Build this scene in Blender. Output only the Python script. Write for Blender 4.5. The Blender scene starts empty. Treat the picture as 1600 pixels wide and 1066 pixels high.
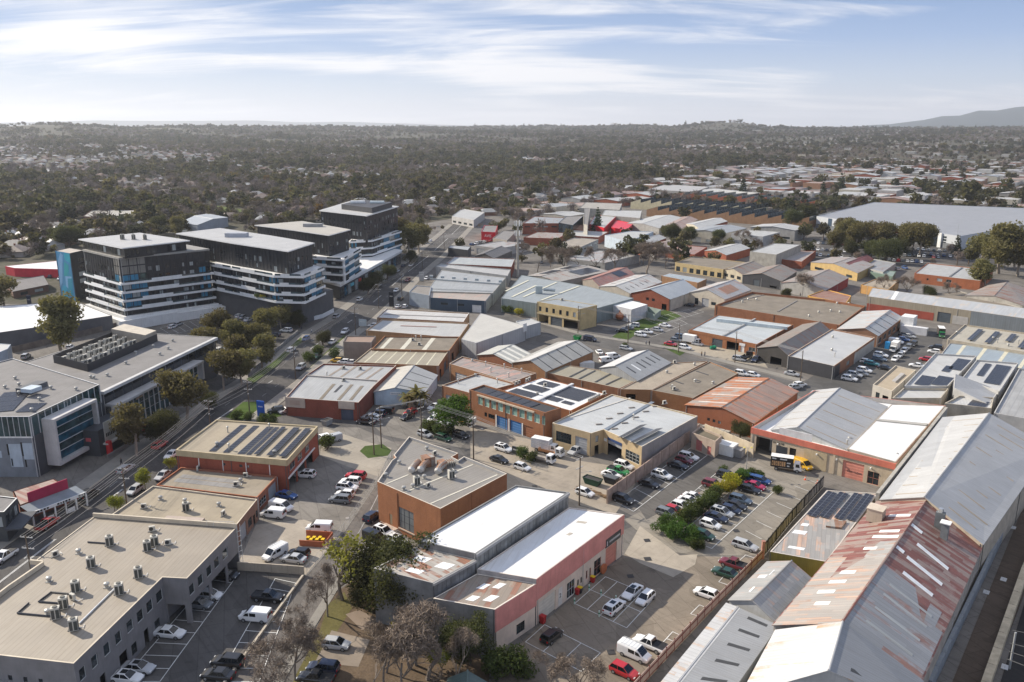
import bpy,math,random
import numpy as np
from mathutils import Vector,Matrix
random.seed(7);rng = np.random.default_rng(7)
S = bpy.context.scene
COL = S.collection
R = math.radians
# ---------------------------------------------------------------- camera
CAMH,FPX = 75.0,1280.0
PITCH = math.atan(333/FPX);SP,CP = math.sin(PITCH),math.cos(PITCH)
cd = bpy.data.cameras.new('camera');cam = bpy.data.objects.new('camera',cd);COL.objects.link(cam)
cd.sensor_width = 36;cd.lens = 36*FPX/1600;cd.clip_end = 60000;cd.clip_start = 1
cam.location = (0,0,CAMH);cam.rotation_euler = (math.pi/2-PITCH,0,0);S.camera = cam
# ---------------------------------------------------------------- sky, sun, exposure
SUN_AZ,SUN_EL = 150.0,31.0        # azimuth counter-clockwise from +X
sdir = Vector((math.cos(R(SUN_AZ))*math.cos(R(SUN_EL)),math.sin(R(SUN_AZ))*math.cos(R(SUN_EL)),math.sin(R(SUN_EL))))
W = bpy.data.worlds.new('World');S.world = W;W.use_nodes = True
nt = W.node_tree;bg = nt.nodes['Background'];bg.inputs[1].default_value = 0.08
def wn(t,**k):
 n = nt.nodes.new(t)
 for a,b in k.items(): setattr(n,a,b)
 return n
sky = wn('ShaderNodeTexSky',sky_type='NISHITA',sun_disc=False,sun_elevation=R(SUN_EL),sun_rotation=R(90-SUN_AZ),altitude=50,air_density=1.0,dust_density=0.7,ozone_density=2.0)
tc = wn('ShaderNodeTexCoord');sep = wn('ShaderNodeSeparateXYZ');nt.links.new(tc.outputs['Generated'],sep.inputs[0])
def wm(op,a,b=None,c=None):
 n = wn('ShaderNodeMath',operation=op)
 for i,v in enumerate((a,b,c)):
  if v is None: continue
  if isinstance(v,(int,float)): n.inputs[i].default_value = v
  else: nt.links.new(v,n.inputs[i])
 return n.outputs[0]
def wmix(f,a,b):
 n = wn('ShaderNodeMix',data_type='RGBA',clamp_factor=True)
 for i,v in ((0,f),(6,a),(7,b)):
  if isinstance(v,tuple): n.inputs[i].default_value = v
  elif isinstance(v,(int,float)): n.inputs[i].default_value = v
  else: nt.links.new(v,n.inputs[i])
 return n.outputs[2]
zc = wm('MAXIMUM',sep.outputs[2],0.0)
den = wm('ADD',zc,0.15)
cx_ = wm('DIVIDE',sep.outputs[0],den);cy_ = wm('DIVIDE',sep.outputs[1],den)
cmb = wn('ShaderNodeCombineXYZ');nt.links.new(cx_,cmb.inputs[0]);nt.links.new(cy_,cmb.inputs[1])
def wnoise(rot,scl,loc,scale,detail,rough,dist):
 mp = wn('ShaderNodeMapping');mp.inputs['Rotation'].default_value = (0,0,R(rot));mp.inputs['Scale'].default_value = scl;mp.inputs['Location'].default_value = loc
 nt.links.new(cmb.outputs[0],mp.inputs[0])
 nz = wn('ShaderNodeTexNoise');nt.links.new(mp.outputs[0],nz.inputs['Vector'])
 nz.inputs['Scale'].default_value = scale;nz.inputs['Detail'].default_value = detail;nz.inputs['Roughness'].default_value = rough;nz.inputs['Distortion'].default_value = dist
 return nz.outputs['Fac']
def wramp(v,a,b):
 n = wn('ShaderNodeMapRange',interpolation_type='SMOOTHSTEP',clamp=True);nt.links.new(v,n.inputs[0]);n.inputs[1].default_value = a;n.inputs[2].default_value = b
 return n.outputs[0]
CLX,CLY = 1.5,3.8
big = wnoise(14,(.6,1.0,1),(CLX,CLY,0),0.95,2,0.5,0.2)
fine = wnoise(26,(.38,1.15,1),(1.4,2.2,0),2.1,10,0.64,1.1)
wisp = wnoise(32,(.2,1.6,1),(4.1,.7,0),3.4,6,0.6,0.6)
cov = wm('ADD',wm('ADD',wm('MULTIPLY',big,0.62),wm('MULTIPLY',fine,0.36)),wm('MULTIPLY',wisp,.16))
mask = wm('MULTIPLY',wramp(cov,0.53,0.69),0.95)
def wcol(v,stops):
 n = wn('ShaderNodeValToRGB');nt.links.new(v,n.inputs[0]);e = n.color_ramp.elements
 while len(e) < len(stops): e.new(.5)
 for x,(p,c) in zip(e,stops): x.position = p;x.color = (*c,1)
 return n.outputs[0]
grad = wcol(zc,[(0,(.71,.73,.79)),(.05,(.50,.60,.76)),(.095,(.29,.43,.71)),(.16,(.15,.28,.56)),(1,(.12,.21,.46))])  # pales towards the horizon all the way round
gr10 = wmix(1.0,grad,(10,10,10,1));nt.nodes[-1].blend_type = 'MULTIPLY'
ns = wmix(1.0,sky.outputs[0],(.45,.45,.45,1));nt.nodes[-1].blend_type = 'MULTIPLY'
skyb = wmix(.25,gr10,ns)
c2 = wmix(mask,skyb,(8.0,7.95,8.1,1))
nt.links.new(c2,bg.inputs[0])
sd = bpy.data.lights.new('sun','SUN');sd.energy = 4.8;sd.angle = R(0.53);sd.color = (1.0,0.905,0.76)
sun = bpy.data.objects.new('sun',sd);COL.objects.link(sun);sun.rotation_euler = sdir.to_track_quat('Z','Y').to_euler();sun.location = (-400,300,400)
vs = S.view_settings;vs.view_transform = 'Standard';vs.look = 'None';vs.exposure = 0.70;vs.gamma = 1.0;vs.use_curve_mapping = False
S.cycles.max_bounces = 6;S.cycles.diffuse_bounces = 3;S.cycles.glossy_bounces = 2;S.cycles.transmission_bounces = 2;S.cycles.volume_bounces = 0;S.cycles.transparent_max_bounces = 4
S.cycles.caustics_reflective = False;S.cycles.caustics_refractive = False;S.cycles.sample_clamp_indirect = 4
S.cycles.use_denoising = True
# ---------------------------------------------------------------- geometry of the place: surveyed from the photograph
def P(x,y,z=0.0):
 u = (x-800)/FPX;v = (y-533)/FPX;t = (CAMH-z)/(SP+v*CP)
 return Vector((u*t,t*(CP-v*SP),z))
def hh(t,b):
 Y = P(*b).y;v = (t[1]-533)/FPX
 return CAMH - Y*(SP+v*CP)/(CP-v*SP)
# ---------------------------------------------------------------- materials
MATS = {}
class NT:
 def __init__(s,name):
  s.m = bpy.data.materials.new(name);s.m.use_nodes = True;s.t = s.m.node_tree;s.b = s.t.nodes['Principled BSDF']
 def n(s,t,**k):
  n = s.t.nodes.new(t)
  for a,b in k.items(): setattr(n,a,b)
  return n
 def put(s,sock,v):
  if isinstance(v,(int,float)): sock.default_value = v
  elif isinstance(v,tuple): sock.default_value = (*v,1) if (len(v) == 3 and sock.type == 'RGBA') else v
  else: s.t.links.new(v,sock)
 def math(s,op,a,b=0.0,c=0.0):
  n = s.n('ShaderNodeMath',operation=op);s.put(n.inputs[0],a);s.put(n.inputs[1],b);s.put(n.inputs[2],c);return n.outputs[0]
 def mix(s,f,a,b,mode='MIX'):
  n = s.n('ShaderNodeMix',data_type='RGBA',blend_type=mode);s.put(n.inputs[0],f);s.put(n.inputs[6],a);s.put(n.inputs[7],b);return n.outputs[2]
 def noise(s,vec,scale,det=4,ro=0.55,dist=0.0):
  n = s.n('ShaderNodeTexNoise');s.put(n.inputs['Vector'],vec);n.inputs['Scale'].default_value = scale;n.inputs['Detail'].default_value = det
  n.inputs['Roughness'].default_value = ro;n.inputs['Distortion'].default_value = dist;return n.outputs['Fac']
 def ramp(s,v,a,b,lo=0.0,hi=1.0):
  n = s.n('ShaderNodeMapRange',clamp=True);s.put(n.inputs[0],v);n.inputs[1].default_value = a;n.inputs[2].default_value = b;n.inputs[3].default_value = lo;n.inputs[4].default_value = hi;return n.outputs[0]
 def pos(s): return s.n('ShaderNodeNewGeometry').outputs['Position']
 def uv(s): return s.n('ShaderNodeUVMap').outputs['UV']
 def mapv(s,vec,scl=(1,1,1),rot=0.0):
  n = s.n('ShaderNodeMapping');s.put(n.inputs[0],vec);n.inputs['Scale'].default_value = scl;n.inputs['Rotation'].default_value = (0,0,rot);return n.outputs[0]
 def xyz(s,v):
  n = s.n('ShaderNodeSeparateXYZ');s.put(n.inputs[0],v);return n.outputs
 def fin(s,col,rough=0.7,metal=0.0,spec=0.4,bump=None,bd=0.05):
  s.put(s.b.inputs['Base Color'],col);s.put(s.b.inputs['Roughness'],rough);s.b.inputs['Metallic'].default_value = metal;s.b.inputs['Specular IOR Level'].default_value = spec
  if bump is not None:
   n = s.n('ShaderNodeBump');n.inputs['Strength'].default_value = 0.6;n.inputs['Distance'].default_value = bd;s.put(n.inputs['Height'],bump);s.put(s.b.inputs['Normal'],n.outputs[0])
  return s.m
def sc(c,k): return tuple(min(1.0,max(0.0,x*k)) for x in c)
def cached(f):
 def g(*a,**k):
  key = (f.__name__,a,tuple(sorted(k.items())))
  if key not in MATS: MATS[key] = f(*a,**k)
  return MATS[key]
 return g
@cached
def paint(col,rough=0.55,amt=0.14,spec=0.35):
 t = NT('paint');p = t.pos();a = t.noise(p,0.45,5,.6);b = t.noise(t.mapv(p,(2.2,2.2,0.25)),1.3,3)
 c = t.mix(t.ramp(a,.3,.7),sc(col,1-amt),sc(col,1+amt));c = t.mix(t.ramp(b,.52,.75,0,.35),c,sc(col,.62))
 return t.fin(c,rough,0,spec)
@cached
def brick(col,band=0.0):
 t = NT('brickwork');p = t.pos();a = t.noise(p,0.3,5,.65);f = t.noise(t.mapv(p,(4,4,11)),1.0,2)
 c = t.mix(t.ramp(a,.3,.7),sc(col,.80),sc(col,1.18));c = t.mix(t.ramp(f,.35,.65,0,.55),c,sc(col,.62))
 st = t.noise(t.mapv(p,(1.6,1.6,.12)),1.0,3);c = t.mix(t.ramp(st,.56,.75,0,.4),c,sc(col,.5))
 uvx = t.xyz(t.uv());cs = t.math('FRACT',t.math('MULTIPLY',uvx[1],1/.086));c = t.mix(t.ramp(cs,.0,.18,.35,0),c,(.38,.33,.28))
 return t.fin(c,.88,0,.2,bump=f,bd=.02)
@cached
def metalroof(col,rust=0.0,rcol=(.22,.085,.04),pitch=.76,rough=.5,var=.10,seam=.45):
 col = sc(col,.74) if max(col) < .78 else col
 t = NT('roof_sheeting');u = t.xyz(t.uv());p = t.pos()
 fu = t.math('MULTIPLY',u[0],1/pitch);fr = t.math('FRACT',fu);idx = t.math('FLOOR',fu);row = t.math('FLOOR',t.math('ADD',t.math('MULTIPLY',u[1],1/5.3),t.math('MULTIPLY',idx,.37)))
 cb = t.n('ShaderNodeCombineXYZ');t.put(cb.inputs[0],idx);t.put(cb.inputs[1],row);w = t.n('ShaderNodeTexWhiteNoise',noise_dimensions='2D');t.put(w.inputs['Vector'],cb.outputs[0])
 c = t.mix(w.outputs[0],sc(col,1-var),sc(col,1+var*.6))
 a = t.noise(p,.16,5,.62);c = t.mix(t.ramp(a,.35,.7,0,.5),c,sc(col,.72))
 cv = t.n('ShaderNodeCombineXYZ');t.put(cv.inputs[0],t.math('MULTIPLY',u[0],2.2));t.put(cv.inputs[1],t.math('MULTIPLY',u[1],.12))
 s = t.noise(cv.outputs[0],1.0,4,.6);c = t.mix(t.ramp(s,.5,.78,0,.45),c,sc((col[0]*.8,col[1]*.72,col[2]*.62),.75))
 if rust > 0:
  r1 = t.noise(p,.22,6,.68,.4);r2 = t.noise(cv.outputs[0],.7,5,.65);rr = t.math('ADD',t.math('MULTIPLY',r1,.55),t.math('MULTIPLY',r2,.45));rr = t.math('ADD',rr,t.math('MULTIPLY',t.math('SUBTRACT',w.outputs[0],.5),.34))
  th = .68-.36*rust;m = t.ramp(rr,th-.05,th+.07,0,.95);rc = t.mix(t.ramp(r2,.35,.65),sc(rcol,.7),sc(rcol,1.45));c = t.mix(m,c,rc)
 d = t.math('ABSOLUTE',t.math('SUBTRACT',fr,.5));c = t.mix(t.ramp(d,.40,.5,0,seam),c,sc(col,.45))
 wv = t.math('SINE',t.math('MULTIPLY',u[0],6.283/.19))
 return t.fin(c,rough,0.0,.45,bump=wv,bd=.012)
@cached
def membrane(col,var=.2,pitch=3.0):
 col = sc(col,.74);t = NT('flat_roofing');p = t.pos();a = t.noise(p,.22,6,.65);b = t.noise(p,1.6,4,.6);u = t.xyz(t.uv())
 c = t.mix(t.ramp(a,.3,.72),sc(col,1-var),sc(col,1+var));c = t.mix(t.ramp(b,.55,.8,0,.4),c,sc(col,.55))
 d = t.math('ABSOLUTE',t.math('SUBTRACT',t.math('FRACT',t.math('MULTIPLY',u[0],1/pitch)),.5));c = t.mix(t.ramp(d,.47,.5,0,.35),c,sc(col,.5))
 return t.fin(c,.85,0,.25)
@cached
def asphalt(col,patch=.35,crack=True,rot=0.9):
 t = NT('asphalt');p = t.mapv(t.pos(),(1,1,1),rot);a = t.noise(p,.09,6,.65);b = t.noise(p,.7,5,.65);g = t.noise(p,6.0,2)
 c = t.mix(t.ramp(a,.32,.7),sc(col,1-patch*.6),sc(col,1+patch*.6));c = t.mix(t.ramp(b,.52,.8,0,.5),c,sc(col,.62));c = t.mix(t.ramp(g,.3,.7,0,.25),c,sc(col,1.35))
 v = t.n('ShaderNodeTexVoronoi',distance='MANHATTAN');t.put(v.inputs['Vector'],p);v.inputs['Scale'].default_value = .11;v.inputs['Randomness'].default_value = .8
 pv = t.xyz(v.outputs['Color'])[0];c = t.mix(t.ramp(pv,.72,.73,0,.42),c,sc(col,.66));c = t.mix(t.ramp(pv,.2,.18,0,.22),c,sc(col,1.3))
 if crack:
  e = t.n('ShaderNodeTexVoronoi',feature='DISTANCE_TO_EDGE');t.put(e.inputs['Vector'],t.mapv(p,(1,1.0,1)));e.inputs['Scale'].default_value = .16
  c = t.mix(t.ramp(e.outputs['Distance'],.0,.010,.22,0),c,sc(col,.4))
 o = t.noise(p,.45,2,.4);c = t.mix(t.ramp(o,.66,.76,0,.55),c,sc(col,.45))
 tr = t.noise(t.mapv(p,(.05,1.1,1)),1.0,4,.6);c = t.mix(t.ramp(tr,.5,.68,0,.5),c,sc(col,.55));sp_ = t.noise(p,2.4,2,.5);c = t.mix(t.ramp(sp_,.66,.73,0,.55),c,sc(col,.38))
 bk = t.n('ShaderNodeTexBrick');t.put(bk.inputs['Vector'],t.mapv(p,(1,1,1),.35));bk.inputs['Scale'].default_value = .07;bk.inputs['Mortar Size'].default_value = .004;bk.inputs['Color1'].default_value = (1,1,1,1);bk.inputs['Color2'].default_value = (.82,.82,.82,1);bk.inputs['Mortar'].default_value = (.6,.6,.6,1)
 c = t.mix(.8,c,t.mix(1.0,c,bk.outputs['Color'],'MULTIPLY'))
 return t.fin(c,.9,0,.2)
@cached
def concrete(col,slab=4.0,rot=-0.904,var=.16):
 t = NT('concrete');q = t.mapv(t.pos(),(1,1,1),rot);a = t.noise(q,.16,6,.68);b = t.noise(q,1.1,4,.6)
 c = t.mix(t.ramp(a,.3,.7),sc(col,1-var),sc(col,1+var));c = t.mix(t.ramp(b,.52,.8,0,.4),c,sc(col,.6))
 x = t.xyz(q)
 for ax in (0,1):
  d = t.math('ABSOLUTE',t.math('SUBTRACT',t.math('FRACT',t.math('MULTIPLY',x[ax],1/slab)),.5));c = t.mix(t.ramp(d,.485,.5,0,.45),c,sc(col,.5))
 s = t.noise(q,.35,3,.5);c = t.mix(t.ramp(s,.62,.72,0,.4),c,sc(col,.5))
 return t.fin(c,.88,0,.2)
@cached
def grassmat(col):
 t = NT('grass');p = t.pos();a = t.noise(p,.35,6,.7);b = t.noise(p,3.0,4,.6)
 c = t.mix(t.ramp(a,.35,.68),sc(col,.8),sc(col,1.2));c = t.mix(t.ramp(a,.58,.75,0,.6),c,(.14,.105,.06));c = t.mix(t.ramp(b,.4,.7,0,.5),c,sc(col,.5))
 return t.fin(c,.95,0,.1,bump=b,bd=.08)
@cached
def leafmat(col,var=.35,yellow=0.0):
 t = NT('foliage');oi = t.n('ShaderNodeObjectInfo');p = t.pos();a = t.noise(p,.6,3,.6);b = t.noise(p,2.6,2)
 c = t.mix(t.ramp(a,.3,.7),sc(col,1-var),sc(col,1+var));c = t.mix(t.ramp(b,.45,.75,0,.5),c,(col[0]*1.5+yellow,col[1]*1.3+yellow*.8,col[2]*.8))
 hs = t.n('ShaderNodeHueSaturation');t.put(hs.inputs['Color'],c);t.put(hs.inputs['Hue'],t.ramp(oi.outputs['Random'],0,1,.47,.525));t.put(hs.inputs['Value'],t.ramp(oi.outputs['Random'],0,1,.7,1.35))
 t.fin(hs.outputs[0],.75,0,.2);tl = t.n('ShaderNodeBsdfTranslucent');t.put(tl.inputs['Color'],t.mix(.5,hs.outputs[0],(col[0]*1.6,col[1]*1.7,col[2]*.7)));ms = t.n('ShaderNodeMixShader');ms.inputs[0].default_value = .38
 t.t.links.new(t.b.outputs[0],ms.inputs[1]);t.t.links.new(tl.outputs[0],ms.inputs[2]);t.t.links.new(ms.outputs[0],t.t.nodes['Material Output'].inputs[0]);return t.m
@cached
def barkmat(col):
 t = NT('bark');p = t.pos();a = t.noise(t.mapv(p,(3,3,.6)),1.2,3);return t.fin(t.mix(a,sc(col,.55),sc(col,1.4)),.9,0,.15)
@cached
def glass(col=(.018,.026,.03),rough=.06,blind=0.0):
 t = NT('window_glass');p = t.pos();a = t.noise(p,.33,2);c = t.mix(t.ramp(a,.35,.65),sc(col,.5),sc(col,1.7))
 if blind > 0:
  oi = t.n('ShaderNodeObjectInfo');c = t.mix(t.ramp(oi.outputs['Random'],1-blind,1-blind+.02,0,.8),c,(.42,.46,.46))
 return t.fin(c,rough,0,.6)
@cached
def carpaint(col,rough=.22):
 t = NT('car_paint');t.b.inputs['Coat Weight'].default_value = .6;t.b.inputs['Coat Roughness'].default_value = .06
 a = t.noise(t.pos(),1.4,4);return t.fin(t.mix(t.ramp(a,.4,.8,0,.3),col,sc(col,.75)),rough+.15,0,.5)
@cached
def flat(col,rough=.6,metal=0.0,spec=.35):
 t = NT('plain_'+('metal' if metal else 'surface'));a = t.noise(t.pos(),1.1,3);return t.fin(t.mix(t.ramp(a,.3,.7),sc(col,.88),sc(col,1.1)),rough,metal,spec)
@cached
def pvmat():
 t = NT('photovoltaic_cells');u = t.xyz(t.uv());c = (.018,.018,.023)
 a = t.noise(t.pos(),.5,3);cc = t.mix(a,sc(c,.6),sc(c,1.6))
 for ax,pt in ((0,.167),(1,.167)):
  d = t.math('ABSOLUTE',t.math('SUBTRACT',t.math('FRACT',t.math('MULTIPLY',u[ax],1/pt)),.5));cc = t.mix(t.ramp(d,.46,.5,0,.35),cc,(.12,.12,.13))
 return t.fin(cc,.28,0,.3)
# ---------------------------------------------------------------- mesh builder
class MB:
 def __init__(s): s.v = [];s.f = [];s.mi = [];s.uv = [];s.mats = []
 def m(s,mat):
  if mat not in s.mats: s.mats.append(mat)
  return s.mats.index(mat)
 def poly(s,pts,mat,ud=None):
  pts = [Vector(p) for p in pts]
  if len(pts) < 3: return
  n = Vector((0,0,0))
  for i in range(len(pts)): n += pts[i].cross(pts[(i+1) % len(pts)])
  n = (pts[1]-pts[0]).cross(pts[2]-pts[0]) if n.length < 1e-9 else n
  if n.length < 1e-12: return
  n.normalize();a = Vector(ud) if ud is not None else (pts[1]-pts[0])
  a = a-n*a.dot(n)
  if a.length < 1e-9: a = pts[2]-pts[1]
  a.normalize();b = n.cross(a);k = len(s.v);s.v += [tuple(p) for p in pts];s.f.append(tuple(range(k,k+len(pts))));s.mi.append(s.m(mat));s.uv += [(p.dot(a),p.dot(b)) for p in pts]
 def quad(s,a,b,c,d,mat,ud=None): s.poly((a,b,c,d),mat,ud)
 def box(s,c,dims,mat,rz=0.0,top=None,M=None):
  dx,dy,dz = (d/2 for d in dims);T = Matrix.Translation(c) @ Matrix.Rotation(rz,4,'Z')
  if M is not None: T = M @ T
  p = [T @ Vector((x,y,z)) for z in (-dz,dz) for x,y in ((-dx,-dy),(dx,-dy),(dx,dy),(-dx,dy))]
  s.hexa(p,mat,top)
 def hexa(s,p,mat,top=None):
  s.poly((p[3],p[2],p[1],p[0]),mat);s.poly((p[4],p[5],p[6],p[7]),top or mat)
  for i in range(4): j = (i+1) % 4;s.poly((p[i],p[j],p[j+4],p[i+4]),mat)
 def prism(s,base,z0,z1,mat,top=None,bottom=True):
  n = len(base);lo = [Vector((p[0],p[1],z0)) for p in base];hi = [Vector((p[0],p[1],z1)) for p in base]
  if area2(base) < 0: lo.reverse();hi.reverse()
  for i in range(n): j = (i+1) % n;s.poly((lo[i],lo[j],hi[j],hi[i]),mat)
  s.poly(hi,top or mat)
  if bottom: s.poly(lo[::-1],mat)
 def tube(s,a,b,r0,r1,mat,n=6,cap=True):
  a,b = Vector(a),Vector(b);d = (b-a)
  if d.length < 1e-6: return
  d.normalize();x = d.orthogonal().normalized();y = d.cross(x)
  A = [a+(x*math.cos(2*math.pi*i/n)+y*math.sin(2*math.pi*i/n))*r0 for i in range(n)];B = [b+(x*math.cos(2*math.pi*i/n)+y*math.sin(2*math.pi*i/n))*r1 for i in range(n)]
  for i in range(n): j = (i+1) % n;s.poly((A[i],A[j],B[j],B[i]),mat)
  if cap: s.poly(B,mat);s.poly(A[::-1],mat)
 def mesh(s,name,origin=(0,0,0),smooth=False):
  me = bpy.data.meshes.new(name);o = Vector(origin);me.from_pydata([tuple(Vector(v)-o) for v in s.v],[],s.f)
  for m in s.mats: me.materials.append(m)
  if len(s.mats) > 1: me.polygons.foreach_set('material_index',s.mi)
  uvl = me.uv_layers.new(name='UVMap');uvl.data.foreach_set('uv',np.array(s.uv,dtype=np.float32).ravel())
  if smooth: me.polygons.foreach_set('use_smooth',[True]*len(s.f))
  me.update();return me
def area2(p): return sum(p[i][0]*p[(i+1) % len(p)][1]-p[(i+1) % len(p)][0]*p[i][1] for i in range(len(p)))/2
def tag(o,label=None,cat=None,group=None,kind=None):
 if label: o['label'] = label
 if cat: o['category'] = cat
 if group: o['group'] = group
 if kind: o['kind'] = kind
 return o
KIDS = {}
def ob(name,me,parent=None,loc=None,M=None,**t):
 o = bpy.data.objects.new(name,me);COL.objects.link(o)
 if parent is not None: o.parent = parent;KIDS.setdefault(parent,[]).append(o)
 if loc is not None: o.location = loc
 if M is not None: o.matrix_local = M
 return tag(o,**t)
def root(name,loc,label,cat,group=None,rz=0.0):
 o = ob(name,None,None,loc,label=label,cat=cat,group=group);o.rotation_euler.z = rz;o.empty_display_size = .5;return o
def part(name,mb,parent,origin=None,smooth=False,**t):
 return ob(name,mb.mesh(name,origin if origin is not None else parent.location,smooth),parent,**t)
def copy_tree(o,parent=None):
 c = o.copy();COL.objects.link(c)
 if parent is not None: c.parent = parent
 for ch in KIDS.get(o,()): copy_tree(ch,c)
 return c
NSH = [0]
def sheet(name,pts,z,mat,kind='structure',ud=None,world=False):
 NSH[0] += 1;z += NSH[0]*.0011;mb = MB();w = [Vector((p[0],p[1],z)) if world else P(p[0],p[1],z) for p in pts]
 if area2(w) < 0: w.reverse()
 mb.poly(w,mat,ud);c = sum(w,Vector())/len(w)
 return ob(name,mb.mesh(name,c),None,c,kind=kind)
def inset(p,d):
 n = len(p);out = [];sg = 1 if area2(p) > 0 else -1
 for i in range(n):
  a,b,c = Vector(p[i-1][:2]),Vector(p[i][:2]),Vector(p[(i+1) % n][:2])
  e1 = (b-a).normalized();e2 = (c-b).normalized();n1 = Vector((-e1.y,e1.x))*sg;n2 = Vector((-e2.y,e2.x))*sg
  k = 1+n1.dot(n2);k = max(k,.3);q = b+(n1+n2)*(d/k);out.append(Vector((q.x,q.y,p[i][2] if len(p[i]) > 2 else 0)))
 return out
def lerp(a,b,t): return a+(b-a)*t
# ---------------------------------------------------------------- buildings
GLASS = glass(blind=.18);DARK = flat((.012,.012,.013),.6);WHITE = paint((.72,.72,.70));ALU = paint((.55,.56,.56),.4);CREAM = paint((.62,.54,.40))
FRAME_W = flat((.6,.6,.58),.5);FRAME_D = flat((.05,.05,.055),.45)
WIN = {}
def window_mesh(w,h,nx,ny,fm,gm):
 k = (round(w,1),round(h,1),nx,ny,fm.name,gm.name)
 if k in WIN: return WIN[k]
 f = MB();b = .07
 f.box((w/2,0,b/2),(w,.08,b),fm);f.box((w/2,0,h-b/2),(w,.08,b),fm)
 f.box((b/2,0,h/2),(b,.08,h-2*b),fm);f.box((w-b/2,0,h/2),(b,.08,h-2*b),fm)
 for i in range(1,nx): f.box((w*i/nx,.004,h/2),(.05,.06,h-2*b),fm)
 for i in range(1,ny): f.box((w/2,.008,h*i/ny),(w-2*b,.05,.05),fm)
 g = MB();g.quad((b*.6,.012,b*.6),(w-b*.6,.012,b*.6),(w-b*.6,.012,h-b*.6),(b*.6,.012,h-b*.6),gm)
 WIN[k] = (f.mesh('window'),g.mesh('pane'));return WIN[k]
def proj(q):
 z = q.z-CAMH;d = q.y*CP-z*SP;return 800+FPX*q.x/d,533-FPX*(q.y*SP+z*CP)/d
def edge_at(a,b,x,z):
 lo,hi = 0.0,1.0;f = lambda t: proj(Vector((a.x+(b.x-a.x)*t,a.y+(b.y-a.y)*t,z)))[0];up = f(1) > f(0)
 for _ in range(30):
  m = (lo+hi)/2
  if (f(m) < x) == up: lo = m
  else: hi = m
 return (lo+hi)/2
def apex(L,Rr,A,h):
 """where along the gable (and how far above its eaves) the ridge stands"""
 l,r = P(*L,h),P(*Rr,h);t,z = .5,h+2
 for _ in range(40):
  t = edge_at(l,r,A[0],z);q = lerp(l,r,t);z = hhz(A,q)
 return z-h,t
def hhz(A,q):
 v = (A[1]-533)/FPX;return CAMH-q.y*(SP+v*CP)/(CP-v*SP)
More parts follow.
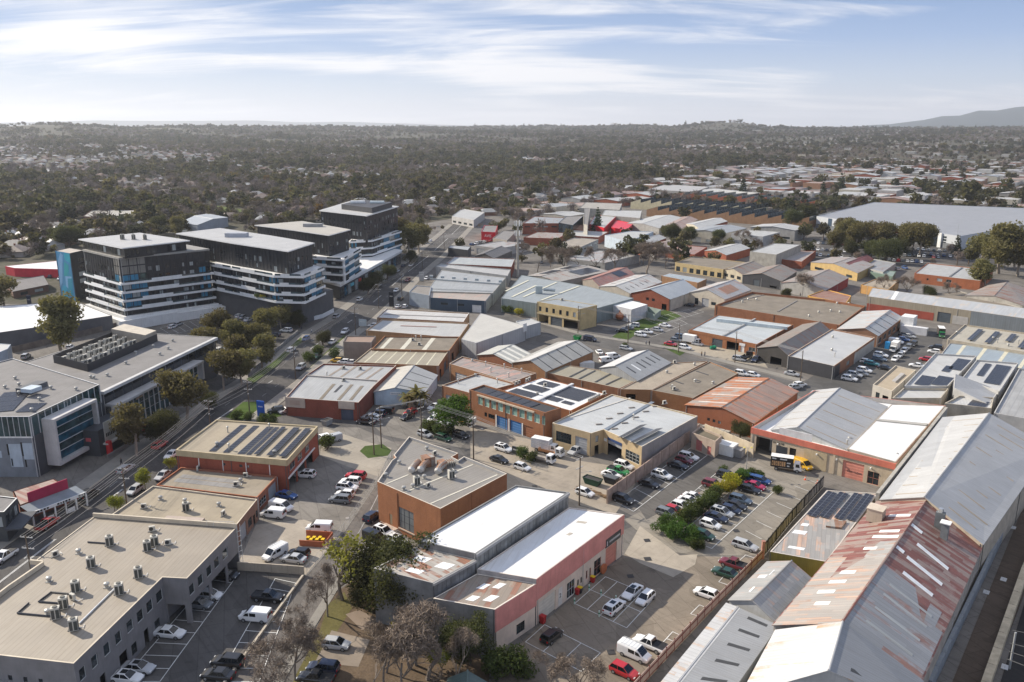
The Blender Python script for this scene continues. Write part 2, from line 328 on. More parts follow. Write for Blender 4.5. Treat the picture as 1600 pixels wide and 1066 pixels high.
class Bld:
 def __init__(s,name,label,px,h,wall,roof,cat='building',par=.35,base=0.0,cope=None,ops=None,gable=None,group=None,rib=0,split=None,world=False,zs=None,over=.0,facew=None,inner=None,order=None):
  """px: roof corners in order round the building; h their height; ops: {edge: [(kind, s0, s1, z0, z1, ...)]}; gable=(edge that carries the gable, rise, where)"""
  pts = [Vector(p) for p in px] if world else [P(p[0],p[1],h) for p in px]
  if len(pts) == 3: pts.append(pts[0]+pts[2]-pts[1])
  if zs: pts = [Vector((p.x,p.y,z)) for p,z in zip(([P(q[0],q[1],z) for q,z in zip(px,zs)] if not world else pts),zs)]
  s.p = pts;s.h = h;s.base = base;n = len(pts);s.n = n;sg = 1 if area2(pts) > 0 else -1;s.sg = sg
  c = sum(pts,Vector())/n;c.z = base;s.c = c
  s.root = root(name,c,label,cat,group);s.ops = ops or {};s.wall = wall;s.roofmat = roof
  wm = MB();cope = cope or wall
  for i in range(n):
   a,b = pts[i],pts[(i+1) % n];s.face(wm,i,a,b,(facew or {}).get(i,wall))
  s.planes = []
  if gable:
   e,rise,t = gable;a,b,c2,d = (pts[(e+k) % 4] for k in range(4))
   r0 = lerp(a,b,t)+Vector((0,0,rise));r1 = lerp(d,c2,t)+Vector((0,0,rise))
   wm.poly((a,b,r0) if sg > 0 else (b,a,r0),wall);wm.poly((c2,d,r1) if sg > 0 else (d,c2,r1),wall)
   ax = (r1-r0).normalized()*.25;rm = MB();th = Vector((0,0,.1))
   for lo0,lo1,hi0,hi1 in ((b,c2,r0,r1),(a,d,r0,r1)):
    o = (lo0-hi0);o = o.normalized()*.25
    q = [lo0+o-ax+th*.3,lo1+o+ax+th*.3,hi1+ax+th*.3,hi0-ax+th*.3];s.planes.append([x+th for x in q])
    rm.hexa(q+[x+th for x in q],roof)
   wm_done = True;part('roof',rm,s.root)
   rc = MB();rc.tube(r0-ax+th*1.4,r1+ax+th*1.4,.16,.16,roof,5);part('ridge_capping',rc,s.root)
  else:
   inn = inset(pts,.22);rm = MB();k = par
   top = [p.copy() for p in pts]
   if k > 0.02:
    pm = MB()
    for i in range(n):
     j = (i+1) % n;pm.poly((top[i],top[j],inn[j],inn[i]) if sg > 0 else (top[j],top[i],inn[i],inn[j]),cope)
     lo = Vector((0,0,k));pm.poly((inn[i],inn[j],inn[j]-lo,inn[i]-lo) if sg < 0 else (inn[j],inn[i],inn[i]-lo,inn[j]-lo),inner or wall)
    part('parapet',pm,s.root)
   rp = [q-Vector((0,0,k)) for q in inn]
   ud = pts[(rib+1) % n]-pts[rib]
   rm.poly(rp if sg > 0 else rp[::-1],roof,ud);part('roof',rm,s.root)
   s.planes = [[q+Vector((0,0,.0)) for q in (rp if n == 4 else rp[:4])]]
  part('wall',wm,s.root);DP = flat(((.42,.40,.37),(.10,.10,.10),(.5,.5,.49))[int(abs(c.x*7+c.y)) % 3])
  if c.length < 430 and n < 7:
   for i in (0,1):
    a,b = pts[i],pts[(i+1) % n];L = (b-a).length
    for t in ((.015,.985) if L < 22 else (.015,.5,.985)) if L > 8 else ():
     if any(o[1] < t < o[2] for o in s.ops.get(i,()) if o[1] <= 1.5): continue
     s.panel(i,t-.05/L,t+.05/L,.05,min(a.z,b.z)-base-.15,DP,'downpipe',.10)
 def face(s,wm,i,a,b,mat):
  L = (Vector((b.x,b.y,0))-Vector((a.x,a.y,0))).length;d = Vector((b.x-a.x,b.y-a.y,0)).normalized();nrm = Vector((d.y,-d.x,0))*s.sg
  zt = min(a.z,b.z);o = Vector((a.x,a.y,0));rd = .16
  ops = []
  for q in s.ops.get(i,()):
   k,s0,s1,z0,z1 = q[:5];s0,s1 = (L*(edge_at(a,b,v,(z0+z1)/2+s.base) if v > 1.5 else v) for v in (s0,s1));s0,s1 = min(s0,s1),max(s0,s1);ops.append((k,s0,s1,z0+s.base,min(z1+s.base,zt-.1))+tuple(q[5:]))
  xs = sorted({0.0,L,*[q[1] for q in ops],*[q[2] for q in ops]});zs = sorted({s.base,zt,*[q[3] for q in ops],*[q[4] for q in ops]})
  W3 = lambda x,z,e=0.0: o+d*x+Vector((0,0,z))-nrm*e
  def Q(m,x0,x1,z0,z1,e,mt):
   q = (W3(x0,z0,e),W3(x1,z0,e),W3(x1,z1,e),W3(x0,z1,e));m.poly(q if s.sg > 0 else q[::-1],mt,d)
  if not ops: Q(wm,0,L,s.base,zt,0,mat)
  else:
   for x0,x1 in zip(xs,xs[1:]):
    run = None
    for z0,z1 in zip(zs,zs[1:]):
     if x1-x0 < 1e-4 or z1-z0 < 1e-4: continue
     mx,mz = (x0+x1)/2,(z0+z1)/2
     if any(q[1] < mx < q[2] and q[3] < mz < q[4] for q in ops): continue
     Q(wm,x0,x1,z0,z1,0,mat)
  if abs(a.z-b.z) > .01:
   A,B = a.copy(),b.copy();A2 = Vector((a.x,a.y,zt));B2 = Vector((b.x,b.y,zt));wm.poly((A2,B2,B) if a.z < b.z else (A2,B2,A),mat,d)
  for q in ops:
   k,x0,x1,z0,z1 = q[:5];ex = q[5:]
   for (u0,w0,u1,w1) in ((x0,z0,x0,z1),(x1,z1,x1,z0),(x0,z1,x1,z1),(x1,z0,x0,z0)):
    wm.poly((W3(u0,w0),W3(u1,w1),W3(u1,w1,rd),W3(u0,w0,rd)),mat)
   if k == 'win' or k == 'blank':
    fm = ex[0] if ex else FRAME_D;nx = ex[1] if len(ex) > 1 else 2;ny = ex[2] if len(ex) > 2 else 1;gm = ex[3] if len(ex) > 3 else GLASS
    wf,wp = window_mesh(x1-x0,z1-z0,nx,ny,fm,gm)
    og = W3(x0,z0,rd-.05)-s.c;Mx = Matrix(((d.x,-nrm.x,0,og.x),(d.y,-nrm.y,0,og.y),(0,0,1,og.z),(0,0,0,1)))
    w = ob('window',wf,s.root,M=Mx);ob('pane',wp,w)
   elif k == 'door':
    m = MB();mt = ex[0] if ex else ALU;dz = (z1-z0);nn = max(2,int(dz/.6))
    for r in range(nn): m.quad(*[W3(x,z,e) for x,z,e in ((x0,z0+dz*r/nn,rd),(x1,z0+dz*r/nn,rd),(x1,z0+dz*(r+1)/nn-.04,rd-.03),(x0,z0+dz*(r+1)/nn-.04,rd-.03))],mt,d);m.quad(*[W3(x,z,e) for x,z,e in ((x0,z0+dz*(r+1)/nn-.04,rd-.03),(x1,z0+dz*(r+1)/nn-.04,rd-.03),(x1,z0+dz*(r+1)/nn,rd),(x0,z0+dz*(r+1)/nn,rd))],mt,d)
    part(ex[1] if len(ex) > 1 else 'roller_door',m,s.root)
   elif k == 'open': pass
 def at(s,i,t,z,out=0.0):
  a,b = s.p[i],s.p[(i+1) % s.n];d = Vector((b.x-a.x,b.y-a.y,0)).normalized();nrm = Vector((d.y,-d.x,0))*s.sg
  q = lerp(a,b,t);return Vector((q.x,q.y,z+s.base))+nrm*out
 def panel(s,i,s0,s1,z0,z1,mat,name='wall_panel',th=.06,off=0.0,parent=None,**t):
  """a slab standing proud of wall i"""
  m = MB();p = [s.at(i,s0,z0,off),s.at(i,s1,z0,off),s.at(i,s1,z0,off+th),s.at(i,s0,z0,off+th)];h = Vector((0,0,z1-z0))
  if s.sg < 0: p = [p[1],p[0],p[3],p[2]]
  m.hexa(p[::1]+[q+h for q in p],mat);o = part(name,m,parent or s.root,s.c,**t);return o
 def pl(s,k,u,v,up=0.0):
  a,b,c,d = s.planes[k];q = lerp(lerp(a,b,u),lerp(d,c,u),v);n = (b-a).cross(d-a).normalized();n = n if n.z > 0 else -n;return q+n*up
 def strip(s,k,u0,u1,v0,v1,mat,name='skylight_strip',up=.03):
  m = MB();p = [s.pl(k,*q,up=-.01) for q in ((u0,v0),(u1,v0),(u1,v1),(u0,v1))];t = [s.pl(k,*q,up=up) for q in ((u0,v0),(u1,v0),(u1,v1),(u0,v1))]
  m.hexa(p+t,mat);return part(name,m,s.root,s.c)
 def solar(s,k,u0,u1,v0,v1,nu,nv,tilt=0.0,merge=False,up=.12):
  a,b,d = s.pl(k,u0,v0,up),s.pl(k,u1,v0,up),s.pl(k,u0,v1,up);ex,ey = (b-a),(d-a);w,l = ex.length/nu,ey.length/nv;X,Y = ex.normalized(),ey.normalized();Z = X.cross(Y).normalized()
  if Z.z < 0: Z = -Z;
  if l*nv > w*nu:
   Y = ey.normalized();X = Y.cross(Z)*(1 if Y.cross(Z).dot(ex) > 0 else -1)
  else: Y = Z.cross(X)*(1 if Z.cross(X).dot(ey) > 0 else -1)
  rh = X.cross(Y).dot(Z) > 0
  def pm(m,W,Lh):
   m.box((W/2,Lh/2,.0),(W-.03,Lh-.03,.04),PVF);m.quad((.05,.05,.023),(W-.05,.05,.023),(W-.05,Lh-.05,.023),(.05,Lh-.05,.023),PVM)
  if tilt: ca,sa = math.cos(tilt),math.sin(tilt);Y,Z = Y*ca+Z*sa,Z*ca-Y*sa
  if merge:
   m = MB();M4 = Matrix(((X.x,Y.x,Z.x,a.x),(X.y,Y.y,Z.y,a.y),(X.z,Y.z,Z.z,a.z),(0,0,0,1)))
   for i in range(nu):
    for j in range(nv):
     q = [M4 @ Vector((w*(i+x),l*(j+y),z)) for z in (0,.05) for x,y in ((.02,.02),(.98,.02),(.98,.98),(.02,.98))];m.hexa(q,PVF,PVM)
   return part('solar_array',m,s.root,s.c,kind='stuff')
  me = MB();pm(me,w,l);me = me.mesh('solar_panel')
  for i in range(nu):
   for j in range(nv):
    og = a+X*(w*i)+Y*(l*j)-s.c;ob('solar_panel',me,s.root,M=Matrix(((X.x,Y.x,Z.x,og.x),(X.y,Y.y,Z.y,og.y),(X.z,Y.z,Z.z,og.z),(0,0,0,1))))
PVM = pvmat();PVF = flat((.30,.31,.33),.35,.6)
# rooftop plant: one of each kind, then copies
def proto_ac(big):
 r = root('air_conditioner',(0,0,0),'x','air conditioner');b = MB();w,d,h = (1.15,.85,1.75) if big else (.95,.4,.95)
 b.box((0,0,.12+h/2),(w,d,h),paint((.52,.50,.44),.5));b.box((0,0,.06),(w+.5,.12,.12),flat((.2,.2,.2)));b.box((0,d*.4,.06),(w+.5,.1,.1),flat((.2,.2,.2)));part('casing',b,r)
 g = MB()
 if big:
  g.box((w*.27,-d/2-.012,.12+h*.45),(w*.40,.02,h*.78),flat((.06,.065,.06)));g.box((-w*.24,-d/2-.012,.12+h*.45),(w*.36,.02,h*.78),flat((.07,.07,.065)));g.box((w/2+.012,0,.12+h*.45),(.02,d*.8,h*.78),flat((.06,.06,.06)))
  g.tube((0,0,.12+h),(0,0,.12+h+.12),.34,.31,flat((.10,.10,.09)),12)
 else: g.tube((-w*.12,-d/2,.12+h*.52),(-w*.12,-d/2-.03,.12+h*.52),.34,.34,flat((.05,.05,.05)),12)
 part('fan_grille',g,r)
 p = MB();p.tube((w/2,0,.35),(w/2+.55,.1,.12),.05,.05,flat((.75,.75,.72)),5);p.tube((w/2+.55,.1,.12),(w/2+.6,.9,.1),.05,.05,flat((.75,.75,.72)),5);part('pipe',p,r)
 return r
ACBIG,ACSMALL = proto_ac(True),proto_ac(False)
def proto_vent():
 r = root('roof_ventilator',(0,0,0),'x','vent');b = MB();m = flat((.42,.41,.38),.4,.3);b.box((0,0,.05),(.8,.8,.1),m);b.tube((0,0,.1),(0,0,.4),.28,.28,m,8);part('base',b,r)
 t = MB();pr = [(.25,.40),(.42,.5),(.45,.66),(.36,.82),(.1,.9)]
 for (r0,z0),(r1,z1) in zip(pr,pr[1:]): t.tube((0,0,z0),(0,0,z1),r0,r1,m,10,False)
 t.tube((0,0,.89),(0,0,.9),.1,.02,m,6);part('turbine',t,r);return r
VENT = proto_vent()
def proto_flue():
 r = root('roof_flue',(0,0,0),'x','vent');m = flat((.5,.49,.46),.4,.4);b = MB();b.tube((0,0,0),(0,0,1.3),.15,.15,m,8);part('pipe',b,r)
 c = MB();c.tube((0,0,1.3),(0,0,1.36),.3,.3,m,8);c.tube((0,0,1.42),(0,0,1.62),.3,.04,m,8);part('cowl',c,r);return r
FLUE = proto_flue()
FIRST = set()
def place(proto,w,rz,label,group,scale=1.0):
 o = proto if proto not in FIRST else copy_tree(proto);FIRST.add(proto)
 o.location = w;o.rotation_euler.z = rz;o.scale = (scale,)*3;o['label'] = label;o['group'] = group;return o
# ---------------------------------------------------------------- terrain, roads, paving
def sstep(a,b,x): t = np.clip((x-a)/(b-a),0,1);return t*t*(3-2*t)
def tz(x,y):
 x = np.asarray(x,float);y = np.asarray(y,float);r = np.hypot(x,y);th = np.degrees(np.arctan2(x,np.maximum(y,1e-3)))
 w = np.sin(x/410+1.3)*np.sin(y/530+.4)+.6*np.sin(x/190+y/260)+.5*np.sin(y/880-x/700)
 z = sstep(1200,6300,r)*(66+7*w)*(1-.45*sstep(7200,9500,r))
 g = lambda t0,ws,r0,wr: np.exp(-((th-t0)/ws)**2-((r-r0)/wr)**2)
 z = z+34*g(-28.5,3.4,4700,900)+16*g(-20,4,5600,900)+42*g(14.3,2.7,5400,800)+12*g(5,5,6500,900)+14*g(8.6,1.6,6000,700)
 mt = np.interp(th,[12,18,22,24.5,26.5,28.5,31,34,38,44,52],[0,30,60,105,185,255,330,372,420,300,120])*np.exp(-((r-14000)/1700)**2)*(1+.05*np.sin(th*3.1)+.03*np.sin(th*9))
 lf = np.interp(th,[-40,-30,-26,-22,-17,-14,-11,-4,2],[120,170,230,215,245,190,205,120,60])*np.exp(-((r-24000)/2500)**2)
 return np.where(r < 1200,0,z+mt+lf)
def tz1(x,y): return float(tz(x,y))
@cached
def suburbmat():
 t = NT('suburban_ground');p = t.pos();a = t.noise(p,.012,6,.7);b = t.noise(p,.06,5,.65);c3 = t.noise(p,.4,4,.6)
 c = t.mix(t.ramp(a,.35,.65),(.062,.058,.042),(.105,.092,.07));c = t.mix(t.ramp(b,.45,.6),c,(.055,.058,.036));c = t.mix(t.ramp(c3,.55,.7,0,.6),c,(.16,.145,.12))
 ln_ = t.n('ShaderNodeVectorMath',operation='LENGTH');t.put(ln_.inputs[0],p);c = t.mix(t.ramp(ln_.outputs['Value'],7500,9500),c,(.018,.032,.03))   # forested ranges
 return t.fin(c,.95,0,.1)
def terrain():
 rs = np.concatenate([[3,60],np.linspace(150,1200,12),np.geomspace(1300,30000,90)]);ths = np.radians(np.linspace(-70,70,150));n = len(ths)
 X = rs[:,None]*np.sin(ths)[None];Y = rs[:,None]*np.cos(ths)[None]-40;Z = tz(X,Y)
 v = np.stack([X,Y,Z],-1).reshape(-1,3);i = np.arange(len(rs)-1)[:,None]*n+np.arange(n-1)[None];f = np.stack([i,i+n,i+n+1,i+1],-1).reshape(-1,4)[:,::-1]
 me = bpy.data.meshes.new('ground');me.from_pydata(v.tolist(),[],f.tolist());me.materials.append(suburbmat());me.polygons.foreach_set('use_smooth',[True]*len(f));me.uv_layers.new();return ob('ground',me,kind='structure')
terrain()
ASPH = asphalt((.088,.083,.080));ASPH2 = asphalt((.125,.118,.112));ASPHL = asphalt((.20,.185,.165));CONC = concrete((.30,.27,.225));CONC2 = concrete((.36,.32,.26),5.0);PATH = concrete((.24,.225,.20),1.6,-.1);GRASS = grassmat((.06,.092,.024));DRYG = grassmat((.13,.115,.045));DIRT = grassmat((.13,.095,.065));LINE = paint((.62,.62,.60),.7,.2);LINEG = paint((.34,.34,.33),.7,.25)
# the whole estate is paved: yards and verges lie on one base
sheet('estate_paving',[(-700,1500),(-500,620),(-200,470),(130,478),(360,420),(560,385),(660,350),(905,305),(1330,224),(1800,222),(2600,420),(2600,1500)],.012,asphalt((.165,.152,.138),.5))
def ribbon(name,line,half,z,mat,kind='structure',hgt=0.0,px=True):
 """a strip along a polyline; px points lie on the ground"""
 NSH[0] += 1;z += NSH[0]*.0011
 w = [P(*q) if px else Vector((*q,0)) for q in line];L = [];Rr = []
 for i,q in enumerate(w):
  d = (w[min(i+1,len(w)-1)]-w[max(i-1,0)]).normalized();n = Vector((-d.y,d.x,0));hf = half[i] if isinstance(half,(list,tuple)) else half;L.append(q+n*hf);Rr.append(q-n*hf)
 mb = MB();c = sum(w,Vector())/len(w);u = Vector((0,0,z))
 for i in range(len(w)-1):
  if hgt: mb.hexa([Rr[i]+u,Rr[i+1]+u,L[i+1]+u,L[i]+u]+[q+u+Vector((0,0,hgt)) for q in (Rr[i],Rr[i+1],L[i+1],L[i])],mat)
  else: mb.quad(Rr[i]+u,Rr[i+1]+u,L[i+1]+u,L[i]+u,mat)
 return ob(name,mb.mesh(name,c),None,c,kind=kind),L,Rr
# main street, followed in world metres from its kerbs
MAIN = [(-88,118),(-86,140),(-83.5,162),(-81.5,185),(-77,214),(-73.5,240),(-71.5,266),(-69,294),(-64.5,322),(-60.5,372),(-57,426),(-50.5,493),(-45,575),(-40,660)]
_,mL,mR = ribbon('main_road',MAIN,7.3,.016,ASPH,px=False)
for nm,side,off,wd,mt in (('footpath',mL,2.0,3.6,PATH),('footpath',mR,-2.0,3.4,PATH)):
 pts = []
 for i,q in enumerate(side):
  c0 = Vector((*MAIN[i],0));n = (q-c0).normalized();pts.append(tuple((q+n*2.1)[:2]))
 ribbon(nm,pts,1.9,.0,mt,hgt=.12,px=False)
for side in (mL,mR): ribbon('kerb',[tuple((q+(q-Vector((*MAIN[i],0))).normalized()*.1)[:2]) for i,q in enumerate(side)],.1,0,CONC2,hgt=.135,px=False)
def dashes(line,off,dash,gap,z,mat,wdt=.06,name='lane_marking',a0=0.0):
 w = [Vector((*q,0)) for q in line];mb = MB();acc = -a0
 for a,b in zip(w,w[1:]):
  L = (b-a).length;d = (b-a)/L;n = Vector((-d.y,d.x,0));t = acc
  while t < L:
   s0,s1 = max(t,0),min(t+dash,L)
   if s1 > s0: mb.quad(*[a+d*s+n*(off+e)+Vector((0,0,z)) for s,e in ((s0,-wdt),(s1,-wdt),(s1,wdt),(s0,wdt))],mat)
   t += dash+gap
  acc = t-L
 ob(name,mb.mesh(name),kind='structure')
dashes(MAIN,.12,40,0,.03,LINE);dashes(MAIN,-.12,40,0,.03,LINE);dashes(MAIN,3.4,3,6,.03,LINEG);dashes(MAIN,-3.4,3,6,.03,LINEG)
# side street from the main road past the brick building, then down the estate
SIDE1 = [(430,628),(500,648),(600,688),(690,724),(790,757),(880,790),(960,818),(1010,850)]
ribbon('side_street',[(400,640),(450,650),(520,664),(600,680),(650,694),(720,716),(790,744),(860,772),(935,806),(975,828)],5.4,.016,asphalt((.105,.10,.097)))
# lane between the yard and the brick building
ribbon('back_lane',[(622,690),(606,735),(575,790),(535,850),(490,910),(452,970),(400,1040),(350,1110)],3.7,.017,asphalt((.16,.145,.132)))
ribbon('lane_marking',[(600,755),(570,815),(548,856)],.08,.022,LINEG)
# middle street beyond the brown roofs
ribbon('side_street',[(770,492),(850,514),(910,530),(980,545),(1050,556),(1130,578),(1200,594),(1262,612),(1320,640)],5.0,.016,asphalt((.115,.11,.105)))
ribbon('footpath',[(840,503),(905,521),(985,534),(1060,546),(1135,566),(1205,583),(1255,596)],1.5,0,PATH,hgt=.1)
ribbon('side_street',[(690,400),(760,415),(860,408),(1000,398),(1150,392),(1300,402),(1500,420)],4.6,.014,ASPH)
ribbon('estate_road',[(700,372),(905,322),(1110,275),(1310,231),(1500,214)],[9,10,11,12,12],.014,asphalt((.14,.135,.13)))
# yards
sheet('yard_concrete',[(470,690),(500,668),(560,668),(625,695),(590,760),(540,830),(478,900),(370,888),(400,800),(440,740)],.020,ASPHL)
sheet('driveway',[(505,668),(572,690),(612,700),(592,745),(545,730),(500,712)],.024,CONC)
sheet('yard_concrete',[(372,882),(400,820),(475,812),(533,832),(478,898)],.024,concrete((.33,.29,.24)))
sheet('car_park',[(80,1110),(250,990),(330,900),(372,884),(470,905),(300,1110)],.022,asphalt((.105,.10,.097),.3))
sheet('car_park',[(840,980),(976,866),(1040,868),(1192,872),(1000,1075),(780,1090),(775,1040)],.020,asphalt((.225,.19,.15),.35))
sheet('driveway',[(976,865),(1000,822),(1062,868),(1090,866),(1086,882),(1052,902),(1000,880)],.024,concrete((.34,.30,.245),6))
sheet('car_park',[(975,812),(1000,800),(1165,690),(1260,735),(1288,752),(1190,868),(1085,868),(1030,858)],.018,asphalt((.245,.222,.188),.3))
sheet('car_park',[(985,775),(1100,690),(1170,712),(1095,768),(1010,812)],.022,asphalt((.115,.108,.10),.3))
sheet('forecourt',[(735,665),(850,692),(905,720),(1005,735),(985,770),(960,805),(880,775),(800,742),(735,715)],.020,concrete((.30,.26,.21),5))
sheet('forecourt',[(560,645),(640,640),(690,655),(740,680),(720,700),(650,690),(600,680)],.019,ASPHL)
sheet('car_park',[(845,520),(905,510),(975,508),(1060,488),(1128,484),(1110,512),(1075,530),(1062,546),(930,530)],.018,ASPH2)
sheet('grass_verge',[(955,528),(975,512),(1012,492),(1040,484),(1065,494),(1035,506),(1000,518),(978,534)],.03,GRASS)
sheet('grass_verge',[(1030,540),(1052,534),(1075,548),(1062,556)],.03,GRASS)
sheet('forecourt',[(1075,530),(1184,552),(1200,575),(1130,562),(1068,548)],.020,concrete((.33,.29,.23),5))
sheet('grass_verge',[(562,705),(570,697),(598,694),(612,704),(606,712),(575,716)],.03,GRASS)
sheet('grass_verge',[(385,592),(425,567),(470,527),(474,532),(432,572),(395,600)],.14,GRASS)
sheet('grass_verge',[(455,610),(478,580),(512,548),(540,522),(534,545),(495,575),(482,600),(470,612)],.026,grassmat((.075,.10,.03)))
sheet('grass_verge',[(352,652),(380,628),(410,628),(440,650),(395,660)],.03,grassmat((.06,.10,.02)))
sheet('car_park',[(185,600),(340,500),(430,505),(470,520),(420,565),(340,610)],.014,ASPH)
sheet('car_park',[(1245,605),(1330,545),(1395,505),(1475,515),(1470,545),(1400,600),(1330,640)],.016,asphalt((.10,.097,.094),.35))
sheet('car_park',[(1260,415),(1290,370),(1340,345),(1600,360),(1640,400),(1540,418),(1440,408),(1390,425)],.016,ASPH)
sheet('dirt_verge',[(455,1110),(485,1000),(520,930),(560,900),(690,935),(765,1050),(760,1110)],.020,DIRT)
sheet('grass_verge',[(440,1110),(462,1055),(500,985),(512,945),(538,925),(550,950),(528,985),(500,1030),(480,1110)],.028,DRYG)
ribbon('footpath',[(410,1110),(450,1040),(488,975),(522,920),(552,880),(575,858)],.75,0,PATH,hgt=.06)
sheet('parking_bay',[(492,1035),(518,985),(578,1000),(560,1042)],.034,concrete((.24,.20,.16),20));sheet('parking_bay',[(540,960),(560,953),(592,968),(566,985)],.034,concrete((.23,.18,.14),20))
for x,y,s_ in ((1012,874,.9),(1011,845,.8),(985,901,.8),(1066,735,.8),(700,702,.7),(560,740,.7),(432,855,.7),(520,865,.8),(955,1020,.8),(870,985,.7),(1150,830,.8),(835,760,.7)):
 w = P(x,y);sheet('drain_grate',[tuple((w+Vector((math.cos(a),math.sin(a),0))*s_)[:2]) for a in (.9,2.47,4.04,5.61)],.05,flat((.035,.034,.034)),world=True)
for x,y in ((543,810),(640,700),(760,735),(300,690),(560,490)):
 w = P(x,y);sheet('manhole_cover',[tuple((w+Vector((math.cos(k*.7854),math.sin(k*.7854),0))*.45)[:2]) for k in range(8)],.03,flat((.30,.28,.26)),world=True)
# railway lane along the sheds
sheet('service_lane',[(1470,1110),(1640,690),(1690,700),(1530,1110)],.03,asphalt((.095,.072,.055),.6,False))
# painted bays
def bays(name,A,B,C,D,n,rows=1,wdt=.06,z=.10,outer=True):
 """A-B is the front of the row, D-C its back; n bays side by side"""
 a,b,c,d = (P(*q) for q in (A,B,C,D));mb = MB();k = 0
 def ln(p,q):
  nonlocal k
  k += 1;e = (q-p).normalized();nn = Vector((-e.y,e.x,0))*wdt;u = Vector((0,0,z+.0007*k));mb.quad(p-nn+u,q-nn+u,q+nn+u,p+nn+u,LINE)
 for i in range(n+1): ln(lerp(a,b,i/n),lerp(d,c,i/n))
 for r in range(0,rows+1):
  if outer or 0 < r < rows: ln(lerp(a,d,r/rows),lerp(b,c,r/rows))
 ob(name,mb.mesh(name),kind='structure')
bays('bay_marking',(898,944),(979,982),(1023,934),(946,902),4,2)
bays('bay_marking',(821,1004),(908,1050),(938,1021),(851,977),3,1)
bays('bay_marking',(1031,1010),(1051,988),(1064,994),(1046,1014),2,1);bays('bay_marking',(1079,960),(1093,946),(1110,953),(1098,966),1,1)
bays('bay_marking',(1153,879),(1165,868),(1185,875),(1176,884),1,1);bays('bay_marking',(1123,910),(1138,893),(1160,902),(1146,918),2,1)
bays('bay_marking',(990,800),(1105,712),(1080,700),(962,785),9,1);bays('bay_marking',(1190,843),(1278,756),(1255,748),(1165,830),0+6,1,outer=False)
bays('bay_marking',(1112,858),(1208,770),(1160,752),(1062,836),8,1);bays('bay_marking',(1040,806),(1125,735),(1150,745),(1065,820),7,1)
bays('bay_marking',(250,1066),(372,898),(340,892),(190,1066),10,1);bays('bay_marking',(338,1066),(430,905),(462,912),(405,1066),9,1)
bays('bay_marking',(250,513),(340,493),(352,502),(268,524),8,1);bays('bay_marking',(1010,500),(1085,482),(1100,488),(1030,508),7,1);bays('bay_marking',(1000,520),(1062,500),(1074,506),(1018,527),6,1)
for i,(x0,y0) in enumerate([(1024,868),(1055,820)]): pass
# ---------------------------------------------------------------- buildings near the camera
BEIGE = (.43,.372,.295);GREYR = (.44,.44,.42);WROOF = (.80,.80,.79);LROOF = (.56,.57,.57);BRK = (.36,.135,.055);BRKO = (.37,.155,.072);BRKR = (.27,.075,.045);TAN = (.43,.37,.29)
GREYREND = paint((.225,.215,.215));PINK = paint((.58,.235,.205));STRIPB = metalroof((.30,.25,.18));TRANS = flat((.70,.72,.70),.35);STRIPD = flat((.055,.055,.055),.5);ROLLER = paint((.36,.37,.38),.45);ROLLD = paint((.075,.09,.105),.45);COPEB = paint((.56,.49,.38));CEM = paint((.36,.34,.30),.8,.25)
def vents(b,spots,what,group,k=0):
 for q in spots:
  pr = {'a': ACBIG,'s': ACSMALL,'v': VENT,'f': FLUE}[q[0]];w = b.pl(q[4] if len(q) > 4 else k,q[1],q[2],-.02)
  nm = {'a': 'beige air conditioning condenser','s': 'small white air conditioning unit','v': 'round metal turbine ventilator','f': 'capped metal flue pipe'}[q[0]]
  place(pr,w,q[3] if len(q) > 3 else .9,nm+' '+what,nm.split(' ',1)[1]+'s '+group)
def pvents(b,spots,what,group):
 """the same, from where each unit stands in the survey photograph"""
 pl = b.planes[0];n = (pl[1]-pl[0]).cross(pl[3]-pl[0])
 for q in spots:
  d = P(q[1],q[2],0)-cam.location;o = cam.location;t = n.dot(pl[0]-o)/n.dot(d);w = o+d*t;pr = {'a': ACBIG,'s': ACSMALL,'v': VENT,'f': FLUE}[q[0]]
  nm = {'a': 'beige air conditioning condenser','s': 'small white air conditioning unit','v': 'round metal turbine ventilator','f': 'capped metal flue pipe'}[q[0]]
  place(pr,w,q[3] if len(q) > 3 else .9,nm+' '+(q[4] if len(q) > 4 else what),nm.split(' ',1)[1]+'s '+group)
# grey two storey office
w8 = [('win',x-4.5,x+5,4.55,6.35,FRAME_W,1,1) for x in (129,148,167,185,203,219,234,249)]
OFF = Bld('office_building','grey rendered two storey office with a beige ribbed roof and cars parked under it',[(-70,1016),(115,1037),(254,902),(292,904),(370,824),(147,807),(47,882),(67,884),(12,922),(-70,985)],7.93,GREYREND,metalroof(BEIGE,0,pitch=.8,var=.05),'office',par=.10,cope=COPEB,rib=2,
 ops={1: w8+[('win',242,250,.9,2.3,FRAME_D),('open',226,233,0,2.6),('open',188,200,0,2.7),('open',158,166,0,2.6),('win',206,214,.6,2.4,FRAME_D,1,1)],2: [('open',.06,.80,0,3.3)],
         3: [('win',x-4,x+4,4.6,6.3,FRAME_W,1,1) for x in (300,313.5,327,339,352)]+[('open',.03,.36,0,3.3),('open',.41,.70,0,3.3),('open',.74,.985,0,3.3)],0: [('win',s,s+.035,4.2,5.0,FRAME_D,1,1) for s in (.42,.55,.68)]+[('win',s,s+.05,2.2,3.4,FRAME_W,1,1) for s in (.40,.53,.66,.80)]})
m = MB()
for i in (6,7,8,4):
 a,b = OFF.p[i],OFF.p[(i+1) % OFF.n];d = (b-a).normalized();nn = Vector((d.y,-d.x,0));m.hexa([a,b,b-nn*.3,a-nn*.3]+[q+Vector((0,0,.75)) for q in (a,b,b-nn*.3,a-nn*.3)],COPEB)
part('parapet',m,OFF.root)
m = MB();fl = [Vector((q.x,q.y,3.5)) for q in (OFF.p[1],OFF.p[2],OFF.p[3],OFF.p[4],OFF.p[5],OFF.p[6])];m.poly(fl,GREYREND);part('first_floor_slab',m,OFF.root)
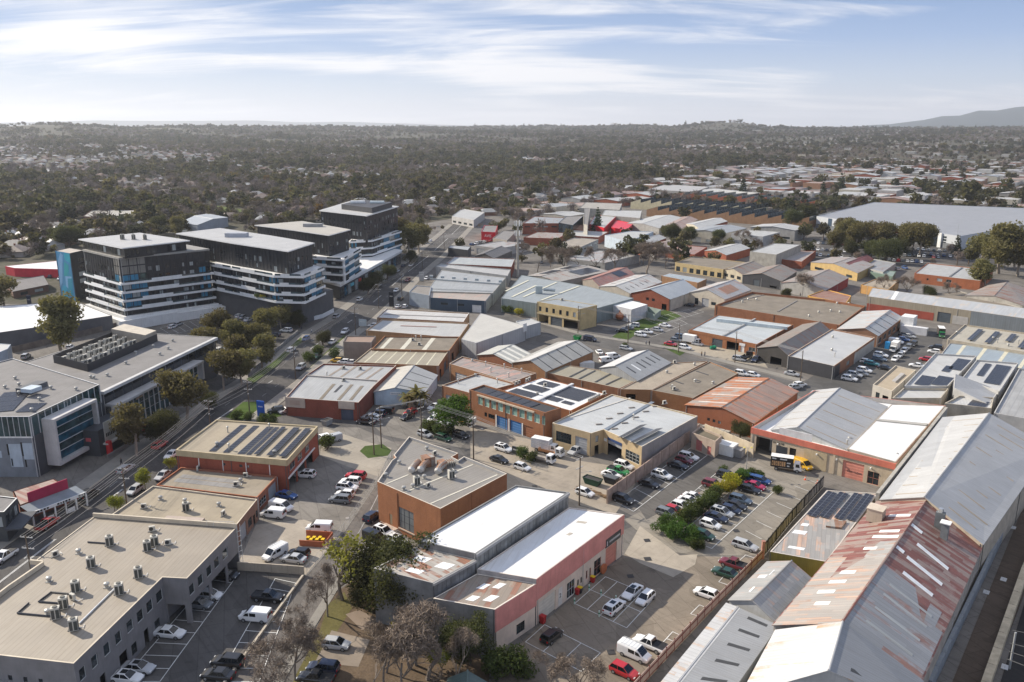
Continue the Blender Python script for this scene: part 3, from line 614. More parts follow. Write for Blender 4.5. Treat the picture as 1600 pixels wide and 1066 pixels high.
m = MB();q = [OFF.at(1,.97,0),OFF.at(3,.98,0)];b0 = Vector((q[0].x,q[0].y,0));b1 = Vector((q[1].x,q[1].y,0));nn = Vector((-.62,.05,0))*5.2;m.quad(b0+nn*.2,b1+nn,b1+nn+Vector((0,0,3.45)),b0+nn*.2+Vector((0,0,3.45)),GREYREND);part('undercroft_wall',m,OFF.root)
m = MB();m.box(OFF.at(0,.72,3.9,.7),(17,1.4,.15),paint((.25,.25,.25)),rz=math.atan2((OFF.p[1]-OFF.p[0]).y,(OFF.p[1]-OFF.p[0]).x));part('awning',m,OFF.root)
m = MB();lb = P(370,824,7.93)
for k in range(7): m.box(lb+Vector((.35,-.3,-.6-k*.95)),(.9,.06,.06),FRAME_W,rz=.9)
for e in (-.35,.35): m.tube(lb+Vector((.35+e*.6,-.3+e*.75,.6)),lb+Vector((.35+e*.6,-.3+e*.75,-7.8)),.04,.04,FRAME_W,5)
for e in (0,1.2,2.4,3.6,4.8): m.tube(lb+Vector((-e-.5,.1+e*.06,.0)),lb+Vector((-e-.5,.1+e*.06,1.0)),.03,.03,FRAME_W,5)
m.tube(lb+Vector((-.5,.1,1)),lb+Vector((-5.3,.4,1)),.03,.03,FRAME_W,5);part('access_ladder',m,OFF.root)
acs = [('a',172,853,'alone near the back parapet of the grey office'),('a',143,887,'in the middle of the grey office roof'),('a',217,903,'by the step in the grey office eaves'),('a',187,929,'at the head of the pale cable duct'),('a',119,925,'behind the white unit on the grey office'),('a',100,951,'in front of the white unit on the grey office'),('a',88,967,'next to the looping pipes on the grey office'),('a',116,985,'closest to the front eaves of the grey office'),('a',231,861,'in the cluster of three near the ladder'),('a',242,853,'pale one in the cluster near the ladder')]
pvents(OFF,[(k,x,y,.35,l) for k,x,y,l in acs]+[('s',114,938,-.5,'between condensers on the grey office'),('s',263,852,.3,'upright beside the ladder cluster'),('s',238,831,.3,'against the back parapet of the grey office'),('s',87,870,.9,'by the street parapet of the grey office'),('v',123,865,0,'by the street parapet of the grey office'),('v',77,909,0,'on the step line of the grey office'),('v',167,918,0,'beside the condenser of the pale duct'),('v',75,960,0,'among pipes on the grey office')],'','on the grey office')
pz = 7.90
for nm,pts,mt in (('cable_duct',[(180,919),(124,974)],WHITE),('roof_pipe',[(137,847),(166,849)],FRAME_D),('roof_pipe',[(112,928),(80,925),(60,940),(98,943)],FRAME_D),('roof_pipe',[(45,942),(27,958),(80,963)],FRAME_D)):
 m = MB()
 for a,b in zip(pts,pts[1:]):
  a,b = P(*a,pz+.08),P(*b,pz+.08);m.tube(a,b,.13,.13,mt,5)
 part(nm,m,OFF.root)
# row of low shops along the street
h = 4.4
SH1 = Bld('shop_building','low beige roofed workshop between the grey office and its lower neighbour',[(170,807),(369,821),(402,780),(239,759)],h,paint((.40,.36,.31)),membrane((.42,.36,.27),.14),par=.35,cope=COPEB,ops={1: [('door',.12,.42,0,3.2,ROLLER),('win',.5,.68,.9,2.6,FRAME_D),('open',.74,.84,0,2.2),('win',.88,.97,1,2.4)]},facew={1: brick((.30,.17,.12))})
pvents(SH1,[('a',291,799,.3),('s',225,795,.3),('s',349,806,1.4),('v',342,791,0),('v',251,781,0),('v',289,785,0)],'on the low beige workshop','on the low beige workshop')
m = MB();m.box(P(286,813,h-.1),(7.5,2.2,.35),paint((.40,.33,.28)),rz=-.13);part('roof_hatch',m,SH1.root)
SH2 = Bld('shop_building','lowest grey roofed shop with orange brick coping beside the red brick block',[(244,758),(402,777),(433,744),(283,730)],3.6,brick((.33,.14,.09)),membrane((.36,.31,.24),.18),par=.4,cope=brick((.42,.16,.08)),ops={1: [('win',.08,.40,.9,2.4,FRAME_W,3,2),('door',.52,.92,0,2.9,paint((.30,.36,.40)))]})
for v0,v1 in ((.32,.52),(.56,.74)): SH2.strip(0,.08,.72,v0,v1,metalroof((.36,.35,.34),pitch=2.2),'roof_sheet')
pvents(SH2,[('s',310,735,1.5),('s',384,746,.2),('s',369,760,.3),('v',376,753,0)],'on the lowest grey roofed shop','on the lowest shop')
h = 7.24;RB = (.32,.085,.05)
SH3 = Bld('brick_building','red brick two storey block with a beige fascia and rows of roof panels',[(275,703),(448,719),(496,666),(338,656)],h,brick(RB),membrane((.43,.37,.28),.10),par=.3,cope=paint((.46,.38,.24)),inner=paint((.46,.38,.24)),
 ops={1: [('win',453,461,4.0,5.5,FRAME_W,2,1),('win',465,472,4.0,5.5,FRAME_W,2,1),('win',477,483,4.0,5.5,FRAME_W,2,1),('open',.03,.24,0,2.9),('open',.28,.52,0,2.9),('open',.56,.78,0,2.9)],0: [('win',.42,.445,4.6,5.2,FRAME_D,1,1),('win',.57,.60,4.6,5.2,FRAME_D,1,1),('win',.64,.66,4.6,5.2,FRAME_D,1,1)]})
for e in (0,1,2,3): SH3.panel(e,0 if e % 2 == 0 else .004,1 if e % 2 == 0 else .996,h-1.35,h+.02,paint((.47,.385,.235)),'fascia',.12)
SH3.panel(1,0,.84,2.95,3.25,WHITE,'floor_edge',.25)
for s_ in (.2,.42,.63,.84): SH3.panel(0,s_,s_+.006,2.2,5.8,WHITE,'downpipe',.09)
m = MB();a,b = SH3.at(1,.03,0,-4),SH3.at(1,.80,0,-4);m.quad(a,b,b+Vector((0,0,3)),a+Vector((0,0,3)),ROLLD);part('garage_back_wall',m,SH3.root)
for u0,u1,n_,tl in ((.27,.33,10,.03),(.40,.455,12,.03),(.535,.60,14,.03),(.615,.655,14,.03),(.685,.725,12,.2),(.80,.86,14,.25),(.915,.97,14,.28)): SH3.solar(0,u0,u1,.06,.92,1,n_,tilt=0,up=.1 if tl < .1 else .35)
pvents(SH3,[('f',356,676,0),('v',339,696,0),('f',358,703,0),('f',421,671,0),('v',429,709,0)],'on the red brick block with the beige fascia','on the red brick block')
# orange brown brick workshop with the bent outline
BK = brick(BRKO);h = 8.88
BW = Bld('brick_workshop','orange brown brick workshop with a crooked outline and grey metal roof',[(589.5,752.5),(688,795),(792,740),(725,713),(716,719),(706,714),(716,708),(639,682),(615,711),(618,715),(612,719)],h,BK,metalroof((.36,.335,.30),pitch=.8,var=.06),par=.55,cope=paint((.56,.50,.42)),inner=paint((.36,.36,.36)),rib=0,
 ops={0: [('win',623.5,646.5,1.3,5.6,FRAME_D,3,3,paint((.17,.18,.18),.35)),('door',608.5,613,.9,3.2,paint((.52,.43,.26)),'door')]})
BW.panel(0,.335,.595,1.05,1.28,paint((.52,.42,.33)),'window_sill',.12);BW.panel(0,.32,.33,1.0,h-.6,BK,'pier',.10);BW.panel(1,.44,.446,1,h-.1,brick((.28,.11,.05)),'expansion_joint',.03)
q = BW.at(0,.22,0,.7);rz = math.atan2((BW.p[1]-BW.p[0]).y,(BW.p[1]-BW.p[0]).x)
st = root('entrance_stair',q,'concrete entrance landing and steps at the orange brick workshop door','steps',rz=rz)
m = MB();m.box((0,0,.42),(3.6,1.5,.84),paint((.46,.36,.29)));part('landing',m,st,(0,0,0))
for k in range(4): m = MB();m.box((2.0+k*.34,0,.34-k*.085),(.34,1.4,.68-k*.17),paint((.30,.25,.21)));part('step',m,st,(0,0,0))
m = MB()
for x in (-1.7,0,1.7,3.1): m.tube((x,-.7,.5),(x,-.7,1.75 if x < 2 else 1.2),.03,.03,flat((.5,.45,.4)),5)
m.tube((-1.7,-.7,1.75),(1.7,-.7,1.75),.03,.03,flat((.5,.45,.4)),5);m.tube((1.7,-.7,1.75),(3.1,-.7,1.2),.03,.03,flat((.5,.45,.4)),5);part('handrail',m,st,(0,0,0))
for a,b in (((621,790),(706,741)),): pass
def line_on(b,z,a,c,wdt,mat,name):
 m = MB();a,c = P(*a,z),P(*c,z);m.box((a+c)/2,((c-a).length,wdt,.05),mat,rz=math.atan2((c-a).y,(c-a).x));part(name,m,b.root)
for a,c in (((604,756),(638,742)),((634,769),(739,726)),((673,787),(777,742))): line_on(BW,h-.52,a,c,.35,paint((.58,.55,.46)),'translucent_strip')
pvents(BW,[('a',705,748,.5),('a',651,758,.5),('s',669,762,.9),('s',679,712,.9),('v',663,748,0),('v',645,762,0),('v',603,745,0),('v',624,725,0),('v',667,703,0),('v',631,766,0)],'on the orange brick workshop roof','on the orange brick workshop')
dc = P(664,732,h-.5);dg = root('roof_duct',dc,'large rusty curved air ducts in the middle of the brick workshop roof','duct',rz=.55)
RUST = metalroof((.50,.47,.42),.48,(.26,.13,.07));m = MB();m.box((1.2,1.2,1.0),(2.4,2.2,2.0),RUST);part('fan_box',m,dg,(0,0,0));m = MB();m.box((3.0,-1.6,.8),(1.4,1.6,1.6),RUST);part('fan_box',m,dg,(0,0,0))
for (x0,y0) in ((-2.2,.2),(-.6,-.6),(2.0,-3.1)):
 m = MB();pr = [(-1.0,-.9,.75),(-.6,-.5,.85),(0,0,1.0),(.7,.5,1.1),(1.4,.9,1.2)]
 for a,b in zip(pr,pr[1:]): m.tube((x0+a[0],y0+a[1],a[2]),(x0+b[0],y0+b[1],b[2]),.72,.70,RUST,12)
 m.tube((x0-1.0,y0-.9,.75),(x0-1.35,y0-1.2,.6),.8,.55,flat((.52,.5,.47)),12);part('duct',m,dg,(0,0,0))
for k in range(5): m = MB();m.box((4.0+k*.45,-.9-k*.1,.55),(.18,2.0,1.0),RUST);part('louvre',m,dg,(0,0,0))
# long white roofed hall beside it
WHT = metalroof(WROOF,0,pitch=.76,var=.02,seam=.10,rough=.4);GPAN = metalroof((.15,.15,.145),.0,pitch=1.1,var=.25,seam=.8)
W1 = Bld('warehouse','long white roofed hall between the brick workshop and the pink factory',[(653,845),(743,865.4),(888.6,769),(806,758)],10.4,paint((.20,.20,.195),.8,.3),WHT,par=.30,cope=paint((.24,.24,.23)),rib=0)
n_ = 26
for k in range(n_): W1.panel(1,k/n_+.004,(k+1)/n_-.004,7.2,9.75,paint((.19+.05*((k*7) % 5)/5,.19+.05*((k*7) % 5)/5,.18+.05*((k*7) % 5)/5),.75,.45),'wall_panel',.05)
W1.panel(1,0,1,9.85,10.35,paint((.34,.34,.34),.5),'gutter',.28)
W0 = Bld('warehouse','rusty roofed end bay of the white hall behind the dark tree',[P(676,911,9.4),W1.p[1]-Vector((0,0,1.0)),W1.p[0]-Vector((0,0,1.0))],9.4,paint((.20,.20,.195),.8,.3),metalroof((.62,.58,.52),.42,(.22,.10,.06),var=.22),par=.12,rib=0,cope=paint((.4,.38,.35)),world=True)
for k in range(10): W0.panel(0,k/10+.006,(k+1)/10-.006,5.0,8.9,paint((.17+.05*((k*3) % 4)/4,)*3,.75,.45),'wall_panel',.05)
W0.panel(0,0,1,8.95,9.35,paint((.36,.35,.34),.5),'gutter',.28)
for q in ((.15,.3,.35,.6),(.5,.72,.12,.34),(.55,.75,.55,.8)): W0.strip(0,*q,flat((.8,.8,.79),.5),'patched_sheet')
# pink factory, two bays
CRM = paint((.66,.54,.44));PINKD = paint((.50,.20,.15))
P1 = Bld('factory','white roofed factory with a pink upper wall and cream shopfronts',[(745,889.5),(838,905),(975,804),(889,793)],8.06,paint((.5,.40,.34)),WHT,par=.12,cope=paint((.62,.56,.5)),rib=0,facew={1: CRM,0: paint((.34,.32,.31),.8,.25)},
 ops={1: [('door',842,868,0,3.6,paint((.60,.56,.48))),('win',886,898,.1,3.0,FRAME_W,3,2),('win',902,904.5,1.1,2.2,FRAME_D,1,1),('win',907,909.5,1.1,2.2,FRAME_D,1,1),('win',915.5,918,1.0,2.6,PINKD,1,1),('win',921,923.5,1.0,2.6,PINKD,1,1),('win',928,939,.1,3.2,PINKD,2,2),('door',946,963.5,0,3.9,paint((.58,.23,.17)))]})
P1.panel(1,0,1,4.35,8.0,PINK,'pink_cladding',.10)
SIGN = flat((.02,.025,.035),.4)
e0,e1 = edge_at(P1.p[1],P1.p[2],946,5),edge_at(P1.p[1],P1.p[2],969,5);sgn = P1.panel(1,e0,e1,4.15,5.75,SIGN,'sign_board',.16);
def lettering(b,i,s0,z,size,mat,txt,off,name='lettering'):
 """flat letters standing on wall i, built as mesh from the built-in font"""
 cu = bpy.data.curves.new('t','FONT');cu.body = txt;cu.size = size;cu.extrude = .01;cu.resolution_u = 2;to = bpy.data.objects.new('t',cu);COL.objects.link(to);dg_ = bpy.context.evaluated_depsgraph_get();me = bpy.data.meshes.new_from_object(to.evaluated_get(dg_));bpy.data.objects.remove(to);bpy.data.curves.remove(cu)
 me.name = name;me.materials.clear();me.materials.append(mat);a,c = b.p[i],b.p[(i+1) % b.n];d = Vector((c.x-a.x,c.y-a.y,0)).normalized();nrm = Vector((d.y,-d.x,0))*b.sg;og = b.at(i,s0,z,off)-b.c
 return ob(name,me,b.root,M=Matrix(((d.x,0,nrm.x,og.x),(d.y,0,nrm.y,og.y),(0,1,0,og.z),(0,0,0,1))))
def scribble(b,i,s0,s1,z,hgt,mat,n,off,name='lettering'):
 """too small to read in the photograph: a row of letter sized strokes"""
 rr = random.Random(int(s0*999)+n);m = MB();a = s0;k = 0
 while a < s1 and k < n:
  w_ = (s1-s0)/n*rr.uniform(.55,.8);P0 = [b.at(i,a,z,off),b.at(i,a+w_,z,off),b.at(i,a+w_,z+hgt*rr.uniform(.75,1),off),b.at(i,a,z+hgt*rr.uniform(.75,1),off)];m.poly(P0,mat);a += (s1-s0)/n;k += 1
 part(name,m,b.root)
scribble(P1,1,e0+(e1-e0)*.22,e1-.008,4.75,.45,flat((.55,.57,.57)),11,.17);scribble(P1,1,e0+(e1-e0)*.05,e0+(e1-e0)*.15,4.45,1.0,flat((.5,.46,.5)),1,.17)
s_ = edge_at(P1.p[1],P1.p[2],874,1.8);P1.panel(1,s_-.012,s_+.028,.2,3.3,paint((.66,.62,.57)),'door_panel',.06);lettering(P1,1,s_-.004,1.6,1.1,flat((.05,.05,.06)),'2',.075)
pvents(P1,[('s',886,930,-.65,'on the cream wall of the pink factory')][:0],'','')
for q in ((.55,.62,.60,.64),(.42,.60,.80,.83)): P1.strip(0,q[0],q[1],q[2],q[3],paint((.42,.38,.32)),'patched_sheet')
P2 = Bld('factory','lower front bay of the pink factory with a patchy rusty roof',[P(773,952.5,7.3)+(P1.p[0]-P1.p[1]),P(773,952.5,7.3),P1.p[1]-Vector((0,0,.76)),P1.p[0]-Vector((0,0,.76))],7.3,paint((.26,.25,.24),.8,.3),metalroof((.47,.40,.33),.38,(.24,.12,.08),var=.25,pitch=.9),par=.10,cope=paint((.66,.6,.52)),facew={1: CRM},rib=0,world=True,ops={1: [('win',807,820,.6,2.3,FRAME_D,2,1)]})
P2.panel(1,0,1,3.5,7.2,PINK,'pink_cladding',.10)
for q in ((.30,.42,.55,.75),(.50,.62,.66,.86),(.42,.56,.12,.3),(.66,.80,.20,.42)): P2.strip(0,*q,flat((.82,.82,.80),.5),'patched_sheet')
# ---------------------------------------------------------------- sheds down the right hand side
def shed(label,L0,R0,Rb,Lb,A,h,wall,roof,roof2=None,strips=(),name='shed',stm=None,ops=None,rt=None,**k):
 """gable shed: L0/R0 front eaves, Lb/Rb back eaves, A the front apex"""
 rise,t = rt or apex(L0,R0,A,h);b = Bld(name,label,[L0,R0,Rb,Lb],h,wall,roof,gable=(0,rise,t),ops=ops,**k)
 for pl,u0,u1,v0,v1 in strips: b.strip(pl,u0,u1,v0,v1,stm or STRIPD)
 return b
GZ = metalroof((.50,.51,.52),0,var=.06);GZD = metalroof((.36,.375,.39),0,var=.12);WZ = metalroof((.74,.74,.73),.06,(.40,.26,.16),var=.05);RU = metalroof((.45,.34,.29),.55,(.165,.055,.042),var=.2);GUT = paint((.46,.46,.45),.5)
T6 = shed('white and grey gabled shed with dark roof slots beside the factory car park fence',(1000,1110),(1120,1112),(1213,980),(1136,944),(1025,1110),5.2,paint((.42,.42,.41)),WZ,strips=[(0,u,u+.028,.20,.66) for u in (.28,.46,.63,.79,.93)])
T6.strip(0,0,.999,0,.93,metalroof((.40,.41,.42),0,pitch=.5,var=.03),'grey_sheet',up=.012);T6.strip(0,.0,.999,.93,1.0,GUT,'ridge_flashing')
T5 = shed('small weathered grey shed behind the slotted white shed',(1140,938),(1211,972),(1272,909),(1199,879),(1176,938),4.8,paint((.42,.42,.41)),metalroof((.47,.47,.46),.12,(.32,.22,.17),var=.2))
for q in ((0,.12,.20,.5,.62),): pass
for q in ((.2,.32,.52,.6),(.55,.62,.3,.62),(.62,.75,.66,.70)): T5.strip(1,*q,flat((.76,.77,.77),.5),'patched_sheet')
for q in ((.15,.45,.12,.42),(.5,.95,.14,.40)): T5.strip(0,*q,metalroof((.40,.405,.40),pitch=1.4),'patched_sheet')
_r7,_t7 = apex((1213,986),(1440,1066),(1316,974),6.2)
T7 = shed('big grey shed with slotted slope at the bottom of the sheds',(1160,1085),(1450,1112),(1440,1066),(1213,986),None,6.2,paint((.42,.42,.41)),WZ,rt=(_r7,_t7),strips=[(0,.15,.22,.15,.8),(0,.5,.56,.15,.8),(0,.8,.85,.25,.85)])
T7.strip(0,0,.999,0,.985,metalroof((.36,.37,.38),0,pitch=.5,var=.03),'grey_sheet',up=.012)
T3 = shed('long rusty gabled shed with pale patches and red brown slope',(1209,977),(1438,1064),(1533,856),(1371,784),(1316,974),6.2,paint((.36,.32,.27),.85,.3),RU)
GPAT = metalroof((.40,.41,.42),.16,(.22,.11,.08),var=.18,pitch=.9)
for q in ((0,0,.42,.30,.99),(0,0,.30,.02,.30),(0,.30,.40,.12,.28)): T3.strip(*q,GPAT,'patched_sheet',up=.025)
PALE = metalroof((.50,.46,.42),.22,(.36,.25,.19),var=.15)
T3.strip(1,0.0,.47,.02,.97,PALE,'patched_sheet',up=.02);T3.strip(1,.47,.60,.45,.97,metalroof((.50,.49,.47),.2,(.3,.2,.15),var=.2),'patched_sheet',up=.022)
for i,(u,v0,v1) in enumerate(((.12,.40,.62),(.20,.30,.56),(.27,.36,.62),(.34,.42,.66),(.53,.5,.72),(.63,.5,.95),(.68,.55,.9),(.83,.5,.9))): T3.strip(1,u,u+.022,v0,v1,flat((.80,.80,.78),.5),'skylight_strip',up=.05)
for u,v0,v1 in ((.44,.30,.74),(.54,.26,.80),(.66,.28,.78),(.55,.86,.98),(.75,.80,.98),(.08,.2,.8),(.17,.2,.8),(.26,.2,.8),(.33,.2,.8)): T3.strip(0,u,u+(.020 if u > .4 else .012),v0,v1,flat((.72,.74,.74),.5) if u > .4 else metalroof((.52,.54,.53),pitch=.4),'skylight_strip',up=.06)
q = T3.pl(1,.80,.30,0);bx = root('roof_tank',q,'square beige plant box sitting in the valley of the rusty shed','plant box',rz=.9);m = MB();m.box((0,0,1.2),(2.6,2.6,2.4),paint((.50,.42,.32)));part('casing',m,bx,(0,0,0));m = MB();m.box((0,0,2.46),(2.8,2.8,.12),paint((.56,.48,.38)));part('cover',m,bx,(0,0,0))
q = T3.pl(0,.84,.52,0);bx = root('roof_flue_tower',q,'grey flue tower with white cap on the red rusty slope','flue',rz=.9);m = MB();m.box((0,0,1.2),(1.1,1.1,3.2),flat((.2,.21,.21)));part('duct',m,bx,(0,0,0));m = MB();m.box((0,0,2.9),(1.6,1.6,.15),WHITE);part('cap',m,bx,(0,0,0))
m = MB();m.box((2.2,1.3,1.4),(1.0,1.4,4.2),flat((.16,.17,.17)));m.tube((2.2,1.3,3.5),(2.2,1.3,4.2),.4,.4,flat((.55,.56,.56),.3,.7),8);part('chimney_duct',m,bx,(0,0,0))
T2 = shed('largest pale gabled shed with thin brown strips beside the lane',(1376,781),(1535,850),(1640,700),(1473,653),(1445,777),7.0,paint((.44,.38,.30),.8,.25),GZ)
BRST = flat((.33,.27,.20),.7)
for u,v0,v1 in ((.05,.2,.65),(.12,.1,.6),(.2,.25,.7),(.28,.3,.75),(.36,.18,.66),(.45,.32,.8),(.52,.15,.5),(.6,.35,.85),(.68,.2,.6),(.76,.4,.85),(.84,.3,.7),(.92,.3,.8)): T2.strip(0,u,u+.006,v0,v1,BRST)
for k in range(11): T2.strip(1,.04+k*.088,.046+k*.088,.30,.95,BRST)
T2.strip(1,0,.999,.28,.98,metalroof((.62,.62,.61),0,var=.05),'sunlit_white_sheet',up=.02)  # sun on this slope painted in: a whiter layer over the same grey roof
# solar roofed block with the mustard wall
T4 = Bld('workshop','weathered flat roofed workshop with a mustard ribbed wall and solar rows',[(1203,862),(1292,878),(1372,771),(1292,766)],5.6,metalroof((.40,.31,.055),pitch=.3),metalroof((.50,.48,.45),.32,(.40,.27,.20),var=.22),par=.06,rib=0,cope=paint((.55,.5,.45)),facew={1: paint((.30,.26,.22),.8,.3)})
for k,(u0,u1) in enumerate(((.02,.22),(.26,.46),(.56,.74),(.79,.98))): T4.solar(0,u0,u1,.56,.985,2,10,up=.22)
T4.strip(0,.55,.85,.42,.52,RUST,'tile_stack',up=.35)
for q in ((.05,.3,.28,.33),(.08,.22,.40,.44),(.2,.5,.08,.11)): T4.strip(0,*q,flat((.74,.75,.75),.5),'patched_sheet')
# salmon fascia building and its roofs
SAL = paint((.56,.17,.115));CRW = paint((.50,.41,.30),.8,.16)
T1 = Bld('warehouse','cream warehouse with a long salmon fascia and truck dock',[(1174,668),(1400,725),(1478,634),(1272,610)],6.1,CRW,WHT,par=1.2,cope=SAL,rib=0,inner=paint((.55,.5,.44)),
 ops={0: [('open',1181,1206,0,4.3),('open',1212,1230,0,3.4),('door',1233,1243,0,3.6,DARK),('door',1316,1349,0,4.0,paint((.60,.24,.18))),('win',1355,1373,.1,3.0,PINKD,2,2)]})
T1.panel(0,0,1,4.75,6.14,SAL,'fascia',.2)
m = MB();a,b = T1.at(0,.0,0,-5),T1.at(0,.33,0,-5);m.quad(a,b,b+Vector((0,0,4.6)),a+Vector((0,0,4.6)),paint((.10,.09,.08)));part('dock_back_wall',m,T1.root)
s0 = edge_at(T1.p[0],T1.p[1],1322,1.6);lettering(T1,0,s0,1.5,.62,flat((.10,.06,.055)),'KEEP CLEAR',-.11)
s0 = edge_at(T1.p[0],T1.p[1],1208,4);scribble(T1,0,s0,s0+.022,3.7,.5,flat((.05,.05,.05)),4,.03);scribble(T1,0,s0+.028,s0+.055,3.7,.5,flat((.05,.05,.05)),5,.03);scribble(T1,0,s0+.06,s0+.085,3.7,.5,flat((.05,.05,.05)),4,.03)
for x in (1215,1276,1307,1360):
 s0 = edge_at(T1.p[0],T1.p[1],x,4);T1.panel(0,s0,s0+.008,3.6,3.9,WHITE,'flood_light',.45)
T1.panel(0,.60,.615,.1,4.7,CRW,'pier',.15);T1.panel(0,.40,.56,.1,4.4,paint((.46,.37,.24)),'sliding_door',.12)
T1g = shed('pale gabled roof with thin brown lines behind the salmon fascia',(1205,672),(1322,702),(1386,636),(1270,611),(1247,668),5.2,paint((.5,.5,.48)),GZ,strips=[(0,k*.19+.07,k*.19+.078,.05,.9) for k in range(5)],stm=BRST)
T1g.strip(1,0,.999,.12,.98,metalroof((.62,.62,.61),0,var=.05),'sunlit_white_sheet',up=.02)  # sunlit side of the gable brightened by colour, roof metal is the same
for k in range(6): T1g.strip(1,.05+k*.17,.056+k*.17,.15,.95,BRST,up=.03)
m = MB();a,b = P(1217,680,5.4),P(1268,692,5.4);m.hexa([a,b,b+Vector((.1,.15,0)),a+Vector((.1,.15,0))]+[q+Vector((0,0,1.9)) for q in (a,b,b+Vector((.1,.15,0)),a+Vector((.1,.15,0)))],paint((.62,.62,.61)));part('screen_wall',m,T1g.root)
pvents(T1,[('f',1323,697,0),('f',1401,718,0),('v',1327,688,0)],'near the salmon fascia','near the salmon fascia')
WT = Bld('warehouse','smooth white flat roof between the two gabled sheds',[(1324,701),(1400,722),(1477,634),(1393,632)],6.3,paint((.40,.34,.27),.8,.25),WHT,par=.05,rib=0);WT.strip(0,0,1,.595,.63,paint((.40,.38,.34)),'expansion_gutter',up=.25)
wl = root('boundary_wall',P(1390,750),'tall concrete boundary wall running beside the white flat roof','wall');m = MB();a,b = P(1372,770),P(1480,652);nn = Vector((.5,-.4,0))
A1_,B1_ = P(1368,775,6.6),P(1476,640,6.6);A1_.z = B1_.z = 0;m.hexa([A1_,B1_,B1_+nn,A1_+nn]+[q+Vector((0,0,7.3)) for q in (A1_,B1_,B1_+nn,A1_+nn)],CEM);part('wall_face',m,wl)
# bigger roofs up the right edge
def flatb(label,px,h,wall,roof,name='warehouse',par=.4,solar=(),**k):
 b = Bld(name,label,px,h,wall,roof,par=par,**k)
 for q in solar: b.solar(0,*q[:6],merge=True)
 return b
LW = paint((.46,.45,.43));WR2 = metalroof((.66,.66,.64),0,var=.04)
U10 = flatb('small flat beige roof beside the crowded car park',[(1364,601),(1394,611),(1431,578),(1399,571)],4.6,paint((.45,.42,.37)),membrane((.50,.42,.31),.1),cope=COPEB,ops={0: [('win',.2,.4,.6,2.8),('open',.55,.85,0,2.6)]});U10.strip(0,.55,.75,.35,.75,paint((.4,.38,.35)),'roof_hatch',up=.4)
U4 = flatb('white roofed block carrying four dark solar fields',[(1413,603),(1481,603),(1526,556),(1461,552)],6.6,LW,WR2,par=.5,solar=[(.14,.46,.08,.34,6,5),(.55,.92,.08,.34,6,5),(.5,.68,.48,.66,4,4),(.62,.95,.56,.92,6,6)])
U5 = flatb('lower cream stepped roof in front of the solar block',[(1394,622),(1470,622),(1482,607),(1412,606)],6.0,paint((.45,.40,.32),.8,.25),WR2,par=.6)
U6 = Bld('warehouse','steep grey lean-to roof crossing between the solar roofs',[(1490,606),(1545,632),(1562,610),(1492,584)],7,LW,GZ,zs=[7.4,5.6,5.6,8.6],par=.05,rib=1)
U7 = flatb('white roof with one long and one wide solar field',[(1502,592),(1562,611),(1591,567),(1526,562)],6.6,LW,WR2,par=.5,solar=[(.24,.40,.34,.92,3,10),(.52,.88,.14,.92,6,12)])
U8 = flatb('pale flat roof with a single solar field',[(1476,630),(1549,638),(1553,621),(1499,618)],6.0,paint((.44,.39,.31),.8,.25),WR2,par=.5,solar=[(.45,.85,.15,.85,6,4)])
U9 = flatb('grey panelled roof at the edge of the picture with dark solar fields',[(1553,645),(1680,668),(1720,590),(1592,576)],6.2,LW,metalroof((.46,.46,.45),0,var=.12,pitch=1.6),par=.4,solar=[(.42,.62,.15,.4,5,5),(.4,.6,.5,.75,5,5)])
U3 = flatb('blue grey metal roof with cream strips',[(1470,554),(1640,584),(1660,552),(1484,536)],5.2,paint((.42,.38,.33)),metalroof((.40,.47,.52),0,var=.06),par=.2)
for k in range(5): U3.strip(0,.12+k*.2,.155+k*.2,.02,.98,flat((.55,.52,.40),.6))
U2 = flatb('flat concrete coloured roof with four tilted solar rows',[(1480,530),(1640,556),(1660,528),(1507,507)],6.0,paint((.44,.38,.29),.8,.2),membrane((.48,.45,.38),.12,2.5),par=.5)
for u in (.17,.35,.52,.68): U2.solar(0,u,u+.055,.15 if u != .52 else .4,.85,2,9 if u != .52 else 5,tilt=0,up=.5)
pvents(U2,[('v',1495,521,0),('v',1552,530,0),('f',1558,536,0),('v',1575,541,0),('f',1591,538,0)],'on the roof with four solar rows','on the tilted solar roof')
U1 = Bld('warehouse','very long warehouse with cream ribbed upper wall and silver roof',[(1356,463),(1660,506),(1680,492),(1363,450)],6.2,metalroof((.46,.40,.30),pitch=.9),metalroof((.56,.58,.60),.05,(.4,.33,.26),var=.1),zs=[6.2,6.2,8.2,8.2],par=.05,rib=0,ops={0: [('door',.40,.47,0,4.0,ROLLD),('open',.30,.345,1.2,2.2)]})
U1.panel(0,.0,.38,.1,3.2,brick((.34,.075,.05)),'brick_base',.08);U1.panel(0,.48,.56,.1,3.4,paint((.42,.40,.37)),'rendered_base',.08);U1.panel(0,.57,1,.1,6.1,metalroof((.27,.30,.32),pitch=.8),'grey_cladding',.10);U1.strip(0,.13,.15,.02,.98,flat((.75,.76,.76)))
V1 = Bld('workshop','flat white roofed workshop with a black painted corner front',[(1231,556),(1303,572),(1367,527),(1300,514)],4.4,brick((.30,.15,.09)),metalroof((.62,.63,.63),0,var=.05),par=.4,rib=1,cope=paint((.5,.42,.33)),facew={0: paint((.055,.055,.06))},ops={1: [('win',.30,.37,1.2,2.6),('win',.52,.60,.6,2.8,FRAME_W,2,1),('door',.64,.72,0,3,ROLLD),('win',.76,.84,.8,2.8,FRAME_W),('win',.88,.97,.8,2.8,FRAME_W)]})
V1.panel(1,0,.14,0.05,3.9,paint((.05,.05,.055)),'black_wall',.07);V1.panel(1,.48,.995,.05,3.6,paint((.36,.36,.34)),'rendered_base',.05)
pvents(V1,[('v',1300,548,0),('v',1301,528,0),('f',1304,558,0)],'on the black fronted workshop','on the black fronted workshop')
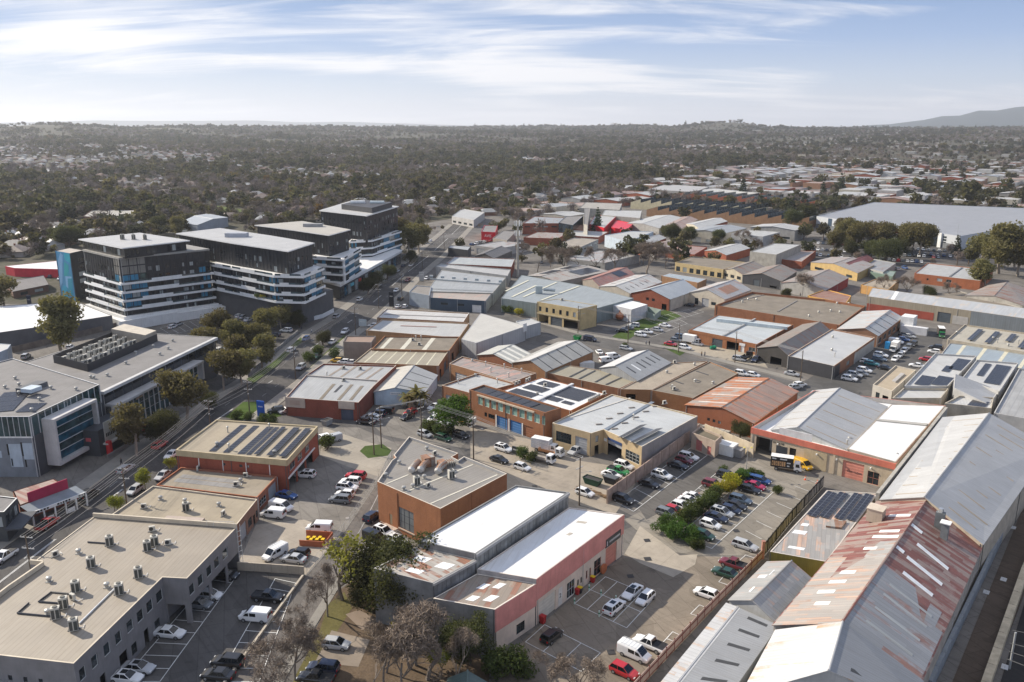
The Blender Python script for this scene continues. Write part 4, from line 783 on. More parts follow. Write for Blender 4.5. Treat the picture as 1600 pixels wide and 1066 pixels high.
V2 = shed('brown gabled shed squeezed beside the black fronted workshop',(1183,544),(1232,556),(1296,516),(1255,507),(1215,541),4.2,paint((.06,.055,.05)),metalroof((.32,.28,.235),.15,var=.15),ops={0: [('open',.45,.8,0,2.6)]})
V3 = shed('white striped gabled workshop with an orange rusty end',(1308,515),(1372,525),(1410,496),(1348,487),(1352,513),4.2,brick((.32,.17,.10)),metalroof((.62,.63,.62),.12,(.4,.22,.12),var=.08),strips=[(0,k*.22+.1,k*.22+.115,.05,.95) for k in range(4)],ops={1: [('win',.05+k*.19,.16+k*.19,.8,2.8,FRAME_W) for k in range(5)]})
# ---------------------------------------------------------------- street front on the far side of the main road
DKC = paint((.06,.065,.075),.5);DGREY = paint((.10,.105,.115));BLG = glass((.02,.045,.05),.05);TEAL = glass((.012,.075,.12),.10);MULL = flat((.50,.52,.53),.4)
FLR = membrane((.27,.26,.255),.14,6.0)
def curtain(b,i,s0,s1,z0,z1,n,nz=1,gm=BLG,mm=MULL,off=.0,name='glazed_bay'):
 """curtain wall: each bay of glass and each mullion on wall i is a part"""
 for k in range(n): b.panel(i,s0+(s1-s0)*(k+.03)/n,s0+(s1-s0)*(k+.97)/n,z0,z1,gm,name,.05,off)
 for k in range(n+1): q = s0+(s1-s0)*k/n;b.panel(i,q-.0035,q+.0035,z0,z1,mm,'mullion',.16,off)
 for k in range(1,nz): z = z0+(z1-z0)*k/nz;b.panel(i,s0,s1,z-.04,z+.04,mm,'transom',.12,off)
h = 14.2;L1p = [P(*q,h) for q in ((-60,651),(46,651),(155,601),(20,560),(-60,580))]
L1 = Bld('office_building','office with green glass top floor, white window box and pale solar roof by the street',L1p,h,paint((.19,.21,.235)),FLR,'office',world=True,par=.25,cope=paint((.6,.6,.6)),facew={1: DKC},rib=0)
curtain(L1,0,.02,.995,h-4.6,h-.15,12);curtain(L1,1,.01,.995,h-4.6,h-.15,11)
L1.panel(0,0,1.0,h-4.95,h-4.62,WHITE,'white_ledge',.12)
for s0,s1,z0,z1,mt in ((.62,.80,2.4,7.8,paint((.40,.47,.53))),(.83,.975,4.2,8.0,paint((.40,.47,.53))),(.595,.615,5.2,7.8,DARK),(.805,.825,5.0,8.2,DARK),(.66-.03,.65,2.6,4.4,DARK),(.85-.02,.85,2.4,4.2,DARK),(.4,.5,4.6,6.2,paint((.40,.47,.53)))): L1.panel(0,s0,s1,z0,z1,mt,'cladding_panel' if mt is not DARK else 'slot_window',.08)
pvents(L1,[('v',x,y,0) for x,y in ((8,607),(24,593),(30,603),(80,608),(62,626),(50,643),(30,616),(119,610))],'on the glass topped office roof','on the glass topped office')
L1.solar(0,.25,.62,.06,.42,7,4,merge=True);L1.solar(0,.68,.93,.10,.30,5,3,merge=True)
m = MB();m.box(P(50,605,h+.3),(6.5,3.0,1.2),DGREY,rz=1.3);m.box(P(49,608,h+1.2),(3.2,3.0,.9),paint((.45,.52,.58)),rz=1.3);part('plant_plinth',m,L1.root)
d1 = (L1.p[2]-L1.p[1]).normalized();n1 = Vector((d1.y,-d1.x,0));FR = paint((.50,.49,.48),.5)
def box3(mb,o,dx,dy,x0,x1,y0,y1,z0,z1,mat):
 q = [o+dx*x+dy*y+Vector((0,0,z)) for z in (z0,z1) for x,y in ((x0,y0),(x1,y0),(x1,y1),(x0,y1))];mb.hexa(q,mat)
o = Vector((L1.p[1].x,L1.p[1].y,0))+d1*3.0+n1*.1;LL = 14.6
wb = MB();box3(wb,o,d1,n1,0,.6,0,3.2,1.6,12.6,FR);box3(wb,o,d1,n1,LL-.6,LL,0,3.2,3.4,12.6,FR);box3(wb,o,d1,n1,.6,LL-.6,0,3.2,12.0,12.6,FR);box3(wb,o,d1,n1,.6,LL-.6,0,3.2,1.6,2.4,FR);part('white_frame',wb,L1.root)
for k in range(5):
 m = MB();box3(m,o,d1,n1,.62,LL-.62,1.9,2.0,2.45+k*1.9,4.30+k*1.9,BLG if k % 2 else TEAL);part('glazed_bay',m,L1.root);m = MB();box3(m,o,d1,n1,.62,LL-.62,1.9,2.25,4.31+k*1.9,4.40+k*1.9,MULL);part('transom',m,L1.root)
# entrance block with the two pale cut letter panels and red pillars
eb = root('entrance_pavilion',o+d1*15+n1*4,'low dark entrance block with two pale panels and red pillars','entrance');z3 = lambda x: x
m = MB();box3(m,o,d1,n1,9.8,25.5,.4,6.0,0,6.4,DKC);part('wall',m,eb,eb.location)
for k,(x0,x1) in enumerate(((11.2,18.0),(18.5,25.2))):
 m = MB();box3(m,o,d1,n1,x0,x1,6.5,6.62,3.1,8.0-.2*k,paint((.47,.47,.44)));pn = part('sign_panel',m,eb,eb.location)
 m = MB();rr = random.Random(3+k);a = x0+.45;n_ = 9 if k == 0 else 6
 for j in range(n_): w_ = rr.uniform(.35,.52);q = [o+d1*(a+e)+n1*6.64+Vector((0,0,z)) for e,z in ((0,4.25),(w_,4.25),(w_,5.15),(0,5.15))];m.poly(q,DARK);a += w_+.18
 ob('lettering',m.mesh('lettering',eb.location),pn)
 m = MB();box3(m,o,d1,n1,x0-.2,x1+.3,6.0,7.4,2.55,2.9,paint((.5,.5,.48)));part('canopy',m,eb,eb.location)
for x in (11.0,17.9,25.0): m = MB();box3(m,o,d1,n1,x,x+.9,6.7,7.7,0,2.55 if x > 12 else 3.4,paint((.50,.02,.03),.4));part('red_pillar',m,eb,eb.location)
m = MB();box3(m,o,d1,n1,9.74,9.8,2.6,3.9,3.6,4.5,paint((.62,.12,.13)));part('sign',m,eb,eb.location)
m = MB();box3(m,o,d1,n1,9.2,27,7.9,8.3,0,.8,paint((.22,.21,.2)));part('planter_wall',m,eb,eb.location)
# the long building with the plant deck
h = 12.2;L2 = Bld('office_building','long dark glass office with a rooftop deck full of air conditioning plant',[(157,612),(336,527),(192,518),(20,572)],h,DKC,FLR,'office',par=.12,cope=paint((.55,.54,.52)),rib=0)
L2.panel(0,0,1,h-.75,h+.02,paint((.50,.50,.49)),'eaves',.9)
for k in range(14): L2.panel(0,.02+k*.07,.085+k*.07,h-3.6,h-.9,glass((.010,.014,.02),.06),'glazed_bay',.05)
L2.panel(0,.02,.76,8.0,8.6,FR,'white_frame',3.4);L2.panel(0,.02,.05,0,8.0,FR,'white_frame',3.2);L2.panel(0,.745,.76,3,8.0,FR,'white_frame',3.2);curtain(L2,0,.055,.74,0.2,7.9,17,3,BLG,MULL,1.6);L2.panel(0,.02,.76,.0,8.0,DKC,'inner_wall',1.5)
q = [P(*c,h-.1) for c in ((85,567),(138,581),(246,533),(196,522))];m = MB();SCR = paint((.035,.035,.04),.5)
for i in range(4):
 a,c = q[i],q[(i+1) % 4];d = (c-a).normalized();nn = Vector((d.y,-d.x,0))*.12;m.hexa([a,c,c+nn,a+nn]+[p+Vector((0,0,2.2)) for p in (a,c,c+nn,a+nn)],SCR)
part('plant_screen',m,L2.root);m = MB();m.prism([lerp(q[1],q[2],.82),q[2],q[3],lerp(q[0],q[3],.8)],h,h+3.2,paint((.30,.27,.23)),paint((.5,.45,.37)));part('stair_head',m,L2.root)
for i in range(11):
 for j in range(3):
  u = .05+i*.07;w = lerp(lerp(q[0],q[1],.2+j*.29),lerp(q[3],q[2],.2+j*.29),u);place(ACBIG if (i+j) % 3 else ACSMALL,w+Vector((0,0,.35)),1.2+((i*7+j) % 3)*.1,'grey condenser packed inside the dark rooftop plant screen of the long office','condensers in the plant deck',1.0 if (i+j) % 3 else 1.5)
pvents(L2,[('v',x,y,0) for x,y in ((168,588),(197,569),(212,553),(250,555),(263,546),(240,543),(270,534),(95,591),(142,591),(147,592))],'on the long office roof','on the long office')
hw = root('heritage_building',P(258,655),'old red brick shopfront with arched cream trim between street gums','building');a,c = P(216,662,0),P(298,607,0);d = (c-a).normalized();nn = Vector((-d.y,d.x,0));BH = brick((.26,.075,.05));TR = paint((.52,.36,.24))
m = MB();box3(m,a,d,nn,0,(c-a).length*.62,0,8,0,6.6,BH);part('wall',m,hw)
for k in range(4): m = MB();x = 1.0+k*5.6;box3(m,a,d,-nn,x,x+.7,0,.25,0,7.0,TR);part('pilaster',m,hw)
for k in range(3):
 x = 2.2+k*5.6;m = MB();box3(m,a,d,-nn,x,x+3.6,.02,.1,3.2,5.4,DARK);w = part('window',m,hw);m = MB();box3(m,a,d,-nn,x-.2,x+3.8,.02,.2,5.4,5.8,TR);ob('frame',m.mesh('frame',hw.location),w)
m = MB();box3(m,a,d,-nn,0,(c-a).length*.62,0,.4,6.6,7.0,TR);part('cornice',m,hw)
# shops at the left edge
q = [P(*p,3.6) for p in ((30,790),(106,762),(84,748),(20,768))]
sp = Bld('shop_building','rusty roofed corner shop with a crimson parapet and white verandah',q,4.0,paint((.34,.13,.08)),RU,world=True,par=.02,rib=0,cat='shop')
CRIM = paint((.34,.02,.065));sp.panel(0,.18,1.0,2.4,5.6,CRIM,'parapet_sign',.2)
vd = root('shop_verandah',P(80,790),'white posted verandah with grey roof along the crimson corner shop','verandah');a,c = sp.at(0,.0,0,.3),sp.at(0,1.15,0,.3);d = (c-a).normalized();nn = Vector((d.y,-d.x,0));Lv = (c-a).length
m = MB();q = [a+Vector((0,0,3.5)),c+Vector((0,0,3.5)),c+nn*3.6+Vector((0,0,2.9)),a+nn*3.6+Vector((0,0,2.9))];m.hexa([p-Vector((0,0,.08)) for p in q]+q,paint((.20,.225,.25),.5));part('roof',m,vd)
m = MB();box3(m,a,d,nn,0,Lv,3.55,3.75,2.5,3.1,WHITE);fz = part('fascia',m,vd);m = MB();rr = random.Random(5);x = .6
for j in range(16):
 w_ = rr.uniform(.25,.45);m.poly([a+d*(x+e)+nn*3.77+Vector((0,0,z)) for e,z in ((0,2.62),(w_,2.62),(w_,2.98),(0,2.98))],DARK);x += w_+.2+(1.5 if j in (4,9) else 0)
ob('lettering',m.mesh('lettering',vd.location),fz)
for k in range(6): m = MB();box3(m,a,d,nn,.2+k*Lv/5.2,.45+k*Lv/5.2,3.5,3.75,0,2.55,WHITE);part('post',m,vd)
for k in range(4): m = MB();box3(m,a,d,nn,.6+k*Lv/5.2,-.1+(k+1)*Lv/5.2,3.55,3.7,0,.95,WHITE if k % 2 else DKC);part('balustrade',m,vd)
sq = Bld('shop_building','dark two storey shop cut by the picture edge beside the crimson parapet',[(-40,800),(6,800),(27,778),(-40,770)],6.2,paint((.055,.06,.065)),FLR,par=.2,cope=WHITE,ops={1: [('win',.1+k*.3,.32+k*.3,3.2,5.2) for k in range(3)],0: [('win',.3,.9,3,5.2)]})
m = MB();q0,q1 = sq.at(1,-.2,2.9,.1),sq.at(1,1,2.9,.1);nn = (sq.at(1,0,0,1)-sq.at(1,0,0,0));m.hexa([q0,q1,q1+nn*3,q0+nn*3]+[p+Vector((0,0,.3)) for p in (q0,q1,q1+nn*3,q0+nn*3)],DKC);part('awning',m,sq.root)
# sheds behind the gum on the left
WH = Bld('warehouse','white roofed charcoal warehouse below the mural tower',[(-60,528),(60,511),(175,493),(116,470),(-80,484)],5.6,paint((.105,.105,.115)),WHT,par=.15,rib=1)
fn = root('paling_fence',P(150,530),'tall dark paling fence behind the long office','fence');a,c = P(20,552),P(186,512);d = (c-a).normalized();nn = Vector((-d.y,d.x,0));n_ = 60
PAL = paint((.17,.14,.12),.85,.3)
pal = MB();pal.box((0,0,1.1),((c-a).length/n_-.05,.05,2.2),PAL);pal = pal.mesh('paling')
for k in range(n_): ob('paling',pal,fn,M=Matrix.Translation(lerp(a,c,(k+.5)/n_)-fn.location+Vector((0,0,.06*((k*7) % 3)/3))) @ Matrix.Rotation(math.atan2(d.y,d.x),4,'Z'))
gb = Bld('workshop','blue grey gable end building at the picture edge by the parking rows',[(-30,563),(12,545),(17,538),(-30,535)],6.5,paint((.38,.43,.50)),WR2,par=.1,ops={0: [('door',.35,.85,0,3.4,ROLLER)]})
rs = Bld('warehouse','low white roofed shed with a bright red side wall',[(22,419),(96,421),(96,407),(8,416)],4.5,paint((.52,.02,.04)),WHT,par=.05)
hsA = Bld('house','hip roofed brown house below the red walled shed',[(20,456),(75,445),(62,432),(8,440)],3.2,brick((.20,.12,.09)),metalroof((.33,.30,.27)),gable=(1,2.2,.5),ops={0: [('win',.2,.4,.8,2.2),('win',.6,.85,.8,2.2)]})
# ---------------------------------------------------------------- apartment blocks
APW = paint((.74,.74,.73),.45,.06);APD = paint((.020,.021,.026),.4,.3);APR = metalroof((.62,.62,.61),0,pitch=1.5,var=.05);BLUE = paint((.03,.20,.34),.3,.2);APG = glass((.022,.026,.03),.05,blind=.42)
def slab(parent,name,pts,out,z0,z1,mat,top=None,**k):
 m = MB();m.prism(inset(pts,-out),z0,z1,mat,top);return part(name,m,parent,**k)
def flats(label,body,ztop,zbase,fh,bands,faces,wallm=APD,cols=9,roofpx=None,roofz=None,skip=.25,seed=1,blue=(),wrange=None):
 rr = random.Random(seed);pts = [P(*q,ztop) for q in body];
 if len(pts) == 3: pts.append(pts[0]+pts[2]-pts[1])
 ops = {}
 nf = int((ztop-zbase-.3)/fh)
 for f in faces:
  a,b = pts[f],pts[(f+1) % len(pts)];L = (b-a).length;n = max(2,int(L/3.0));lst = []
  for k in range(nf):
   for c in range(n):
    if rr.random() < skip: continue
    z0 = zbase*0+.9+k*fh;s = (c+.5+rr.uniform(-.15,.15))/n;w_ = rr.choice((.45,.75,1.05))/L;full = rr.random() < .45
    lst.append(('win',s-w_,s+w_,z0-.6 if full else z0,z0+1.6,FRAME_D,2 if w_*L > .7 else 1,1,APG))
  ops[f] = lst
 b = Bld('apartment_building',label,pts,ztop,wallm,APR,'apartments',world=True,base=zbase,par=.4,ops=ops)
 for z in bands:
  slab(b.root,'balcony_band',pts,.9,z-.55,z+.30,APW)
  for f in faces:
   L = (pts[(f+1) % len(pts)]-pts[f]).length;s0 = rr.uniform(.1,.25)+.1*(z % 3)/3;b.panel(f,s0,s0+.34,z-.55-zbase,z+1.0-zbase,APW,'balustrade',.12,.82)
   b.panel(f,0.02,.98,z+.31-zbase,z+1.0-zbase,glass((.05,.07,.08),.08),'glass_balustrade',.05,.8)
 for f,s0,s1,k0,k1 in blue:
  for k in range(k0,k1):
   for j in range(3): b.panel(f,s0+(s1-s0)*j/3+.004,s0+(s1-s0)*(j+1)/3-.004,k*fh+.35,(k+1)*fh-.1,BLUE if (j+k) % 3 else APG,'blue_panel',.07)
 # thin upright fins give the dark walls their ribbed look
 for f in faces:
  L = (pts[(f+1) % len(pts)]-pts[f]).length;n = int(L/2.2)
  for c in range(n):
   s = (c+.08)/n;b.panel(f,s,s+.10/L,.3,ztop-zbase-.3,paint((.050,.052,.058),.4),'fin',.14)
 return b,pts
A1,A1p = flats('dark apartment block with blue glass corner, white bands and mural tower',[(130,391),(186,404),(326,390)],27,3.6,3.35,(7.2,10.6,13.9,17.3),(0,1),seed=3,blue=((0,.84,.995,1,5),(1,.005,.27,1,5),(1,.86,.99,1,5)))
for f,s0,s1 in ((0,.84,.995),(1,.005,.27)):
 for k in (5,6):
  for j in range(3): A1.panel(f,s0+(s1-s0)*j/3+.005,s0+(s1-s0)*(j+1)/3-.005,k*3.35+.3,(k+1)*3.35-.15,paint((.20,.19,.17),.4),'bronze_panel',.07)
slab(A1.root,'podium',A1p,3.2,0,3.4,APW);slab(A1.root,'deck_edge',A1p,1.4,3.4,4.6,APW)
rp = [P(*q,31.2) for q in ((122,374),(191,388),(297,376),(218,364))];top = inset(rp,1.2);m = MB();m.prism(top,27,30.9,APD);pu = part('penthouse',m,A1.root)
slab(A1.root,'roof_slab',rp,0,30.9,31.3,APW,APR)
for e in (0,1):
 a,c = top[e],top[e+1];n_ = 12;d = (c-a).normalized();nn = Vector((d.y,-d.x,0))
 for k in range(n_):
  if k % 4 == 3: continue
  m = MB();box3(m,Vector((a.x,a.y,0)),d,nn,(k+.15)*(c-a).length/n_,(k+.8)*(c-a).length/n_,0,.06,27.9,30.2,APG);ob('window',m.mesh('window',A1.c),pu,loc=A1.c-A1.root.location)
slab(A1.root,'terrace_edge',A1p,.25,26.6,27.3,paint((.28,.27,.25)))
pl = [lerp(rp[0],rp[2],t)+Vector((0,0,.1)) for t in (.40,.5,.6)]
for k,q in enumerate(pl): place(ACBIG,q,.3*k,'condenser on the white roof of the blue cornered apartments','condensers on the apartment roofs',1.2)
tw = Bld('stair_tower','tower wing with an abstract blue and teal wall facing the gum tree',[(86,392),(109,396),(131,391)],21.6,APD,paint((.42,.37,.31)),'apartments',par=.15,facew={0: paint((.06,.26,.46),.5,.1)},ops={1: [('win',.45,.9,1.2+k*3.1,3.2+k*3.1,FRAME_D,2,1,APG) for k in range(6)]})
for pts,col in (([(0,.2),(.22,.35),(.5,.95),(.35,1.0),(.12,.8)],(.20,.40,.62)),([(.55,.1),(.8,.08),(.95,.5),(.7,.62),(.5,.42)],(.03,.28,.40)),([(.4,.5),(.75,.52),(.8,.75),(.55,.82)],(.02,.33,.36)),([(.6,.85),(1,.8),(1,1),(.62,1)],(.03,.36,.46)),([(.1,.02),(.45,.0),(.5,.3),(.2,.28)],(.03,.33,.50)),([(.45,.28),(.58,.24),(.62,.46),(.9,.48),(.9,.52),(.48,.5)],(.22,.44,.66))):
 m = MB();m.poly([tw.at(0,u,v*21.2+.1,.03+.004*len(pts)+u*.002) for u,v in pts],paint(col,.5,.08));part('mural_shape',m,tw.root)
wl = root('retaining_wall',P(270,500),'long white boundary wall under the blue cornered apartments','wall');m = MB();a,c = P(188,519),P(363,487);d = (c-a).normalized();box3(m,a,d,Vector((-d.y,d.x,0)),0,(c-a).length,0,.4,0,3.9,APW);part('wall_face',m,wl)
A2,A2p = flats('dark apartment block on a charcoal podium with white balcony bands',[(329,412),(364,418),(430,430),(472,431),(503,419),(400,395)],20.6,9.6,3.55,(10.4,13.4,16.9,20.3),(0,1,2,3),seed=5,blue=((1,.86,.99,0,3),(3,.1,.95,0,3),(2,.0,.1,0,3)))
po = [P(*q,9.56) for q in ((330,452),(353,456),(417,469),(471,471),(520,452),(420,425))];m = MB();m.prism(po,0,9.5,paint((.10,.098,.10),.8,.12));part('podium',m,A2.root)
rp = [P(*q,30) for q in ((277,365),(365,380),(450,392.5),(489,380),(424,369),(343,357))];b2,_ = flats('upper dark storeys of the podium apartments under a wide white roof',[(280,366),(365,380.5),(449,392.5),(487,381),(424,370),(345,358)],29.7,20.6,3.0,(),(0,1,2,3),seed=8,skip=.45);slab(b2.root,'roof_slab',rp,.5,29.7,30.1,APW,APR)
m = MB();m.box(lerp(rp[0],rp[3],.45)+Vector((0,2,.9)),(9,4,1.8),paint((.36,.38,.42)));part('plant_enclosure',m,b2.root)
dr = root('driveway_ramp',P(490,486),'sunken apartment driveway with white edge walls by the street','wall')
for a,c in (((485,502),(505,497)),((505,497),(522,488)),((486,492),(508,478))):
 m = MB();a,c = P(*a),P(*c);d = (c-a).normalized();box3(m,a,d,Vector((-d.y,d.x,0)),0,(c-a).length,0,.4,0,1.6,APW);part('edge_wall',m,dr)
A3,A3p = flats('apartment block with teal glass corner and white bands over street shops',[(488,402),(535,405),(561,390),(520,385)],18.6,7.6,3.5,(8.2,11.6,15.1,18.3),(0,1),seed=11,blue=((0,.05,.45,0,3),(1,.05,.95,0,3)))
rp = [P(*q,28.5) for q in ((400,352),(462,360),(514,367.5),(546,359),(472,346))];b3,_ = flats('upper dark storeys with pebbled roof above the teal cornered apartments',[(402,353),(462,361),(513,368),(544,359.5),(474,347)],28.2,18.6,3.1,(),(0,1,2),seed=13,skip=.45);slab(b3.root,'roof_slab',rp,.5,28.2,28.6,APW,membrane((.50,.48,.44),.1))
m = MB();m.box(lerp(rp[0],rp[3],.6)+Vector((0,4,.8)),(9,3,1.6),paint((.30,.30,.30)));part('plant_enclosure',m,b3.root)
A3.panel(1,.0,.02,.3,11,APW,'corner_fin',.95)
po = [P(*q,7.3) for q in ((503,437),(531,444),(626,392),(560,380))];m = MB();m.prism(po,.0,6.6,paint((.06,.065,.07),.5));sh_ = part('street_shops',m,A3.root);m = MB();m.prism(inset(po,-1.0),6.4,7.7,APW);part('balcony_band',m,A3.root)
a,c = Vector((po[1].x,po[1].y,0)),Vector((po[2].x,po[2].y,0));d = (c-a).normalized();nn = Vector((d.y,-d.x,0));n_ = 20
for k in range(n_): m = MB();box3(m,a,d,nn,(k+.1)*(c-a).length/n_,(k+.85)*(c-a).length/n_,0,.08,.6,5.2,TEAL if k % 4 == 1 else APG);ob('shop_window',m.mesh('shop_window',A3.root.location),A3.root)
for x,w_,mt in ((26,3.2,paint((.60,.05,.04))),(14,4.2,paint((.15,.52,.62)))): m = MB();box3(m,a,d,nn,x,x+w_,.1,.5,3.6,5.0,mt);ob('shop_sign',m.mesh('shop_sign',A3.root.location),A3.root)
A4,A4p = flats('tallest dark apartment tower at the street bend with white bands at its foot',[(547,377),(580,375),(625,361),(580,350)],16.8,5.0,3.7,(5.6,9.0,12.6,16.4),(0,1),seed=17,blue=((1,.4,.98,0,3),(0,.05,.3,0,3)))
m = MB();m.prism(A4p,0,5.0,paint((.05,.055,.06),.5));part('podium',m,A4.root)
rp = [P(*q,30.5) for q in ((500,329),(573,337),(622,322.5),(546,315))];b4,_ = flats('upper dark storeys of the tallest tower with a raked rooftop screen',[(501,330),(572,337),(621,323),(547,316)],30.1,15.5,2.95,(),(0,1),seed=19,skip=.35,cols=12);slab(b4.root,'roof_slab',rp,.4,30.1,30.6,APW,APR)
q = [lerp(lerp(rp[0],rp[1],u),lerp(rp[3],rp[2],u),v) for u,v in ((.30,.25),(.97,.2),(.97,.85),(.35,.85))];m = MB();m.prism(q,30.6,33.4,paint((.045,.045,.05)));part('plant_screen',m,b4.root)
m = MB();ct = sum(q,Vector())/4;m.tube(ct+Vector((-9,0,3.3)),ct+Vector((-1,0,3.3)),1.3,1.3,paint((.6,.62,.62)),10);m.tube(ct+Vector((2,0,3.3)),ct+Vector((10,0,3.3)),1.1,1.1,paint((.5,.56,.56)),10);part('plant_duct',m,b4.root)
# ---------------------------------------------------------------- workshops in the middle of the estate
GR2 = metalroof((.52,.53,.53),0,var=.07);BG = paint((.46,.56,.64));YB = paint((.50,.385,.20),.8,.15);BROWNR = membrane((.27,.235,.19),.18,2.2);TANR = membrane((.42,.36,.285),.14,2.6)
def flat_(name,label,px,h,wall,roof,strips=(),sm=None,up=.03,pv=(),pl_=None,**k):
 b = Bld(name,label,px,h,wall,roof,**k)
 for q in strips: b.strip(0,*q,sm or STRIPB,up=up)
 for q in pv: b.solar(0,*q,merge=True)
 return b
M1 = flat_('brick_workshop','red brick workshop with a white two level roof and cream signboards',[(446,621),(560,629),(584,603),(619,571),(505,568),(478,586)],5.2,brick((.25,.072,.048)),GR2,par=.45,cope=paint((.5,.43,.36)),rib=3,ops={0: [('door',.755,.925,0,3.0,paint((.07,.085,.12)))]})
M1.panel(0,0.0,.27,2.6,5.35,paint((.48,.40,.33)),'signboard',.25);M1.panel(0,.73,.945,3.2,5.35,paint((.50,.43,.36)),'signboard',.22);M1.panel(0,.06,.20,3.3,4.6,paint((.43,.33,.27)),'faded_sign',.27)
def gline(b,z,pts,wdt,mat,name='skylight_strip',th=.06):
 for a,c in pts: m = MB();a,c = P(*a,z),P(*c,z);m.box((a+c)/2,((c-a).length,wdt,th),mat,rz=math.atan2((c-a).y,(c-a).x));part(name,m,b.root)
gline(M1,4.78,[((501,624),(522,600)),((529,625),(550,601)),((548,625),(566,603))],.9,STRIPB);gline(M1,4.78,[((523,613),(534,602))],.7,STRIPD);gline(M1,4.78,[((515,587),(537,573)),((533,589),(557,572)),((557,590),(581,574)),((573,592),(598,575))],.8,paint((.26,.22,.18)));gline(M1,4.95,[((480,587),(589,595))],.5,paint((.40,.37,.34)),'roof_step',.4)
pvents(M1,[('f',511,589,0),('s',537,596,1),('s',537,577,1),('s',563,578,1)],'on the red brick workshop with signboards','on the signboard workshop')
M2 = shed('pale blue gabled shed with a white sign and grey slope',(584.5,613),(663,614),(683,587),(621,573),(618,606),3.7,BG,metalroof((.46,.47,.47),0,var=.05),strips=[(0,k*.3+.1,k*.3+.12,.05,.95) for k in range(3)],ops={0: [('open',.64,.86,0,2.6),('door',.9,.97,0,2.2)]})
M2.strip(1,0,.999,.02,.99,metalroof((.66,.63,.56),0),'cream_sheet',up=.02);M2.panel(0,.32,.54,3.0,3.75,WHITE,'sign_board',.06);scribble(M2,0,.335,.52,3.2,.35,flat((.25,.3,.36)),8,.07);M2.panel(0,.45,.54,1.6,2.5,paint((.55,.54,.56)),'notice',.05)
M3 = flat_('workshop','beige striped roof over orange brick workshop behind the pale blue shed',[(553,566),(685,571.5),(701,548),(580,544)],5.0,brick((.34,.16,.075)),metalroof((.46,.41,.31),0,var=.05),par=.3,cope=paint((.45,.4,.3)),rib=0,strips=[(.1+k*.125,.115+k*.125,.02,.98) for k in range(7)],sm=flat((.56,.53,.40),.6),ops={1: [('open',.1,.25,0,3),('door',.5,.75,0,3.2,ROLLD)]})
M3b = flat_('workshop','brown weathered roof with pale strips and twin flues',[(581,545),(702,548),(718,526),(601,525)],5.4,brick((.31,.16,.085)),BROWNR,par=.5,cope=brick((.36,.17,.08)),rib=0,strips=[(.07,.12,.02,.98),(.34,.40,.02,.98),(.63,.69,.02,.98)],sm=flat((.52,.50,.42),.6),ops={1: [('open',.2,.4,0,3.2)]})
pvents(M3b,[('f',650,531,0),('f',658,531,0),('s',645,533,.4),('s',655,540,.4)],'on the brown weathered roof','on the brown weathered roof')
M3g = flat_('office_building','taupe cube office with a flat terracotta roof on the street',[(536,534),(580,535),(587,525),(541,525)],6.0,paint((.23,.20,.175)),membrane((.36,.26,.21),.1),par=.3);M3g.panel(3,.3,.9,2,5,paint((.25,.5,.55)),'sign_board',.15)
M3c = flat_('workshop','pale grey roofed workshop two roofs behind the taupe cube',[(572,516),(717,528),(733,505),(597,499)],5.0,brick((.40,.24,.12)),metalroof((.60,.60,.58),0,var=.06),par=.35,cope=paint((.42,.34,.28)),rib=0);gline(M3c,4.75,[((626,509),(682,511))],.8,paint((.28,.15,.12)))
M3d = flat_('workshop','white twin strip roof workshop before the dark blue showroom',[(589,496),(724,503),(733,489),(604,482)],5.0,brick((.38,.22,.12)),metalroof((.70,.69,.67),0,var=.05),par=.35,cope=paint((.6,.6,.58)),rib=0);gline(M3d,4.75,[((600,491),(728,496))],.9,paint((.25,.23,.22)),'valley_gutter')
pc = [P(*q,4.9) for q in ((721,530),(744,536),(826,508.5),(751,489.5))]
M4 = flat_('warehouse','tall white ribbed warehouse with a tapering white roof',[(721,530),(744,536),(822,509.5),(751,489.5)],5.4,metalroof((.60,.61,.62),0,pitch=1.4,var=.04),metalroof((.70,.68,.62),0,var=.03),par=.05,rib=0)
M4.panel(1,.93,1.0,3.6,6.6,paint((.66,.66,.65)),'stepped_parapet',.3)
M4b = flat_('warehouse','low white annex at the narrow end of the tapering warehouse',[(818,511),(845,503.5),(828,497.5),(806,502)],4.8,metalroof((.56,.58,.60),0,pitch=1.4),metalroof((.66,.66,.64)),par=.25)
M5a = flat_('showroom','grey cube corner of the dark blue showroom',[(639,456),(671,462),(674,448),(650,446)],6.0,paint((.30,.345,.40)),membrane((.30,.28,.26),.1),par=.3)
M5 = flat_('showroom','dark blue fronted showroom with a beige front roof',[(671,465),(759,470.5),(770,457),(672,452)],5.2,paint((.055,.085,.12)),metalroof((.52,.45,.39),.1,(.4,.25,.2),var=.08),par=.15,rib=0,ops={0: [('win',.2,.33,2.4,3.4),('win',.5,.62,2.4,3.4),('door',.76,.92,0,3.2,WHITE)]},facew={1: CEM})
M5b = flat_('warehouse','long grey zinc roof with a raised service walkway',[(667,455),(770,458),(790,434),(690,422)],5.6,CEM,metalroof((.46,.48,.49),0,var=.1),par=.15,rib=0,facew={1: CEM});gline(M5b,5.9,[((672,436),(782,444))],.5,paint((.3,.33,.35)),'walkway',.5);gline(M5b,5.75,[((676,451),(772,455))],.7,paint((.25,.27,.28)),'valley_gutter')
for k in range(7): m = MB();m.box(lerp(P(674,435,5.6),P(782,443,5.6),k/6)+Vector((0,0,1.0)),(1.6,1.2,1.0),paint((.36,.40,.42)));part('rooflight',m,M5b.root)
M5c = flat_('warehouse','pale grey parapet roofed store before the red brick store',[(681,416),(793,431),(798,421),(690,412)],5.6,paint((.40,.40,.39)),metalroof((.56,.56,.55)),par=.4,facew={1: CEM})
